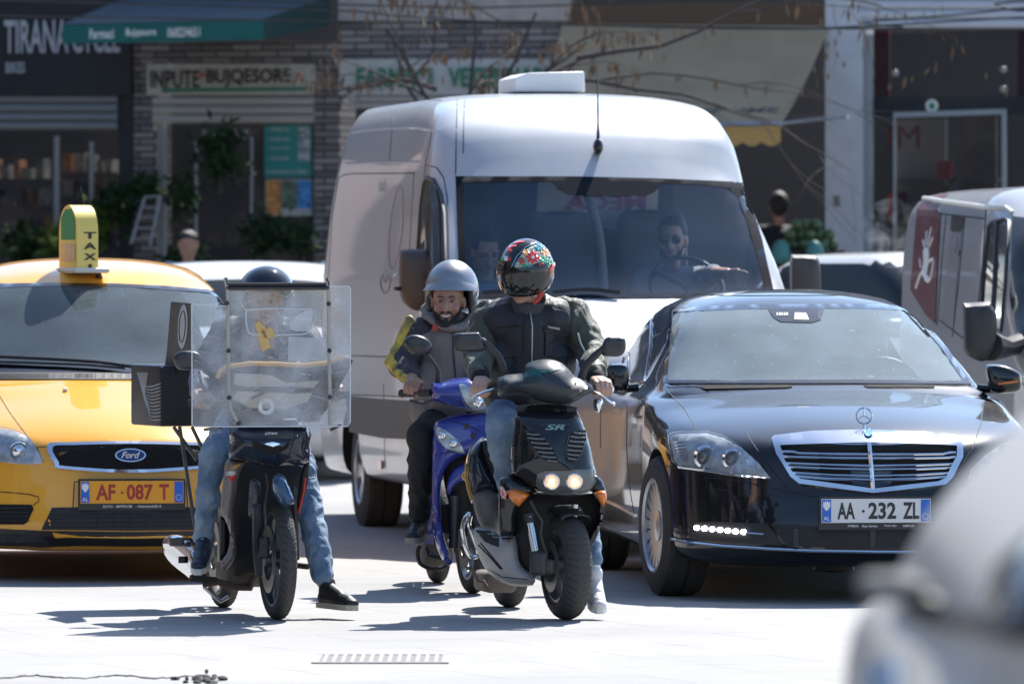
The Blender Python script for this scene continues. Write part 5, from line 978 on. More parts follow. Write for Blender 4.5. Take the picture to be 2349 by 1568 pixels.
def street_person(label, x, y, z, col, hgt=1.75, hair=None, back=False, trous=(.03, .03, .04)):
    root = thing('person', Vector((x, y, z)), label, 'person'); W = lambda a, b, c: Vector((x + a, y + b, z + c * hgt / 1.75)); f = 1 if back else -1; b = MB(); hc = W(0, 0, 1.62); head_caps(b, hc, Vector((0, f, 0)), 1)
    limb(b, [W(0, 0, 1.45), hc - ZU * .05], [.05, .05]); limb(b, [W(0, 0, .95), W(0, 0, 1.3)], [.12, .13])
    for k in (-1, 1): limb(b, [W(k * .18, 0, 1.38), W(k * .24, .02, 1.12), W(k * .22, f * .08, .88)], [.05, .042, .03]); limb(b, [W(k * .22, f * .08, .88), W(k * .22, f * .1, .79)], [.03, .025]); limb(b, [W(k * .09, 0, .92), W(k * .1, 0, .5), W(k * .1, 0, .08)], [.08, .055, .04]); limb(b, [W(k * .1, 0, .05), W(k * .1, f * .16, .04)], [.04, .035])
    link('body', remesh(b, .01, 2), M['skin_d'], root, 180); t = MB(); limb(t, [W(-.16, 0, 1.38), W(.16, 0, 1.38)], [.085, .085]); limb(t, [W(0, 0, 1.3), W(0, 0, .98)], [.17, .16])
    for k in (-1, 1): limb(t, [W(k * .18, 0, 1.38), W(k * .24, .02, 1.12), W(k * .23, f * .07, .93)], [.075, .065, .05])
    link('jacket', wrinkle(remesh(t, .012, 3), .008, 8), mat('cloth_' + str(len(label)), col, .8), root, 180); t = MB()
    for k in (-1, 1): limb(t, [W(k * .08, 0, .95), W(k * .1, 0, .5), W(k * .1, 0, .1)], [.12, .085, .065])
    link('trousers', remesh(t, .012, 3), mat('trouser_dark', trous, .8), root, 180); h = MB(); h.ell(hc + (Vector((0, -.045, .025)) if back else Vector((0, .02, .055))), (.088, .095, .115) if back else (.083, .098, .07)); h.build('hair', M['hair'], root)
    return root
def build_people():
    build_rider_black(); build_rider_blue(); build_rider_delivery()
    hc = P(*z3((1762, 822))[0], 41.15); cab_person('man in sunglasses and a grey shirt steering the white van', hc, Vector((-.15, -1, -.02)), 1.08, mat('shirt_grey', (.22, .24, .27), .8), M['hair'], 'dark', (P(*z3((1960, 985))[0], 41.0), P(*z3((2035, 985))[0], 40.75), P(*z3((2105, 1000))[0], 40.6)), beard=True)
    hc = P(*z3((848, 885))[0], 41.0); cab_person('woman with glasses and tied-up dark hair in the passenger seat of the white van', hc, Vector((.35, -1, -.35)), 1.0, mat('top_blue', (.10, .16, .25), .8), M['hair'], 'thin', bun=True)
# ---------------------------------------------------------------- scooters and mopeds
def bike_wheel(root, fr, y, r, wd, rim_r, steer, kind='alloy', x=0, tube=.0, name='wheel', rimm=None):
    a = R(steer); ax = -(fr.ex * math.cos(a) + fr.ey * math.sin(a)); c = fr.W(x, y, r); t = MB(); rc = r - wd * .5
    prof = [(rim_r, -wd * .36), (rim_r + .006, -wd * .42)] + [(rc - wd * .04 + (wd * .54) * math.cos(R(q)), wd * .5 * math.sin(R(q))) for q in range(-84, 85, 12)] + [(rim_r + .006, wd * .42), (rim_r, wd * .36)]
    t.lathe(c, ax, prof, 64); tm = t.build(name, mat('tyre_rubber', (.05, .049, .048), .75, bump=.6, bscale=90, dirt=.22, dirtcol=(.14, .125, .11)), root, 50)
    g = MB(); u = ax.cross(ZU).normalized(); v2 = ax.cross(u)
    for k in range(44):
        for s in (-1, 1):
            pts = []
            for q, dd in ((14, 0), (38, .045), (58, .075)):
                an = 2 * math.pi * k / 44 + dd * (1 if s > 0 else 1); rr = rc - wd * .04 + wd * .54 * math.cos(R(q)) + .0006; h = wd * .5 * math.sin(R(q)) * s; pts.append(c + ax * h + (u * math.cos(an) + v2 * math.sin(an)) * rr)
            g.tube(pts, .0016, 4)
    g.build('tread_groove', M['seam'], tm, 0)
    m = MB(); rm = rimm or M['alloy']; m.lathe(c, ax, [(rim_r + .004, -wd * .38), (rim_r + .004, wd * .38), (rim_r - .010, wd * .40), (rim_r - .02, wd * .25), (rim_r - .02, -wd * .25), (rim_r - .01, -wd * .4)], 48)
    n = 5 if kind == 'alloy' else 6
    for i in range(n):
        an = 2 * math.pi * i / n + .4; dd = u * math.cos(an) + v2 * math.sin(an); tt = ax.cross(dd); a0 = c + dd * .03; a1 = c + dd * (rim_r - .012); w0, w1 = (.022, .014) if kind == 'alloy' else (.014, .009)
        q = [a0 - tt * w0, a0 + tt * w0, a1 + tt * w1, a1 - tt * w1]; h = ax * wd * .16; m.add([p + h for p in q] + [p - h for p in q], [(0, 1, 2, 3), (4, 7, 6, 5), (0, 4, 5, 1), (1, 5, 6, 2), (2, 6, 7, 3), (3, 7, 4, 0)])
    m.lathe(c, ax, [(.001, -.05), (.036, -.05), (.04, -.03), (.04, .03), (.03, .06), (.001, .06)], 20, closed=False); m.build('rim', rm, tm, 40)
    d = MB(); rr = rim_r * .72; d.lathe(c + ax * wd * .55, ax, [(rr * .62, -.002), (rr, -.002), (rr, .002), (rr * .62, .002)], 36); d.build('brake_disc', mat('disc_steel', (.25, .24, .23), .4, .9), tm, 30); return ax, c
def bv_part(mb, name, m, root, smooth=50):
    o = mb.build(name, m, root, smooth); return o, BVHTree.FromPolygons([tuple(v.co + WL[root]) for v in o.data.vertices], [tuple(p.vertices) for p in o.data.polygons])
def ptube(pts, Y, r, n=10, mb=None, flat=1.0): mb = mb or MB(); Ys = Y if isinstance(Y, (list, tuple)) else [Y] * len(pts); mb.tube([P(p[0], p[1], y) for p, y in zip(pts, Ys)], r, n, flat=flat); return mb
def build_scooter_black():
    fr = Fr(.219, 31.95, 11); root = thing('scooter', fr.o, 'black sport scooter with twin lit headlamps, vented nose and silver belly, nearest of the riders', 'scooter')
    root['label'] = 'black scooter with twin round lit headlamps and a vented nose'
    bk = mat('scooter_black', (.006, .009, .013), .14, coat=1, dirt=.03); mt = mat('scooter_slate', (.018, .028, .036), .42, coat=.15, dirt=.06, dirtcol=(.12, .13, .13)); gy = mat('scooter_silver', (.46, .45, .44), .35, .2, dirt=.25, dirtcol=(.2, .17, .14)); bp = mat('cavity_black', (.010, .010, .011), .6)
    bike_wheel(root, fr, 0, .247, .135, .165, 6, x=.03, rimm=mat('rim_grey', (.28, .28, .29), .4, .7, dirt=.2)); bike_wheel(root, fr, 1.22, .243, .13, .165, 0, rimm=MATS['rim_grey'])
    # cavity behind the wheel, legshield, nose
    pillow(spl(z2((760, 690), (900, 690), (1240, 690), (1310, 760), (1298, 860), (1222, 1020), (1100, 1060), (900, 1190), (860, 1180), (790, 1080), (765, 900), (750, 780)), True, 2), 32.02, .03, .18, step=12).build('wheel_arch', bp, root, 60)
    pillow(z2((690, 610), (755, 580), (870, 640), (910, 690), (860, 700), (800, 775), (778, 860), (775, 950), (735, 952), (688, 950), (680, 800), (682, 700)), 31.86, .035, .16, step=9).build('leg_shield', bk, root, 50)
    pillow(z2((1225, 590), (1262, 588), (1300, 625), (1325, 700), (1312, 790), (1290, 880), (1218, 1015), (1215, 1000), (1275, 860), (1285, 780), (1245, 700), (1215, 670)), 31.86, .03, .16, step=8).build('leg_shield', bk, root, 50)
    no = spl(z2((792, 212), (960, 205), (1130, 212), (1158, 232), (1200, 330), (1228, 430), (1250, 560), (1242, 640), (1205, 690), (1060, 698), (930, 685), (860, 640), (800, 600), (757, 575), (755, 430), (772, 300)), True, 2); nb = pillow(no, 31.84, .11, .16, tilt=(0, -.03), step=8); no_, bv = bv_part(nb, 'front_shield', bk, root)
    g1, g2 = z2((832, 322), (880, 328), (955, 378), (1008, 440), (1036, 512), (1000, 515), (940, 490), (888, 432), (850, 372)), z2((1098, 345), (1150, 322), (1190, 322), (1196, 380), (1172, 450), (1132, 512), (1085, 510), (1078, 430))
    for q, rows in ((g1, ((345, 845, 930), (370, 850, 960), (397, 870, 985), (425, 885, 1002), (452, 905, 1014), (478, 930, 1024), (502, 965, 1034))), (g2, ((338, 1120, 1190), (362, 1100, 1194), (388, 1092, 1192), (414, 1084, 1184), (440, 1080, 1174), (466, 1082, 1160), (490, 1084, 1144)))):
        o = patch(bv, q, .003, .002, 7).build('air_vent', M['dark'], no_, 60); s = MB()
        for y, xa, xb in rows: seam(bv, z2((xa + 6, y - 4), ((xa + xb) / 2, y + 2), (xb - 4, y + 4)), .0042, .004, s, n=5)
        s.build('vent_slat', mat('slat_grey', (.16, .17, .17), .5), o)
        seam(bv, q, .0035, .003, closed=True).build('vent_rim', bk, o)
    hl = patch(bv, spl(z2((922, 575), (965, 562), (1090, 560), (1222, 560), (1232, 620), (1200, 672), (1080, 682), (945, 668), (915, 630)), True, 2), .003, .003, 8).build('headlight_unit', mat('lamp_dark', (.05, .055, .06), .2, .3), root, 60)
    for c, r in ((z2((996, 618))[0], 18), (z2((1131, 617))[0], 18)):
        p = PB(bv, c, .010); q = MB(); q.lathe(p, Vector((0, -1, -.05)), [(r * .96 / 505, -.01), (r * 1.06 / 505, .006), (r * .9 / 505, .008), (r * .55 / 505, -.006)], 30, closed=False); o = q.build('headlight', M['chrome'], hl)
        q = MB(); q.ell(p, (r * .84 / 505, .012, r * .84 / 505)); q.build('bulb', mat('lamp_glow', (.95, .62, .38), .15, emit=.55), o); q = MB(); q.ell(p - YU * .012, (.011, .008, .011)); q.build('filament', mat('lamp_hot', (1, .8, .5), .1, emit=5), o) if 0 else q.build('filament_core', mat('lamp_hot', (1, .8, .5), .1, emit=5), o)
    patch(bv, z2((918, 572), (965, 558), (1226, 556), (1236, 620), (1203, 675), (1080, 685), (943, 671), (911, 630)), .022, .003, 10).build('lamp_cover', M['lens'], hl, 60)
    text_mb('SR', P(*z2((1015, 302))[0], 31.75), fr.ex, ZU, .092, .026, .03, .002, shear=.3, bvh=bv).build('badge_lettering', mat('letter_mint', (.22, .36, .32), .4), no_, 0); text_mb('SPORT SERIES', P(*z2((1015, 286))[0], 31.75), fr.ex, ZU, .14, .009, .0, .002, bvh=bv).build('small_lettering', mat('letter_grey', (.08, .09, .1), .4), no_, 0)
    for q, nm in ((z2((728, 682), (760, 670), (800, 672), (866, 702), (840, 730), (800, 775), (765, 750), (738, 715)), 0), (z2((1248, 690), (1290, 678), (1318, 680), (1326, 720), (1312, 760), (1300, 780), (1280, 745)), 1)): pillow(q, 31.80, .03, .06, step=6).build('indicator_lamp', M['orange'], root, 60)
    # ribbed neck, handlebar cover
    nk = MB()
    for i in range(5): pillow(spl(z2((800 + i * 3, 178 + i * 9), (960, 168 + i * 9), (1125 - i * 2, 178 + i * 9), (1135, 192 + i * 9), (960, 186 + i * 9), (796, 192 + i * 9)), True, 2), 31.90 - i * .008, .02, .12, step=7, mb=nk)
    nk.build('steering_boot', M['black'], root, 50)
    hb = spl(z1((888, 1205), (960, 1180), (1090, 1168), (1105, 1110), (1165, 1076), (1285, 1060), (1385, 1086), (1450, 1140), (1500, 1195), (1570, 1225), (1640, 1275), (1642, 1310), (1565, 1350), (1475, 1398), (1350, 1412), (1205, 1382), (1080, 1335), (960, 1342), (898, 1345), (885, 1285)), True, 3); ho, hv = bv_part(pillow(hb, 31.92, .13, .12, tilt=(0, -.04), step=8), 'handlebar_cover', mt, root, 60)
    patch(hv, z1((1098, 1128), (1250, 1140), (1385, 1138), (1300, 1160), (1225, 1168), (1250, 1200), (1282, 1232), (1190, 1185), (1092, 1212), (1115, 1170)), .002, .001, 6).build('star_decal', mat('decal_teal', (.012, .085, .09), .35), ho, 60)
    sm = MB(); seam(hv, z1((890, 1300), (1000, 1285), (1100, 1320), (1210, 1360), (1350, 1385), (1470, 1370), (1560, 1320)), .0022, 0, sm); seam(hv, z1((1500, 1195), (1540, 1260), (1545, 1310)), .0022, 0, sm); sm.build('panel_gap', M['seam'], ho)
    for q in ((1502, 1245), (1540, 1300)): MB().lathe(PB(hv, z1(q)[0], .001), Vector((0, -1, 0)), [(.001, .003), (.006, .002), (.006, 0)], 8, closed=False).build('screw', M['steel'], ho)
    g = MB(); g.tube([P(1082, 893, 32.03), P(1160, 893, 31.97)], .017, 12); g.build('grip', M['rubber'], root); g = MB(); g.tube([P(1398, 893, 32.03), P(1330, 893, 31.98)], .017, 12); g.build('grip', M['rubber'], root)
    g = MB(); g.ell(P(1402, 893, 32.03), (.014, .014, .02)); g.build('bar_end', M['chrome'], root)
    l = ptube(z1((895, 1290), (850, 1293), (790, 1312), (730, 1335), (700, 1350)), [31.92, 31.9, 31.89, 31.9, 31.93], [.008, .0085, .008, .007, .006], 8, flat=.7); l.ell(P(*z1((702, 1350))[0], 31.93), .009); l.build('brake_lever', M['chrome'], root); l = ptube(z1((1640, 1310), (1690, 1335), (1745, 1372), (1800, 1410)), [31.95, 31.92, 31.92, 31.95], [.008, .008, .0065, .0055], 8, flat=.7); l.ell(P(*z1((1800, 1410))[0], 31.95), .009); l.build('brake_lever', M['chrome'], root)
    pillow(spl(z1((1650, 1370), (1700, 1365), (1716, 1390), (1700, 1460), (1675, 1478), (1645, 1450), (1640, 1400)), True, 2), 32.0, .03, .04, step=6).build('bar_weight', M['chrome'], root, 60)
    # mirrors
    for hs, st, rs in ((z1((545, 885), (560, 858), (640, 850), (728, 848), (752, 862), (792, 955), (785, 990), (700, 1003), (610, 1006), (560, 992), (546, 930)), z1((765, 900), (810, 935), (860, 985), (905, 1045), (930, 1110), (940, 1200)), [.010, .014, .016, .018, .020, .022]), (z1((1700, 975), (1738, 892), (1800, 885), (1870, 888), (1893, 912), (1892, 985), (1850, 1034), (1760, 1038), (1712, 1025)), z1((1720, 970), (1660, 1025), (1610, 1075), (1570, 1130), (1550, 1190), (1540, 1235)), [.014, .018, .018, .018, .019, .02])):
        o = mirror_housing(root, 'mirror', hs, 31.98, .06, mat('mirror_black', (.03, .031, .033), .35, coat=.2)); ptube(st, 32.0, rs, 10).build('mirror_stem', M['black'], o)
    # side panel, seat, belly
    so, sv2 = bv_part(pillow(spl(z2((590, 368), (545, 392), (505, 440), (484, 520), (480, 590), (496, 670), (520, 755), (560, 720), (620, 690), (682, 722), (690, 640), (655, 560), (612, 470)), True, 2), 32.45, .11, .3, step=8), 'tail_panel', mat('panel_blueblack', (.012, .022, .034), .2, coat=1, dirt=.05), root)
    s = MB(); seam(sv2, z2((490, 520), (487, 590), (502, 670), (522, 735)), .006, .002, s); seam(sv2, z2((503, 540), (500, 600), (514, 670), (532, 730)), .003, .003, s); s.build('pinstripe', mat('stripe_gold', (.55, .32, .04), .3), so)
    q = MB(); q.ell(P(*z2((478, 592))[0], 32.5), (.012, .02, .022)); q.build('tail_indicator', M['orange'], so)
    pillow(spl(z2((590, 385), (640, 400), (700, 470), (720, 600), (690, 690), (650, 620), (605, 520), (585, 440)), True, 2), 32.38, .05, .5, step=9).build('seat', mat('seat_vinyl', (.015, .015, .015), .6, bump=.3), root, 60)
    pillow(spl(z2((520, 690), (600, 660), (690, 700), (690, 925), (600, 915), (555, 850), (530, 760)), True, 2), 32.4, .05, .3, step=9).build('under_seat_panel', mat('panel_taupe', (.13, .125, .12), .45, .2, dirt=.2), root, 60)
    bo, bbv = bv_part(pillow(spl(z2((528, 930), (560, 905), (640, 912), (690, 950), (780, 950), (800, 1090), (840, 1150), (890, 1185), (885, 1240), (760, 1243), (655, 1195), (590, 1125), (548, 1025)), True, 2), 32.05, .08, .25, tilt=(-.14, 0), step=8), 'belly_pan', gy, root)
    patch(bbv, z2((542, 912), (680, 925), (684, 1015), (640, 1000), (600, 980)), .003, .002, 8).build('footboard_mat', M['rubber'], bo, 60); sm = MB(); seam(bbv, z2((560, 1000), (620, 1060), (690, 1140), (705, 1145), (650, 1080), (575, 990)), .004, 0, sm); seam(bbv, z2((590, 1125), (700, 1190), (850, 1205)), .0025, 0, sm); sm.build('panel_gap', M['seam'], bo); patch(bbv, z2((700, 960), (752, 962), (752, 970), (700, 968)), .004, .001, 6).build('small_plate', M['dark'], bo, 0)
    lo = pillow(z2((688, 650), (705, 655), (728, 690), (725, 730), (700, 725), (690, 700)), 31.79, .01, .03, step=6).build('red_sticker', mat('sticker_red', (.5, .04, .05), .4, col2=(.7, .6, .6), vscale=60), root, 0)
    rg = MB(); rg.tube([P(*z2(p)[0], 32.3) for p in spl([(498, 820), (514, 822), (505, 880), (525, 940), (552, 1020), (553, 1066), (515, 1068), (485, 1010), (466, 910), (480, 850)], True, 4) + [(498, 820)]], .011, 10); rg.build('chrome_guard', M['chrome'], root)
    l = ptube(z2((488, 1138), (520, 1140), (560, 1215), (590, 1218), (610, 1250)), 32.5, .009, 8); l.build('centre_stand', mat('rusty_steel', (.12, .085, .065), .7, .3), root); q = MB(); rbox(P(*z2((660, 1215))[0], 32.7), (.16, .3, .1), .03, mb=q, fr=fr); q.build('engine_case', mat('engine_grime', (.10, .085, .07), .7, .2, dirt=.4), root)
    # fork, caliper, mudguard
    f = MB(); f.tube([P(*z2((862, 835))[0], 31.82), P(*z2((905, 1060))[0], 31.80)], .019, 14); f.build('fork_tube', mat('fork_chrome', (.55, .58, .62), .18, 1), root); f = MB(); f.tube([P(*z2((858, 820))[0], 31.83), P(*z2((866, 875))[0], 31.82)], .026, 14); f.tube([P(*z2((900, 1035))[0], 31.8), P(*z2((925, 1150))[0], 31.8)], .028, 12); f.build('fork_slider', M['black'], root)
    f = MB(); f.tube([P(*z2((1138, 760))[0], 31.9), P(*z2((1130, 900))[0], 31.9)], .019, 14); f.build('fork_tube', MATS['fork_chrome'], root)
    c = MB(); rbox(P(*z2((915, 1110))[0], 31.76), (.075, .09, .11), .018, mb=c); rbox(P(*z2((965, 1130))[0], 31.77), (.07, .06, .07), .015, mb=c); c.build('brake_caliper', mat('caliper_black', (.015, .015, .016), .4, dirt=.2), root)
    h = ptube(z2((870, 740), (900, 800), (940, 860), (930, 940), (960, 1040), (965, 1110)), 31.75, .006, 8); h.build('brake_hose', M['black'], root)
    mg = MB(); ax = fr.ex; cw = fr.W(.03, 0, .247); a9 = R(9); axx = -(fr.ex * math.cos(a9) + fr.ey * math.sin(a9)); f_ = axx.cross(ZU).normalized(); f_ = f_ if f_.y < 0 else -f_; nn = 18; vs = []
    for i, a in enumerate(pol(58, 150, nn)):
        for k, (h, dr) in enumerate(((-.070, -.012), (-.064, .006), (-.03, .018), (.03, .018), (.064, .006), (.070, -.012))): rr = .262 + dr; vs.append(cw + axx * h + (f_ * math.cos(R(a)) + ZU * math.sin(R(a))) * rr)
    mg.add(vs, [(i * 6 + k, i * 6 + k + 1, (i + 1) * 6 + k + 1, (i + 1) * 6 + k) for i in range(nn - 1) for k in range(5)]); o = mg.build('mudguard', mat('guard_black', (.016, .017, .018), .35, coat=.3, dirt=.1), root, 60); s = o.modifiers.new('t', 'SOLIDIFY'); s.thickness = .004
    return fr
def build_scooter_blue():
    fr = Fr(-.195, 34.58, 9); root = thing('scooter', fr.o, 'royal blue scooter behind the black one, ridden by the bearded man', 'scooter'); bl = mat('scooter_blue', (.035, .055, .29), .2, coat=1, dirt=.04)
    bike_wheel(root, fr, 0, .268, .08, .2, 4, 'thin', rimm=mat('rim_bluegrey', (.22, .27, .33), .35, .7)); bike_wheel(root, fr, 1.2, .268, .09, .2, 0, 'thin')
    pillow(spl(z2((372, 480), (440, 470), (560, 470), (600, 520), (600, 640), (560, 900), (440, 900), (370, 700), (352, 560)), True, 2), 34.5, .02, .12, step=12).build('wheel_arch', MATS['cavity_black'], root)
    o, bv = bv_part(pillow(spl(z2((296, 300), (330, 262), (400, 238), (500, 225), (600, 215), (700, 240), (705, 400), (620, 460), (560, 445), (470, 472), (395, 515), (350, 590), (332, 700), (335, 830), (360, 980), (405, 1108), (362, 1112), (312, 1010), (290, 850), (284, 700), (286, 480)), True, 2), 34.42, .07, .12, tilt=(0, -.02), dm=26, step=8), 'leg_shield', bl, root, 60)
    q = patch(bv, spl(z2((312, 305), (360, 320), (435, 378), (474, 445), (420, 440), (370, 428), (330, 380)), True, 2), .004, .006, 7).build('indicator_lamp', mat('lamp_base', (), 0), o, 60); c = MB()
    for p in ((350, 352), (412, 400)): c.ell(PB(bv, z2(p)[0], .008), (.022, .012, .022))
    c.build('lamp_reflector', M['chrome'], q); patch(bv, z2((310, 302), (362, 317), (438, 376), (478, 447), (420, 443), (368, 431), (328, 382)), .016, .003, 9).build('lamp_cover', M['lens'], q, 60)
    sm = MB(); seam(bv, z2((350, 262), (440, 275), (520, 300), (570, 330)), .003, 0, sm); seam(bv, z2((300, 470), (380, 450), (470, 452)), .003, 0, sm); sm.build('panel_gap', M['seam'], o)
    for p in ((492, 295), (530, 355)): MB().lathe(PB(bv, z2(p)[0], .002), Vector((0, -1, 0)), [(.001, .004), (.012, .003), (.014, 0)], 10, closed=False).build('screw_cap', M['black'], o)
    pillow(spl(z2((372, 680), (385, 600), (430, 540), (500, 520), (560, 560), (560, 640), (480, 620), (420, 650), (390, 700)), True, 2), 34.38, .05, .1, step=8).build('mudguard', bl, root, 60)
    ho, hv = bv_part(pillow(spl(z1((365, 1242), (430, 1246), (520, 1216), (620, 1204), (690, 1208), (760, 1240), (830, 1320), (830, 1420), (790, 1460), (720, 1465), (640, 1440), (540, 1422), (400, 1388), (352, 1392), (372, 1330)), True, 3), 34.45, .12, .12, dm=45, step=8), 'handlebar_cover', bl, root, 60)
    hl = patch(hv, spl(z1((588, 1258), (640, 1262), (700, 1300), (760, 1350), (800, 1400), (770, 1460), (700, 1452), (650, 1402), (605, 1315)), True, 2), .004, .006, 8).build('headlight', mat('lamp_base', (), 0), ho, 60); c = MB(); c.ell(PB(hv, z1((738, 1385))[0], .01), (.026, .014, .026)); c.build('lamp_reflector', M['chrome'], hl); patch(hv, z1((585, 1256), (642, 1259), (702, 1297), (765, 1348), (804, 1402), (772, 1463), (698, 1455), (646, 1404), (601, 1315)), .02, .003, 10).build('lamp_cover', M['lens'], hl, 60)
    sm = MB(); seam(hv, z1((372, 1335), (450, 1350), (560, 1375), (650, 1405)), .0025, 0, sm); sm.build('panel_gap', M['seam'], ho)
    g = MB(); g.tube([P(*z1((140, 1325))[0], 34.6), P(*z1((370, 1320))[0], 34.5)], .018, 12); g.ell(P(*z1((142, 1325))[0], 34.6), .021); g.build('grip', M['rubber'], root); l = ptube(z1((390, 1370), (320, 1400), (250, 1395), (200, 1380)), 34.42, .008, 8); l.build('brake_lever', M['black'], root); g = MB(); g.tube([P(1135, 905, 34.5), P(1190, 905, 34.6)], .018, 12); g.build('grip', M['rubber'], root)
    o = mirror_housing(root, 'mirror', circ(*z1((266, 948))[0], 33, 23, 14, 17), 34.5, .07, mat('mirror_black', (), 0)); ptube(z1((345, 1025), (378, 1065), (408, 1110), (424, 1150), (424, 1245)), 34.52, [.008, .007, .008, .012, .016], 8).build('mirror_stem', M['black'], o)
    f = MB(); f.tube([P(*z2((418, 700))[0], 34.42), P(*z2((412, 1010))[0], 34.5)], .024, 12); f.build('fork_slider', mat('fork_dark', (.03, .035, .045), .4, .4, dirt=.15), root); f = MB(); f.tube([P(*z2((365, 760))[0], 34.55), P(*z2((360, 930))[0], 34.55)], .03, 10); f.build('brake_hose', M['black'], root)
    f = MB(); f.tube([P(*z2(p)[0], 34.8) for p in spl([(215, 1005), (200, 1040), (215, 1110), (300, 1145), (370, 1125), (350, 1080), (270, 1060), (250, 1010)], False, 4)], .011, 8); f.build('foot_rest', M['black'], root); q = MB(); rbox(P(*z2((300, 1040))[0], 35.1), (.16, .3, .14), .04, mb=q, fr=fr); q.build('engine_case', mat('engine_grime', (), 0), root)
    pillow(spl(z2((255, 300), (300, 290), (300, 900), (285, 1080), (250, 1000), (240, 700)), True, 2), 34.95, .03, .5, step=12).build('side_panel', bl, root); pillow(spl([(985, 965), (1100, 960), (1110, 1000), (990, 1010)], True, 2), 34.9, .04, .6).build('seat', MATS['seat_vinyl'], root)
def build_moped():
    fr = Fr(-1.075, 31.97, 14.3); root = thing('delivery_moped', fr.o, 'dark blue delivery moped with a big clear plastic screen taped in front', 'moped'); bl = mat('moped_navy', (.007, .016, .035), .14, coat=1, dirt=.05); bp = MATS['cavity_black']; tp = mat('moped_taupe', (.19, .165, .145), .35, .3, dirt=.15)
    bike_wheel(root, fr, 0, .277, .08, .215, 0, 'thin', rimm=mat('rim_navy', (.05, .07, .09), .35, .6, dirt=.15)); bike_wheel(root, fr, 1.2, .272, .085, .21, 0, 'thin', rimm=mat('rim_dirty', (.22, .2, .18), .5, .5, dirt=.4))
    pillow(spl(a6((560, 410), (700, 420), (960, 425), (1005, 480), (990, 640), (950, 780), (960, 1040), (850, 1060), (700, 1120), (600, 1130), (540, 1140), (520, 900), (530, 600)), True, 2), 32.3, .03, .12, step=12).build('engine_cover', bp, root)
    o, bv = bv_part(pillow(spl(a6((520, 170), (700, 165), (1012, 170), (1022, 300), (1024, 400), (960, 425), (900, 432), (800, 446), (700, 422), (600, 392), (502, 382), (508, 280)), True, 2), 31.92, .10, .14, step=8), 'front_cowl', bl, root, 60)
    q = MB(); patch(bv, a6((650, 255), (760, 300), (860, 300), (900, 260), (890, 310), (820, 350), (740, 348), (660, 300)), .004, .003, 8, mb=q); q.build('cowl_inset', M['dark'], o, 60); patch(bv, a6((735, 285), (790, 272), (840, 285), (790, 305)), .008, .003, 6).build('position_lamp', M['chrome'], o, 0); sm = MB(); seam(bv, a6((640, 330), (700, 395), (800, 440), (900, 350), (940, 200)), .003, 0, sm); seam(bv, a6((520, 250), (640, 330)), .003, 0, sm); sm.build('panel_gap', M['seam'], o); text_mb('LIFAN', P(*a6((778, 216))[0], 31.8), fr.ex, ZU, .06, .011, .02, .002, shear=.3, bvh=bv).build('cowl_lettering', M['white'], o, 0)
    ls, lv = bv_part(pillow(spl(a6((492, 385), (560, 395), (608, 402), (575, 460), (552, 540), (545, 620), (524, 740), (538, 860), (546, 1000), (505, 1085), (462, 1112), (444, 1065), (488, 1000), (512, 880), (470, 765), (446, 720), (460, 560)), True, 2), 31.98, .04, .14, dm=14, step=7), 'leg_shield', tp, root, 60)
    text_mb('UFEN', P(*a6((515, 478))[0], 31.9), fr.ex, ZU, .045, .02, .02, .002, shear=.3, bvh=lv).build('shield_lettering', M['white'], ls, 0); q = MB(); patch(lv, a6((497, 498), (548, 486), (548, 500), (525, 535)), .003, .001, 5, mb=q); q.build('red_flash', M['red'], ls, 0); q = MB(); patch(lv, a6((510, 445), (540, 425), (590, 408), (560, 435), (520, 450)), .003, .001, 5, mb=q); q.build('orange_flash', mat('flash_orange', (.6, .25, .04), .4), ls, 0)
    pillow(a6((440, 760), (480, 770), (500, 840), (500, 960), (470, 1040), (440, 1050)), 32.1, .02, .1, step=8).build('inner_shield', bp, root); pillow(a6((1000, 400), (1024, 390), (1022, 480), (1002, 600), (958, 760), (936, 772), (950, 620), (968, 480)), 31.98, .02, .12, step=6).build('leg_shield', bp, root, 60); q = MB(); ptube(a6((1000, 510), (990, 600), (955, 740)), 31.93, .006, 6, q); q.build('red_trim', M['red'], root)
    pillow(spl(a6((782, 530), (800, 490), (830, 480), (875, 520), (925, 640), (928, 672), (900, 688), (850, 684), (815, 640), (790, 600)), True, 2), 31.72, .06, .12, step=6).build('mudguard', mat('guard_blue', (.02, .07, .15), .15, coat=1), root, 60); pillow(spl(a6((640, 520), (690, 525), (708, 580), (700, 680), (660, 760), (628, 750), (632, 620)), True, 2), 31.85, .03, .1, step=6).build('fork_guard', mat('guard_grey', (.07, .075, .08), .35, .3), root)
    f = MB(); f.tube([P(*a6((684, 690))[0], 31.80), P(*a6((684, 960))[0], 31.93), P(*a6((700, 1140))[0], 31.95)], [.022, .022, .018], 12); f.build('fork_slider', mat('fork_dark', (), 0), root); f = MB(); f.tube([P(*a6((925, 560))[0], 31.9), P(*a6((945, 980))[0], 31.95)], .012, 10); f.build('brake_cable', M['black'], root); f = ptube(a6((745, 480), (760, 560), (735, 700), (745, 860), (735, 960)), 31.78, .006, 6); f.build('brake_hose', M['black'], root)
    q = MB(); rbox(P(*a6((735, 960))[0], 31.86), (.045, .06, .1), .012, mb=q); q.build('brake_caliper', M['black'], root)
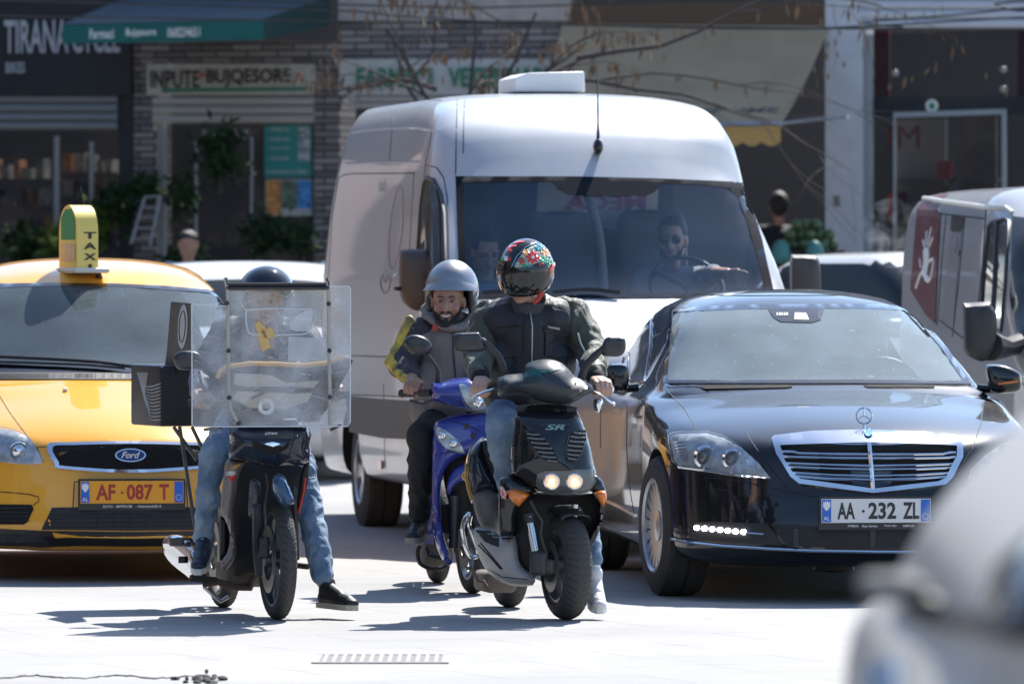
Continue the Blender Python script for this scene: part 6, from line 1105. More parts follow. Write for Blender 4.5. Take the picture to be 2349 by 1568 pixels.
    q = MB(); rbox(P(*a6((590, 1120))[0], 32.5), (.2, .32, .13), .04, mb=q, fr=fr); q.ell(P(*a6((620, 1060))[0], 32.4), (.07, .1, .07)); q.build('engine', mat('engine_brown', (.09, .07, .055), .6, .4, dirt=.3), root); q = ptube(a6((330, 1200), (430, 1185), (560, 1220), (640, 1225), (670, 1150)), 32.35, .016, 8); q.build('exhaust_pipe', mat('rusty_steel', (), 0), root); q = ptube(a6((340, 1215), (400, 1270), (450, 1310), (500, 1280)), 32.5, .010, 8); q.build('swing_arm', M['steel'], root)
    q = MB(); q.tube([P(*a6((930, 1075))[0], 32.3), P(*a6((1020, 1085))[0], 32.25)], .014, 8); q.build('foot_peg', M['rubber'], root); q = MB(); q.tube([P(*a6((250, 1160))[0], 32.3), P(*a6((420, 1175))[0], 32.35)], .016, 8); q.build('foot_peg', M['rubber'], root)
    e, ev = bv_part(pillow(spl(a6((66, 940), (90, 892), (150, 880), (200, 900), (262, 960), (290, 1060), (270, 1170), (220, 1140), (130, 1070), (78, 1000)), True, 2), 32.9, .06, .1, tilt=(-.5, 0), step=6), 'exhaust_guard', M['chrome'], root, 60); patch(ev, a6((125, 905), (280, 905), (280, 955), (128, 952)), .01, .01, 8).build('guard_slot', M['black'], e); patch(ev, a6((185, 1018), (225, 1018), (225, 1060), (185, 1060)), .01, .006, 6).build('guard_vent', M['dark'], e)
    pillow(spl([(545, 950), (660, 950), (668, 985), (540, 985)], True, 2), 32.35, .03, .6).build('seat', MATS['seat_vinyl'], root)
    # handlebar, grips, mirror, apron
    q = MB(); q.tube([P(440, 922, 32.2), P(530, 915, 31.98), P(610, 905, 31.98), P(700, 905, 31.98), P(790, 905, 32.15)], .013, 10); q.build('handlebar', M['black'], root)
    for a, b in (((436, 924), (500, 918)), ((742, 905), (798, 905))): g = MB(); g.tube([P(a[0], a[1], 32.17), P(b[0], b[1], 32.06)], .019, 12); g.build('grip', M['rubber'], root)
    q = MB(); q.ell(P(612, 925, 31.92), (.07, .06, .065)); q.build('headlight', mat('lamp_base', (), 0), root); q = MB(); q.lathe(P(611, 932, 31.86), Vector((0, -1, 0)), [(.02, .01), (.036, .012), (.04, 0)], 20); q.build('lamp_ring', mat('lamp_base', (), 0), root)
    o = mirror_housing(root, 'mirror', spl(a5((455, 870), (475, 830), (540, 806), (640, 812), (700, 860), (690, 940), (620, 965), (520, 968), (475, 940)), True, 1), 32.1, .06, mat('mirror_black', (), 0)); ptube([(455, 850), (462, 880), (478, 915)], 32.12, .007, 8).build('mirror_stem', M['black'], o)
    ao, av = bv_part(pillow(a5((820, 1000), (850, 960), (920, 922), (1100, 903), (1560, 905), (1780, 892), (1840, 862), (1940, 842), (1985, 890), (1940, 985), (1850, 1140), (1795, 1260), (1700, 1390), (1500, 1420), (1150, 1420), (1000, 1410), (930, 1290), (890, 1150), (850, 1060)), 31.90, .05, .03, step=9), 'hand_apron', mat('apron_fabric', (.014, .013, .013), .6, bump=.4), root, 60)
    q = MB(); patch(av, a5((980, 1000), (1150, 1005), (1300, 1020), (1420, 1080), (1560, 1070), (1700, 1060), (1650, 1120), (1560, 1120), (1480, 1110), (1100, 1115), (970, 1090)), .004, .003, 9, mb=q); patch(av, a5((1000, 1150), (1480, 1170), (1640, 1160), (1600, 1240), (1400, 1300), (1100, 1290), (960, 1210)), .004, .003, 9, mb=q); q.build('apron_panel', mat('apron_beige', (.42, .36, .29), .6, bump=.3), ao, 60)
    q = MB(); seam(av, a5((838, 1030), (860, 985), (920, 945), (1100, 922), (1350, 925), (1560, 935), (1780, 915), (1850, 880), (1925, 865)), .012, .004, q, n=8); q.build('apron_edge', mat('edge_orange', (.62, .33, .06), .6), ao); q = MB(); seam(av, a5((1105, 1130), (1560, 1135)), .008, .006, q); seam(av, a5((1120, 1210), (1280, 1135)), .007, .006, q); q.build('apron_strap', M['black'], ao)
    # clear screen with rods, bar, tape
    Yw = 31.70; sg = glassmat('screen_clear', (.94, .96, .97), .13, (.85, .89, .93), .04, 7, .05, 3.2); o = spl([(440, 706), (442, 700)], False, 1); out = a5((612, 408), (905, 424), (906, 268), (1787, 262), (1800, 256), (1948, 258), (1964, 275), (1962, 1410), (1940, 1448), (640, 1452), (614, 1435)); o2 = pillow(out, Yw, .0, .004, tilt=(.0, 0), step=22); sc2 = o2.build('screen', sg, root, 0)  # screen veil made denser than its dust to paint in glare
    e = MB(); ptube([*out, out[0]], Yw - .003, .0028, 5, e); e.build('screen_edge', mat('edge_milky', (.7, .74, .76), .25), sc2)
    for pts in (a5((900, 188), (918, 300), (922, 800), (928, 1200), (945, 1300), (1010, 1425)), a5((1765, 188), (1778, 300), (1783, 800), (1788, 1200), (1788, 1290), (1790, 1440))): ptube(pts, Yw - .02, .0085, 8).build('screen_rod', mat('rod_ivory', (.42, .41, .36), .4, dirt=.2), sc2)
    bt = MB()
    for p in ((925, 805), (1785, 805), (930, 1205), (1788, 1200), (1778, 405), (912, 400), (1010, 1425)): bt.lathe(P(*a5(p)[0], Yw - .03), Vector((0, -1, 0)), [(.001, .006), (.010, .005), (.011, -.004), (.001, -.004)], 12, closed=False)
    bt.build('bolt', M['black'], sc2); ba = MB(); ptube(a5((905, 240), (1785, 238)), Yw - .02, .007, 8, ba); ptube(a5((905, 272), (1785, 270)), Yw - .02, .0105, 8, ba); ptube(a5((900, 183), (918, 250)), Yw - .022, .007, 8, ba); ptube(a5((1763, 186), (1780, 250)), Yw - .022, .007, 8, ba); ba.build('top_bar', mat('bar_maroonblack', (.016, .008, .010), .3, coat=.5), sc2)
    wd = MB(); ptube(spl(a5((1075, 455), (1635, 452), (1632, 600), (1600, 645), (1540, 666), (1145, 668), (1090, 630), (1075, 560), (1075, 455)), False, 2), Yw - .004, .003, 5, wd); wd.build('screen_moulding', MATS['edge_milky'], sc2)
    sr = MB(); random.seed(5)
    for i in range(75):
        x, y = random.uniform(620, 1900), random.uniform(300, 1400); 
        if x < 905 and y < 430: continue
        L, an = random.uniform(15, 190), random.gauss(-.25, .5); ptube(a5((x, y), (x + L * math.cos(an) * .5, y + L * math.sin(an) * .5 + random.uniform(-6, 6)), (x + L * math.cos(an), y + L * math.sin(an))), Yw - .003, .0005 + random.random() * .0007, 4, sr)
    sr.build('scratches', MATS['edge_milky'], sc2); tpm = mat('masking_tape', (.66, .44, .17), .7, bump=.3); q = MB(); pillow(a5((1150, 568), (1182, 550), (1240, 610), (1262, 700), (1290, 775), (1215, 815), (1190, 740)), Yw - .006, .0, .003, step=8, mb=q); pillow(a5((1236, 625), (1292, 600), (1306, 640), (1322, 682), (1262, 704)), Yw - .009, 0, .003, step=8, mb=q); t = q.build('masking_tape', tpm, sc2, 0); pillow(a5((1205, 630), (1225, 632), (1250, 700), (1230, 690)), Yw - .011, 0, .002, step=8).build('tape_stain', mat('tape_brown', (.3, .16, .05), .7), t, 0)
    glare_m = glassmat('glare_milky', (.9, .92, .94), .42, (.85, .88, .9), .1, 7, .6, 1.5); q = MB(); pillow(a5((1435, 682), (1560, 690), (1768, 700), (1772, 882), (1600, 898), (1432, 892)), Yw - .006, 0, .002, step=12, mb=q); q.build('glare_patch', glare_m, sc2, 0); q = MB(); pillow(a5((1442, 560), (1500, 510), (1610, 448), (1642, 445), (1640, 560), (1600, 640), (1500, 640), (1445, 620)), Yw - .006, 0, .002, step=12, mb=q); q.build('glare_patch', glare_m, sc2, 0)  # whitish patches paint in glare and pale paper behind the screen
    q = MB(); patch(av, a5((1385, 1362), (1505, 1362), (1505, 1376), (1385, 1376)), .02, .004, 8, mb=q); q.build('badge_strip', M['chrome'], ao, 0)
    for s, p0, p1 in ((0, (505, 980), (470, 985)), (1, (780, 975), (760, 985))): MB().tube([P(*p0, Yw), P(*p1, 31.98)], .008, 6).build('screen_stay', M['black'], sc2)
    # delivery box on the carrier
    bx = thing('delivery_box', P(470, 975, 33.1), 'black insulated delivery box with wavy white stripes, lid raised, on the moped carrier', 'delivery box'); fb = Fr(*P(367, 975, 33.02).xy, 20); z0, zt = P(367, 978, 33.02).z, P(340, 838, 33.02).z; bm = mat('box_black', (.012, .012, .014), .5, bump=.3, bscale=50)
    q = MB(); rbox(Vector((*fb.W(.24, .24, 0).xy, (z0 + zt) / 2)), (.48, .48, zt - z0), .012, fr=fb, mb=q, seg=2); sd = q.build('box_shell', bm, bx, 40); bvb = BVHTree.FromPolygons([tuple(v.co + WL[bx]) for v in sd.data.vertices], [tuple(p.vertices) for p in sd.data.polygons])
    s = MB()
    for i in range(11): y = i * 36; seam(bvb, spl(a5((150 + i * 9, 990), (172 + i * 4, 1060 + y * .4), (200 + i * 5, 1100 + y * .6), (270, 1110 + y * .78), (345, 1085 + y * .85)), False, 3), .0024, .002, s, n=4)
    s.build('wavy_stripes', mat('print_grey', (.38, .38, .37), .6), sd); s = MB()
    for k, (x, y) in enumerate(((95, 1150), (92, 1190), (88, 1230))): s.add([PB(bvb, a5((x + dx, y + dy))[0], .003) for dx, dy in ((-8, -12), (12, -8), (12, 14), (-8, 10))], [(0, 1, 2, 3)])
    for k in range(3): seam(bvb, a5((92, 1050 + k * 18), (108, 1054 + k * 18)), .003, .002, s, n=4)
    s.build('print_marks', MATS['flash_orange'], sd, 0); q = MB(); q.tube([fb.W(.012, .0, 0) + ZU * (zt - .004), fb.W(.012, .47, 0) + ZU * (zt - .004)], .008, 6); q.build('box_rim', mat('rim_lightblue', (.3, .42, .52), .4), sd)
    lid = a5((432, 392), (460, 388), (604, 402), (606, 800), (470, 1010), (372, 1000), (400, 800), (420, 560)); lo, lv = bv_part(pillow(lid, 33.0, .004, .035, tilt=(-.9, 0), step=12), 'box_lid', bm, bx, 30)
    c = a5((538, 600))[0]; lg = MB(); patch(lv, circ(c[0], c[1], 11, 51, 24, 3), .003, .002, 6, mb=lg); lp = lg.build('lid_logo', MATS['print_grey'], lo, 0); q = MB(); seam(lv, circ(c[0], c[1], 7, 36, 24, 3), .0022, .005, q, closed=True); 
    for i, s_ in enumerate(('ojo', 'j31')): text_mb(s_, P(c[0], c[1] - 14 + 24 * i, 32.9), XU, ZU, .022, .04, .02, .004, mb=q, bvh=lv)
    q.build('logo_lettering', M['black'], lp, 0)
    for a, b in (((398, 978), (452, 1055)), ((412, 978), (454, 1250)), ((440, 978), (470, 1040))): MB().tube([P(*a, 32.95), P(*b, 32.95 if b[1] < 1200 else 32.85)], .009, 8).build('carrier_strut', mat('strut_grey', (.10, .095, .09), .5, .5), root)
def build_bikes(): build_scooter_black(); build_scooter_blue(); build_moped()
# ---------------------------------------------------------------- ground
def st_(o): o['kind'] = 'structure'; return o
def ground_mat():
    m = bpy.data.materials.new('road_concrete'); m.use_nodes = True; n = m.node_tree.nodes; l = m.node_tree.links; b = n['Principled BSDF']; b.inputs['Roughness'].default_value = .85; tc = n.new('ShaderNodeTexCoord')
    def nz(s, d, r=.6): t = n.new('ShaderNodeTexNoise'); t.inputs['Scale'].default_value = s; t.inputs['Detail'].default_value = d; t.inputs['Roughness'].default_value = r; l.new(tc.outputs['Object'], t.inputs['Vector']); return t.outputs[0]
    def mix(a, c, f, mode='MIX'):
        x = n.new('ShaderNodeMix'); x.data_type = 'RGBA'; x.blend_type = mode
        for i, v in ((0, f), (6, a), (7, c)):
            if isinstance(v, (tuple, float, int)): x.inputs[i].default_value = v if i == 0 else (*v, 1)
            else: l.new(v, x.inputs[i])
        return x.outputs[2]
    def rng(v, a, c, lo=0, hi=1): r = n.new('ShaderNodeMapRange'); l.new(v, r.inputs[0]); r.inputs[1].default_value, r.inputs[2].default_value, r.inputs[3].default_value, r.inputs[4].default_value = a, c, lo, hi; return r.outputs[0]
    c = mix((.335, .327, .318), (.24, .235, .23), rng(nz(.35, 6), .35, .7)); c = mix(c, (.17, .165, .165), rng(nz(2.2, 9, .7), .55, .85, 0, .55)); c = mix(c, (.40, .39, .38), rng(nz(90, 3), .5, .8, 0, .5)); c = mix(c, (.12, .12, .12), rng(nz(160, 2), .6, .8, 0, .5))
    mp = n.new('ShaderNodeMapping'); mp.inputs['Rotation'].default_value = (0, 0, R(-24)); l.new(tc.outputs['Object'], mp.inputs[0])
    br = n.new('ShaderNodeTexBrick'); br.offset = .5; br.inputs['Scale'].default_value = .45; br.inputs['Mortar Size'].default_value = .006; br.inputs['Mortar Smooth'].default_value = .3; br.inputs['Color1'].default_value = br.inputs['Color2'].default_value = (0, 0, 0, 1); br.inputs['Mortar'].default_value = (1, 1, 1, 1); l.new(mp.outputs[0], br.inputs[0])
    c = mix(c, (.16, .155, .15), rng(br.outputs['Color'], 0, 1, 0, .4)); l.new(c, b.inputs['Base Color']); bp = n.new('ShaderNodeBump'); bp.inputs['Strength'].default_value = .35; bp.inputs['Distance'].default_value = .01; l.new(nz(120, 4), bp.inputs['Height']); l.new(bp.outputs[0], b.inputs['Normal']); return m
def rise(y): return 0 if y < 42 else min(.3, (y - 42) * .022)
def build_ground():
    mb = MB(); ys = [-300, -60, 0, 20, 30, 40, 42, 44, 46, 48, 50, 52, 54, 55.7, 58, 100, 500]; xs = [-300, -40, -10, 0, 10, 40, 300]
    mb.v = [Vector((x, y, rise(y))) for y in ys for x in xs]; k = len(xs); mb.f = [(j * k + i, j * k + i + 1, (j + 1) * k + i + 1, (j + 1) * k + i) for j in range(len(ys) - 1) for i in range(k - 1)]; mb.m = [0] * len(mb.f); st_(mb.build('road', ground_mat(), None, 180))
    mb = MB(); mb.box((0, 67, .35), (80, 20, .2)); st_(mb.build('pavement', mat('pavement_stone', (.2, .195, .19), .8, var=.2, bump=.3), None, 0)); mb = MB(); mb.box((0, 56.93, .365), (80, .14, .2)); st_(mb.build('kerb', mat('kerb_stone', (.26, .25, .24), .8), None, 0))
    g = thing('drain_cover', P(875, 1512, 30.3) * 1, 'iron drain cover set in the sunlit paving in front of the scooters', 'drain cover'); c = Vector((P(875, 1512, 28.7).x, 28.7, 0)); WL[g] = c; g.location = c
    q = MB()
    for dx, dy, sx, sy in ((0, -.30, .56, .03), (0, .30, .56, .03), (-.265, 0, .03, .6), (.265, 0, .03, .6)): q.box(c + Vector((dx, dy, .003)), (sx, sy, .005))
    q.build('frame', mat('iron_worn', (.27, .26, .25), .7, .2), g, 0); s = MB()
    for i in range(13): s.box(c + Vector((-.23 + i * .038, 0, .005)), (.016, .57, .003))
    s.build('grate_bars', mat('iron_worn', (.27, .26, .25), .7, .2), g, 0); MB().box(c + Vector((0, 0, .002)), (.5, .56, .003)).build('drain_opening', mat('drain_dirt', (.19, .185, .18), .9), g, 0)
    random.seed(12)
    for (px, py, w_, n_, nm, lb) in ((465, 1562, .16, 26, 'debris', 'dark crumbled asphalt patch at the near edge of the paving'), ):
        y = 1.6 * FPX / (py - 620); x = (px - CX) * y / FPX; q = MB()
        for i in range(n_):
            a = Vector((x + random.gauss(0, .045), y + random.gauss(0, .22), random.uniform(.002, .010))); q.ell(a, (random.uniform(.006, .02), random.uniform(.01, .06), .009), n=6, m=4)
        tag(q.build(nm, mat('asphalt_crumb', (.03, .03, .032), .9), None, 0), lb, 'debris', None, 'stuff')
    q = MB(); pts = []
    for i in range(60): px = -60 + i * 9; py = 1553 + 3 * math.sin(i * .3) + random.uniform(-1.5, 1.5); y = 1.6 * FPX / (py - 620); pts.append(Vector(((px - CX) * y / FPX, y, .002)))
    q.tube(pts, [random.uniform(.003, .012) for _ in pts], 6, flat=.4); st_(q.build('pavement_crack', MATS['asphalt_crumb'], None, 180))
# ---------------------------------------------------------------- shop fronts
FB = Fr(0, 62, -16)
def quad(pts, d=0.0, mb=None, th=.03):
    """board standing on the facade: outline in photo pixels at depth d behind (+) or before (-) the facade plane"""
    mb = mb or MB(); q = [FB.PY(x, y, d) for x, y in pts]; mb.prism(q, FB.ey * th); return mb
def wire_text(s, x0, y0, x1, y1, d, m, parent, name='lettering', bold=.02, shear=0, ex=.01):
    a, b, c = FB.PY((x0 + x1) / 2, (y0 + y1) / 2, d), FB.PY(x0, y1, d), FB.PY(x1, y1, d); h = (FB.PY(x0, y0, d) - b).length
    return text_mb(s, a, FB.ex, ZU, (c - b).length, h, bold, ex, shear=shear).build(name, m, parent, 0)
def stone_mat():
    m = bpy.data.materials.new('slate_stone'); m.use_nodes = True; n = m.node_tree.nodes; l = m.node_tree.links; b = n['Principled BSDF']; b.inputs['Roughness'].default_value = .8; tc = n.new('ShaderNodeTexCoord'); mp = n.new('ShaderNodeMapping'); mp.inputs['Rotation'].default_value = (R(90), 0, 0); l.new(tc.outputs['Object'], mp.inputs[0])
    br = n.new('ShaderNodeTexBrick'); br.inputs['Scale'].default_value = 1; br.inputs['Brick Width'].default_value = .28; br.inputs['Row Height'].default_value = .06; br.inputs['Mortar Size'].default_value = .008; br.inputs['Color1'].default_value = (.27, .245, .235, 1); br.inputs['Color2'].default_value = (.10, .09, .095, 1); br.inputs['Mortar'].default_value = (.03, .03, .03, 1); br.inputs['Bias'].default_value = -.1; l.new(mp.outputs[0], br.inputs[0]); l.new(br.outputs[0], b.inputs[0])
    bp = n.new('ShaderNodeBump'); bp.inputs['Distance'].default_value = .04; l.new(br.outputs[0], bp.inputs['Height']); l.new(bp.outputs[0], b.inputs['Normal']); return m
def build_shops():
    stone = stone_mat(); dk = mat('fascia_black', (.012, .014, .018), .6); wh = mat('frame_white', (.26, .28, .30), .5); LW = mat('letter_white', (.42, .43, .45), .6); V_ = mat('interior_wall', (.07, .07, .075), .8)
    b = thing('shop_building', (0, 63, .45), 'row of small shops with stone-clad pillars and a white pillar', 'building')
    quad([(-700, 0), (-700, -700), (2700, -700), (2700, -14)], .05, th=.4).build('upper_wall', mat('wall_render', (.20, .19, .18), .85, var=.1), b, 0)
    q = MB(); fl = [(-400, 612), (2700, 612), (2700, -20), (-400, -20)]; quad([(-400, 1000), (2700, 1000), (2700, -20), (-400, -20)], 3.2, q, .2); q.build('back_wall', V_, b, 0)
    for x0, x1, y0, nm, m in ((-400, -120, -20, 'pillar', dk), (272, 306, 190, 'pillar', dk), (304, 352, 138, 'stone_pillar', stone), (720, 778, 140, 'stone_pillar', stone), (1262, 1300, 140, 'stone_pillar', stone)): quad([(x0, y0), (x1, y0), (x1, 1000), (x0, 1000)], -.01 if m is not dk else -.02, th=.5).build(nm, m, b, 0)
    quad([(304, 96), (778, 96), (778, 142), (304, 142)], -.012, th=.4).build('stone_lintel', stone, b, 0); quad([(776, 50), (1300, 50), (1300, 138), (776, 138)], -.012, th=.4).build('stone_lintel', stone, b, 0); quad([(776, -20), (1308, -20), (1308, 48), (776, 48)], -.05, th=.4).build('concrete_band', mat('band_beige', (.36, .33, .30), .8, var=.1), b, 0)
    quad([(1893, -40), (1974, -40), (1974, 1000), (1893, 1000)], -.06, th=.5).build('white_pillar', mat('pillar_white', (.50, .52, .56), .7, var=.06, dirt=.1), b, 0)
    q = MB(); quad([(1912, 450), (1924, 448), (1926, 472), (1914, 474)], -.075, q, .02); q.build('pillar_scar', mat('scar', (.18, .17, .16), .9), b, 0)
    quad([(1300, 8), (1893, 8), (1893, 62), (1300, 62)], -.03, th=.4).build('brown_fascia', mat('fascia_brown', (.10, .06, .035), .7), b, 0)
    # roller shutters
    def shutter(x0, x1, y0, y1, n, m, dd=-.02):
        q = MB()
        for i in range(n): a, c = y0 + (y1 - y0) * i / n, y0 + (y1 - y0) * (i + .94) / n; q.tube([FB.PY(x0, (a + c) / 2, dd), FB.PY(x1, (a + c) / 2, dd)], (c - a) / 2 / 258, 10)
        q.build('roller_shutter', m, b)
    sg = mat('shutter_grey', (.22, .23, .24), .5, .2); sb = mat('shutter_beige', (.42, .40, .37), .5, .1); shutter(-200, 271, 218, 300, 4, sg); shutter(352, 720, 222, 284, 3, sb); shutter(1975, 2600, -20, 66, 4, mat('shutter_white', (.52, .54, .58), .5)); shutter(800, 1262, 220, 250, 2, sb)
    # shop windows and frames
    gm = M['glass']
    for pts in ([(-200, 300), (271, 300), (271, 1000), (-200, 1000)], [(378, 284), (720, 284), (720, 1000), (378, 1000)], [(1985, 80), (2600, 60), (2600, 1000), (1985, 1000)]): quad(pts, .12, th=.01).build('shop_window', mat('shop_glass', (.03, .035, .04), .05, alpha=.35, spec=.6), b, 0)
    q = MB()
    for x0, x1, y0 in ((124, 132, 312), (205, 211, 325), (360, 377, 284), (446, 449, 318), (574, 577, 318), (1984, 2000, 80), (1977, 1983, 70), (2049, 2053, 265), (2298, 2306, 250)): quad([(x0, y0), (x1, y0), (x1, 1000), (x0, 1000)], .06, q, .05)
    quad([(446, 314), (577, 314), (577, 319), (446, 319)], .06, q, .05); quad([(2049, 258), (2300, 250), (2300, 262), (2049, 270)], .06, q, .05); q.build('window_frame', wh, b, 0)
    quad([(2004, 72), (2040, 72), (2040, 222), (2004, 222)], .3, th=.05).build('red_curtain', mat('curtain_red', (.10, .008, .018), .8), b, 0); quad([(2335, 72), (2380, 72), (2380, 222), (2335, 222)], .3, th=.05).build('red_curtain', MATS['curtain_red'], b, 0)
    quad([(2002, 222), (2600, 225), (2600, 262), (2002, 265)], .2, th=.05).build('transom', mat('transom_teal', (.05, .07, .08), .5), b, 0); quad([(2056, 275), (2170, 272), (2170, 600), (2056, 600)], .8, th=.05).build('display_wall', mat('display_beige', (.22, .23, .21), .8), b, 0); quad([(2205, 270), (2285, 268), (2285, 600), (2205, 600)], .9, th=.05).build('display_wall', mat('display_taupe', (.15, .13, .12), .8, var=.3, vscale=4), b, 0)
    for p in ((2054, 168), (2302, 160), (2302, 205)): q = MB(); q.ell(FB.PY(*p, .4), .03); q.build('spot_lamp', mat('spot_white', (.5, .5, .55), .3, emit=.15), b)
    # signs
    def sign(name, label, pts, m, d=-.08, cat='sign'):
        o = thing(name, FB.PY(*pts[0], d), label, cat); quad(pts, d, th=.06).build('board', m, o, 0); return o
    s = sign('shop_sign', 'black shop fascia with tall white TIRANA CYCLE lettering', [(-400, -40), (300, -40), (300, 218), (-400, 218)], dk); wire_text('TIRANA', 10, 46, 158, 122, -.1, LW, s); wire_text('CYCLE', 166, 50, 276, 122, -.1, LW, s); wire_text('BIKES', 14, 143, 58, 168, -.1, LW, s)
    s = sign('shop_sign', 'beige shop sign reading INPUTE BUJQESORE in dark letters', [(336, 147), (720, 147), (720, 218), (336, 218)], mat('sign_beige', (.42, .40, .35), .6, var=.1), -.05); wire_text('INPUTE', 345, 162, 458, 202, -.07, mat('letter_darkbrown', (.03, .02, .02), .6), s); wire_text('BUJQESORE', 474, 158, 668, 200, -.07, MATS['letter_darkbrown'], s)
    q = MB(); quad([(370, 203), (700, 200), (700, 208), (372, 212)], -.06, q, .01); q.build('green_underline', mat('letter_green', (.02, .17, .09), .6), s, 0)
    for x in (463, 684): q = MB(); q.ell(FB.PY(x, 172, -.07), (.02, .01, .02)); q.build('red_dot', M['red'], s)
    s = sign('shop_sign', 'grey-white FARMACI VETERINARI sign in green letters behind the bare branches', [(778, 136), (1262, 136), (1262, 218), (778, 218)], mat('sign_greywhite', (.44, .44, .42), .6, var=.08), -.05); wire_text('FARMACI', 818, 156, 992, 202, -.07, MATS['letter_green'], s, bold=.03); wire_text('VETERINARI', 1028, 155, 1256, 200, -.07, MATS['letter_green'], s, bold=.03)
    s = sign('window_poster', 'teal list poster in the window of the farm supply shop', [(606, 288), (716, 286), (716, 406), (606, 406)], mat('poster_teal', (.02, .22, .20), .5), .04, 'poster')
    for i, t_ in enumerate(('Plehra', 'Insekticide', 'Fungicide', 'Herbicide', 'Konsulence falas')): wire_text('- ' + t_ if i < 4 else t_, 612, 292 + i * 22 + (8 if i == 4 else 0), 612 + (52 if i < 4 else 92), 301 + i * 22 + (8 if i == 4 else 0), .035, LW, s, ex=.004)
    for i in range(3): quad([(684, 292 + i * 27), (712, 291 + i * 27), (712, 314 + i * 27), (684, 315 + i * 27)], .03, th=.01).build('poster_photo', mat('photo_grey', (.30, .32, .33), .6, var=.5, vscale=20), s, 0)
    s = sign('window_poster', 'multicoloured chart poster below the teal one in the shop window', [(609, 411), (716, 411), (716, 495), (609, 495)], mat('poster_white', (.4, .4, .4), .5), .04, 'poster')
    for i, (x0, x1, c) in enumerate(((611, 643, (.5, .22, .06)), (645, 680, (.10, .14, .10)), (682, 714, (.05, .20, .48)))): quad([(x0, 414), (x1, 414), (x1, 478 if i else 492), (x0, 478 if i else 492)], .03, th=.01).build('poster_column', mat('poster_c%d' % i, c, .6, var=.5, vscale=22), s, 0)
    s = thing('window_lettering', FB.PY(2054, 290, .5), 'dark red IM letters inside the right-hand shop window', 'lettering'); wire_text('IM', 2040, 288, 2110, 340, .5, mat('letter_red', (.22, .01, .015), .5), s, 'letters', bold=.0, ex=.005); s = thing('round_sticker', FB.PY(2138, 243, .1), 'small round white and green sticker over the right-hand shop door', 'sticker'); q = MB(); q.lathe(FB.PY(2138, 243, .1), -FB.ey, [(.03, 0), (.055, 0), (.055, .01), (.03, .01)], 20); q.build('ring', mat('sticker_white', (.6, .65, .6), .5), s); q = MB(); q.ell(FB.PY(2138, 243, .1), (.03, .01, .03)); q.build('leaf_mark', MATS['letter_green'], s)
    wire_text('BUJQESORE', 466, 298, 572, 312, .05, LW, b, 'door_lettering')
    # awnings
    a = thing('awning', FB.PY(380, 60, -1), 'dark teal awning over the farm supply shop, white words on its valance', 'awning'); tm = mat('awning_teal', (.035, .075, .085), .7, bump=.2); F1, F2 = P(143, 56, 60.6), P(603, 44, 60.2); u1, u2 = FB.PY(285, 0, 0), FB.PY(752, -6, 0); up = ZU * .0
    B1, B2 = FB.PY(285, -4, .02), FB.PY(756, -8, .02); q = MB(); q.prism([F1, F2, B2, B1], ZU * -.012); q.build('canopy', mat('awning_slate', (.09, .125, .15), .7), a, 0); dn = P(143, 99, 60.6) - F1; q = MB(); q.add([F1, F2, P(605, 91, 60.2), P(375, 97, 60.4), P(143, 101, 60.6)], [(0, 1, 2, 3, 4)]); va = q.build('valance', mat('valance_teal', (.006, .105, .095), .8), a, 0)
    q = MB(); q.add([F2, P(605, 91, 60.2), FB.PY(756, 60, .0), B2], [(0, 1, 2, 3)]); q.build('side_flap', mat('flap_teal', (.012, .05, .05), .8), a, 0)
    ux = (F2 - F1).normalized()
    for t_, x, w_ in (('Farmaci', 234, 58), ('Bujqesore', 324, 72), ('068234651', 422, 78)): text_mb(t_, P(x, 78 - (x - 234) * .02, 60.35), ux, ZU, w_ / 265, .085, .02, .01).build('valance_lettering', mat('letter_bright', (.6, .62, .62), .6), va, 0)
    a = thing('awning', FB.PY(1600, 150, -1), 'beige sloping awning with a scalloped yellow edge right of the white van', 'awning'); G1, G2 = P(1230, 292, 60.2), P(1791, 284, 59.4); C1, C2 = FB.PY(1290, 50, .0), FB.PY(1905, 56, .0); q = MB(); nx, ny = 24, 10
    for j in range(ny + 1):
        for i in range(nx + 1): s_, t = i / nx, j / ny; p = C1.lerp(C2, s_).lerp(G1.lerp(G2, s_), t); q.v.append(p - ZU * (.06 * math.sin(math.pi * t) + .01 * math.sin(s_ * 40) * t))
    q.f = [(j * (nx + 1) + i, j * (nx + 1) + i + 1, (j + 1) * (nx + 1) + i + 1, (j + 1) * (nx + 1) + i) for j in range(ny) for i in range(nx)]; q.m = [0] * len(q.f); aw = mat('awning_beige', (.44, .32, .19), .8, var=.08, vscale=2); q.build('canopy', aw, a, 180)
    q = MB(); n_ = 90
    for i in range(n_ + 1): p = G1.lerp(G2, i / n_); q.v += [p, p - ZU * (.15 + .04 * abs(math.sin(i / n_ * math.pi * 13)))]
    q.f = [(2 * i, 2 * i + 2, 2 * i + 3, 2 * i + 1) for i in range(n_)]; q.m = [0] * n_; q.build('valance', mat('valance_ochre', (.50, .31, .10), .8), a, 0); e = (G2 - G1).normalized(); text_mb('PERIME', (G1.lerp(G2, .80) + (C1.lerp(C2, .80) - G1.lerp(G2, .80)) * .16) - ZU * .03, e, (C1 - G1).normalized(), .75, .1, .01, .01, shear=.2).build('canopy_lettering', mat('letter_faded', (.13, .12, .11), .8), a, 0)
    q = MB(); q.tube([G2, P(1893, 272, 61), P(1945, 268, 60.5)], .015, 6); q.tube([G1, G2], .02, 6); q.build('front_bar', M['steel'], a)
    # goods on shelves (bike shop) and things standing about
    pn = ('red', 'pale', 'black', 'orange', 'blue', 'cream', 'grey'); rn = ('top', 'second', 'third', 'lowest'); kk = ly = 0
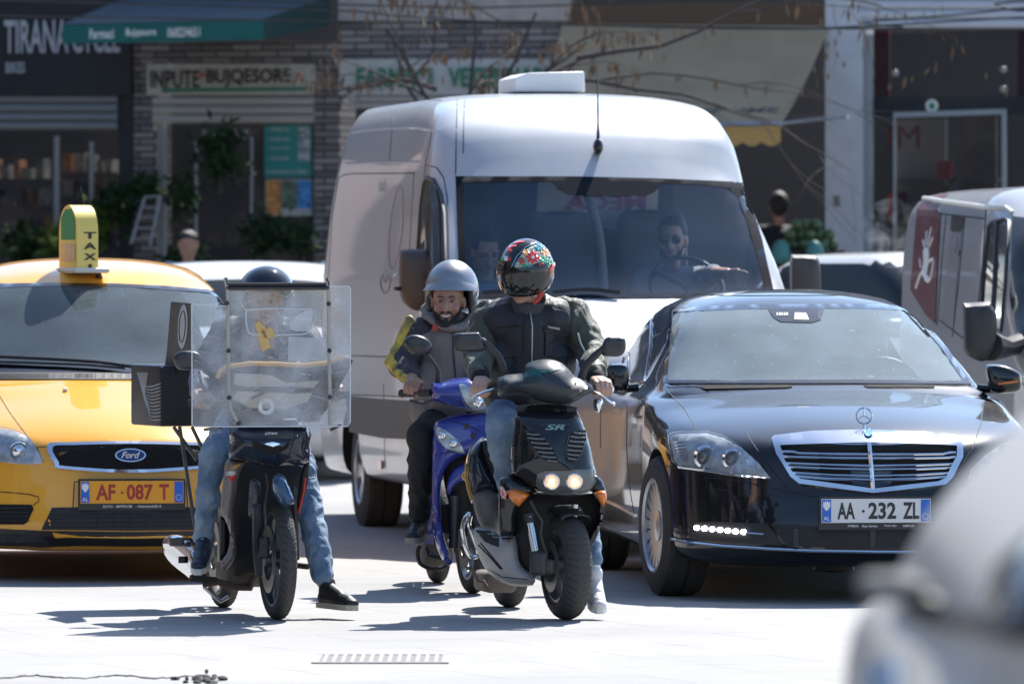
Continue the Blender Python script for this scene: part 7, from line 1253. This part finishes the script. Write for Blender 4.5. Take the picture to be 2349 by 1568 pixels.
    random.seed(21); pal = [(.35, .03, .03), (.4, .38, .34), (.05, .06, .07), (.45, .2, .1), (.12, .2, .3), (.5, .48, .42), (.3, .28, .25)]
    for sx0, sx1, ys_, dd, lab in ((-60, 120, (410, 470, 530, 590), .5, 'shelf rack left of the first window post of the bike shop'), (138, 268, (395, 450, 505, 560), .9, 'shelf rack right of the first window post of the bike shop')):
        sd_ = 'left of' if sx0 < 100 else 'right of'; o = thing('shelf_rack', FB.PY(sx0, 700, dd), lab, 'shelf'); q = MB()
        for y in ys_: quad([(sx0, y), (sx1, y), (sx1, y + 4), (sx0, y + 4)], dd, q, .35)
        q.build('shelf', mat('shelf_grey', (.12, .12, .12), .6), o, 0)
        for y in ys_:
            x = sx0 + 5
            while x < sx1 - 22: w_ = random.uniform(12, 26); h = random.uniform(18, 46); c = random.choice(pal); kk = kk + 1 if (y, sd_) == ly else 1; ly = (y, sd_); tag(quad([(x, y - h), (x + w_, y - h), (x + w_, y), (x, y)], dd + .05, th=.2).build('boxed_goods', mat('goods%d' % pal.index(c), c, .6, var=.4, vscale=18), None, 0), '%s box, %s from left, %s bike shop shelf, %s window post' % (pn[pal.index(c)], ('first', 'second', 'third', 'fourth', 'fifth', 'sixth', 'seventh', 'eighth', 'ninth', 'tenth')[min(9, kk - 1)], rn[ys_.index(y)], sd_), 'box', 'boxed goods on the bike shop shelves'); x += w_ + random.uniform(3, 14)
    o = thing('display_shelf', FB.PY(2040, 700, .3), 'narrow shelf of red and orange goods behind the right-hand shop window', 'shelf'); q = MB()
    for y in (500, 410): quad([(2030, y), (2290, y), (2290, y + 5), (2030, y + 5)], .5, q, .3)
    q.build('shelf', MATS['shelf_grey'], o, 0)
    for x, w_, y, h, c in ((2036, 18, 500, 55, (.4, .05, .02)), (2058, 14, 500, 60, (.10, .015, .02)), (2095, 16, 500, 40, (.25, .27, .3)), (2150, 40, 500, 26, (.3, .03, .04)), (2200, 30, 500, 70, (.05, .06, .06)), (2150, 30, 410, 40, (.05, .06, .06)), (2235, 40, 500, 50, (.2, .15, .13))): tag(quad([(x, y - h), (x + w_, y - h), (x + w_, y), (x, y)], .55, th=.15).build('boxed_goods', mat('goods_r%d' % x, c, .6, var=.3), None, 0), '%s item on the %s shelf behind the right-hand shop window, %s' % ({2036: 'orange-red', 2058: 'dark red', 2095: 'grey', 2150: 'red' if y == 500 else 'black', 2200: 'tall black', 2235: 'brown'}[x], 'lower' if y == 500 else 'upper', 'low and wide' if h < 30 else 'upright'), 'box', 'goods in the right-hand shop window')
    def bush(name, label, c, r, n_, col, cat='plant', pot=True):
        o = thing(name, c - ZU * r[2], label, cat); q = MB(); 
        for i in range(n_):
            d = Vector((random.gauss(0, .5), random.gauss(0, .5), random.gauss(0, .5))); p = c + Vector((d.x * r[0], d.y * r[1], d.z * r[2])); a = Vector((random.gauss(0, 1), random.gauss(0, 1), random.gauss(0, 1))).normalized(); s_ = random.uniform(.03, .07); t_ = a.orthogonal().normalized(); q.add([p, p + a * s_ + t_ * s_ * .4, p + a * s_ * 2, p + a * s_ - t_ * s_ * .4], [(0, 1, 2, 3)])
        q.build('foliage', mat(col[0], col[1], .9, var=.5, vscale=6, spec=.1), o, 0); s_ = MB(); s_.tube([c - ZU * (r[2] + .1), c], [.03, .015], 6); s_.build('stem', mat('stem_brown', (.06, .045, .03), .8), o)
        if pot: q = MB(); q.lathe(c - ZU * (r[2] + .32), ZU, [(.001, 0), (.12, 0), (.16, .28), (.001, .28)], 16, closed=False); q.build('pot', mat('pot_terracotta', (.12, .06, .04), .8), o)
        return o
    SC = .55; gd, gb = ('leaf_dark', (.025, .05, .022)), ('leaf_bright', (.07, .11, .02))
    for px, py, rx, rz, col, lb in ((505, 355, .30, .45, gd, 'hanging bushy plant in the doorway of the farm supply shop'), (265, 470, .28, .3, gd, 'dark leafy plant beside the stone pillar of the plant shop'), (215, 520, .3, .25, gb, 'bright green plant in front of the bike shop'), (330, 430, .25, .2, gd, 'plant at the foot of the first stone pillar'), (420, 450, .2, .3, gd, 'tall thin plant right of the white door jamb'), (610, 540, .3, .3, gd, 'low plant under the coloured poster'), (690, 550, .25, .25, gd, 'plant standing before the second stone pillar'), (420, 590, .3, .16, gd, 'low plant behind the seated man'), (140, 560, .3, .2, gb, 'yellow-green plant behind the taxi sign'), (60, 560, .35, .25, gd, 'dark plant at the bike shop corner'), (2170, 480, .12, .25, gd, 'slim dark plant inside the right-hand shop')): bush('potted_plant', lb, FB.PY(px, py, -.5 if px < 1900 else .3), (rx * SC, .2, rz * SC), 420 if rx > .25 else 240, col, pot=False)
    l = thing('step_ladder', FB.PY(325, 600, -.8), 'white step ladder leaning beside the first stone pillar', 'ladder')
    q = MB()
    for a_, b_ in (((332, 452), (300, 560)), ((368, 450), (344, 562))): q.tube([FB.PY(*a_, -.8), FB.PY(*b_, -.9)], .014, 6)
    for i in range(5): q.tube([FB.PY(332 - i * 7, 452 + i * 24, -.8), FB.PY(368 - i * 5.5, 450 + i * 24, -.8)], .01, 6)
    q.build('ladder_frame', wh, l)
    # greengrocer under the beige awning
    t = thing('fruit_stand', P(1840, 620, 60), 'dark fruit stand under the beige awning', 'stand'); q = MB(); q.box(P(1835, 590, 60.3), (.75, .5, .12)); q.box(P(1835, 650, 60.3) , (.7, .45, .5)); q.build('table', mat('stand_wood', (.05, .04, .03), .8), t, 0); k = 0
    for row, y, n_ in ((0, 562, 6), (1, 538, 5), (2, 515, 3)):
        for i in range(n_):
            c = P(1800 + row * 14 + i * 22, y, 60.2 + .05 * (i % 2)); q = MB(); q.ell(c, (.052, .052, .05)); tag(q.build('watermelon', mat('melon_green', (.045, .085, .03), .4, col2=(.12, .17, .07), vscale=14), None), '%s watermelon from the left in the %s row on the stand' % (('first', 'second', 'third', 'fourth', 'fifth', 'sixth')[i], ('bottom', 'middle', 'top')[row]), 'watermelon', 'watermelons on the fruit stand')
    for i, (x, lb) in enumerate(((1790, 'teal plastic bag hanging at the left end of the fruit stand'), (1868, 'teal plastic bag hanging by the white pillar'))): q = MB(); pillow(spl([(x - 16, 565), (x - 6, 552), (x + 6, 552), (x + 20, 566), (x + 22, 600), (x - 18, 602)], True, 2), 59.9, .06, .1, step=8, mb=q); tag(q.build('plastic_bag', mat('bag_teal', (.06, .22, .20), .5), None, 60), lb, 'bag')
    street_person('dark figure standing under the beige awning beside the watermelons', P(1800, 430, 60.3).x, 61.6, .5, (.008, .009, .011), 1.8, back=True); street_person('man in a light shirt in front of the farm supply shop', P(432, 540, 58.6).x, 58.6, .28, (.35, .42, .5), 1.66)
def build_tree():
    random.seed(4); t = thing('street_tree', (P(1060, 900, 55).x, 55, .27), 'bare street tree with hanging dry tan seed pods before the veterinary pharmacy', 'tree'); tr = MB(); lv = MB(); base = Vector((P(1060, 900, 55).x, 55, .27)); tips = []
    def branch(p, d, L, r, lvl):
        pts = [p]; rs = [r]; n_ = 6
        for i in range(n_): d = (d + Vector((random.gauss(0, .16), random.gauss(0, .12), random.gauss(0, .12) - .02 * lvl))).normalized(); p = p + d * L / n_; pts.append(p); rs.append(r * (1 - .6 * (i + 1) / n_))
        tr.tube(pts, [q * .75 for q in rs], 7)
        if lvl >= 2:
            for q in pts[1:]: tips.append((q, lvl))
        if lvl < 4:
            for i in range(2):
                j = random.randint(2, n_); dd = (d + Vector((random.gauss(0, .75), random.gauss(0, .5), random.uniform(-.25, .55)))).normalized(); branch(pts[j], dd, L * random.uniform(.55, .8), rs[j] * .75, lvl + 1)
    q_x = lambda p: p.x < -1.75 or p.z < 3.05
    tr.tube([base, base + Vector((.03, 0, 1.3)), base + Vector((0, 0, 2.35))], [.12, .10, .085], 12)
    for a in (-42, -20, 0, 22, 48, 70): branch(base + Vector((0, 0, 2.3 + random.uniform(-.2, .15))), Vector((math.sin(R(a)), random.gauss(0, .25), math.cos(R(a)) * .8)).normalized(), random.uniform(1.1, 1.6), .03, 1)
    c = P(1700, 60, 55.5)
    for a, x, z, L in ((70, .3, 2.75, 2.2), (88, .9, 3.0, 2.0), (-60, -.2, 2.75, .8)): branch(base + Vector((x, 0, z)), Vector((math.sin(R(a)), 0, .22)), L, .028, 1)
    for p, lvl in tips:
        if p.z > 4.6: continue
        for _ in range(2):
            if random.random() < .45 or q_x(p): continue
            q = p + Vector((random.gauss(0, .05), random.gauss(0, .05), 0)); L = random.uniform(.06, .15); w_ = random.uniform(.009, .02); a = random.uniform(0, 3.1); x = Vector((math.cos(a), math.sin(a), 0)); s_ = Vector((random.gauss(0, .02), random.gauss(0, .02), -L)); lv.add([q, q + s_ * .5 + x * w_, q + s_, q + s_ * .5 - x * w_], [(0, 1, 2, 3)])
    tr.build('trunk', mat('bark_dark', (.045, .035, .035), .85), t); lv.build('crown', mat('pod_tan', (.22, .14, .075), .8, col2=(.10, .06, .04), vscale=3), t, 0)
def build_wires():
    for i, (pts, Y) in enumerate((([(700, 22), (900, 36), (1150, 52), (1400, 60), (1700, 66), (2000, 60)], 57.5), ([(1880, 66), (1975, 52), (2150, 38), (2400, 14)], 57.0), ([(540, 2), (760, 10), (1000, 16), (1250, 14)], 57.8), ([(2180, -10), (2280, 10), (2400, 24)], 57.0))): q = MB(); q.tube([P(*p, Y) for p in spl([(-600, pts[0][1] - 40)] + pts + [(3000, pts[-1][1] - 60)], False, 4)], .008, 5); tag(q.build('overhead_cable', M['black'], None), ('dark overhead cable crossing behind the white van roof', 'overhead cable rising over the right-hand shop shutter', 'thin cable running close under the top edge above the pharmacy', 'short cable crossing the upper right corner of the shutter')[i], 'cable')
def build_smoke():
    m = bpy.data.materials.new('smoke_puff'); m.use_nodes = True; n = m.node_tree.nodes; l = m.node_tree.links; n.remove(n['Principled BSDF']); v = n.new('ShaderNodeVolumePrincipled'); tc = n.new('ShaderNodeTexCoord'); t = n.new('ShaderNodeTexNoise'); t.inputs['Scale'].default_value = 7; t.inputs['Detail'].default_value = 5; t.inputs['Distortion'].default_value = 1.2; l.new(tc.outputs['Object'], t.inputs['Vector']); r = n.new('ShaderNodeMapRange'); r.inputs[1].default_value = .5; r.inputs[2].default_value = .75; r.inputs[4].default_value = 2.2; l.new(t.outputs[0], r.inputs[0]); l.new(r.outputs[0], v.inputs['Density']); v.inputs['Color'].default_value = (.9, .93, 1, 1); l.new(v.outputs[0], n['Material Output'].inputs['Volume'])
    q = MB(); q.ell(P(2045, 535, 47.5), (.22, .2, .24)); o = q.build('smoke', m, None); tag(o, 'faint pale smoke drifting beside the maroon van rear', 'smoke', None, 'stuff')
# ---------------------------------------------------------------- the street behind and beside the camera (seen in the paintwork)
def build_street_behind():
    def block(label, x0, x1, y0, y1, h, m, axis):
        b = thing('apartment_building', ((x0 + x1) / 2, (y0 + y1) / 2, 0), label, 'building'); MB().box(((x0 + x1) / 2, (y0 + y1) / 2, h / 2), (x1 - x0, y1 - y0, h)).build('wall', m, b, 0); q = MB()
        for z in range(3, int(h) - 1, 3):
            if axis == 'y':
                for x in np.arange(x0 + 1.5, x1 - 1, 3): q.box((x, y1 + .05, z + .2), (1.3, .12, 1.6))
            else:
                for y in np.arange(y0 + 1.5, y1 - 1, 3): q.box((x1 + .05, y, z + .2), (.12, 1.3, 1.6))
        q.build('windows', M['tint'], b, 0)
    block('grey apartment block across the street behind the camera', -30, -4, -34, -22, 8, mat('block_grey', (.16, .15, .14), .8), 'y'); block('brown apartment block across the street behind the camera', 0, 34, -38, -24, 9, mat('block_brown', (.14, .11, .09), .8), 'y')
    block('pinkish apartment block along the left side of the street', -34, -17, 2, 52, 10, mat('block_pink', (.20, .145, .125), .8), 'x')
    wb = thing('apartment_building', (-19, 70, 0), 'pale pink block continuing the shop row to the left', 'building'); MB().box((-19.3, 70, 6), (22, 8, 12)).build('wall', mat('block_rose', (.42, .31, .27), .8, var=.15, vscale=.5), wb, 0); q = MB()
    for z in (2, 5, 8):
        for x in range(-29, -9, 3): q.box((x, 65.95, z), (1.3, .12, 1.7))
    q.build('windows', M['tint'], wb, 0)
    random.seed(9)
    for i, (x, y, s) in enumerate(((-8.6, 60, 1.6), (-11.5, 60.5, 1.9), (-13.5, 14, 2.3), (-13, 24, 2.6), (-13.8, 34, 2.2), (-9, -14, 3), (2, -16, 3.4), (12, -15, 3.0), (-12, 4, 2.4))):
        t = thing('street_tree', (x, y, 0), ('leafy green tree before the pink block left of the shops', 'wider leafy tree at the pink block left of the shops', 'leafy street tree on the left pavement, second of its row', 'leafy street tree on the left pavement, third of its row', 'leafy street tree on the left pavement, fourth of its row', 'leafy tree behind the camera, leftmost of three', 'leafy tree behind the camera, middle one of three', 'leafy tree behind the camera, rightmost of three', 'leafy street tree on the left pavement nearest the camera')[i], 'tree'); c = Vector((x, y, 3.2 + s * .5)); q = MB()
        for _ in range(1500): d = Vector((random.gauss(0, 1), random.gauss(0, 1), random.gauss(0, .9))).normalized() * random.uniform(.5, 1) ** .5 * s * (1 + .25 * random.random()); p = c + d; a = Vector((random.gauss(0, 1), random.gauss(0, 1), random.gauss(0, 1))).normalized() * .22; b_ = a.orthogonal().normalized() * .16; q.add([p - a, p + b_, p + a, p - b_], [(0, 1, 2, 3)])
        q.build('crown', mat('crown_green', (.04, .06, .03), .6, var=.4, vscale=1), t, 0); q = MB(); q.tube([(x, y, 0), (x, y, 2), (x + .2, y, 4)], [.18, .14, .08], 8); q.build('trunk', mat('bark_dark', (), 0), t)
build_ground(); build_shops(); build_tree(); build_wires(); build_street_behind()
build_van2(); build_far_cars(); build_van(); build_saloon(); build_taxi(); build_near_car()
build_bikes(); build_people(); build_smoke()
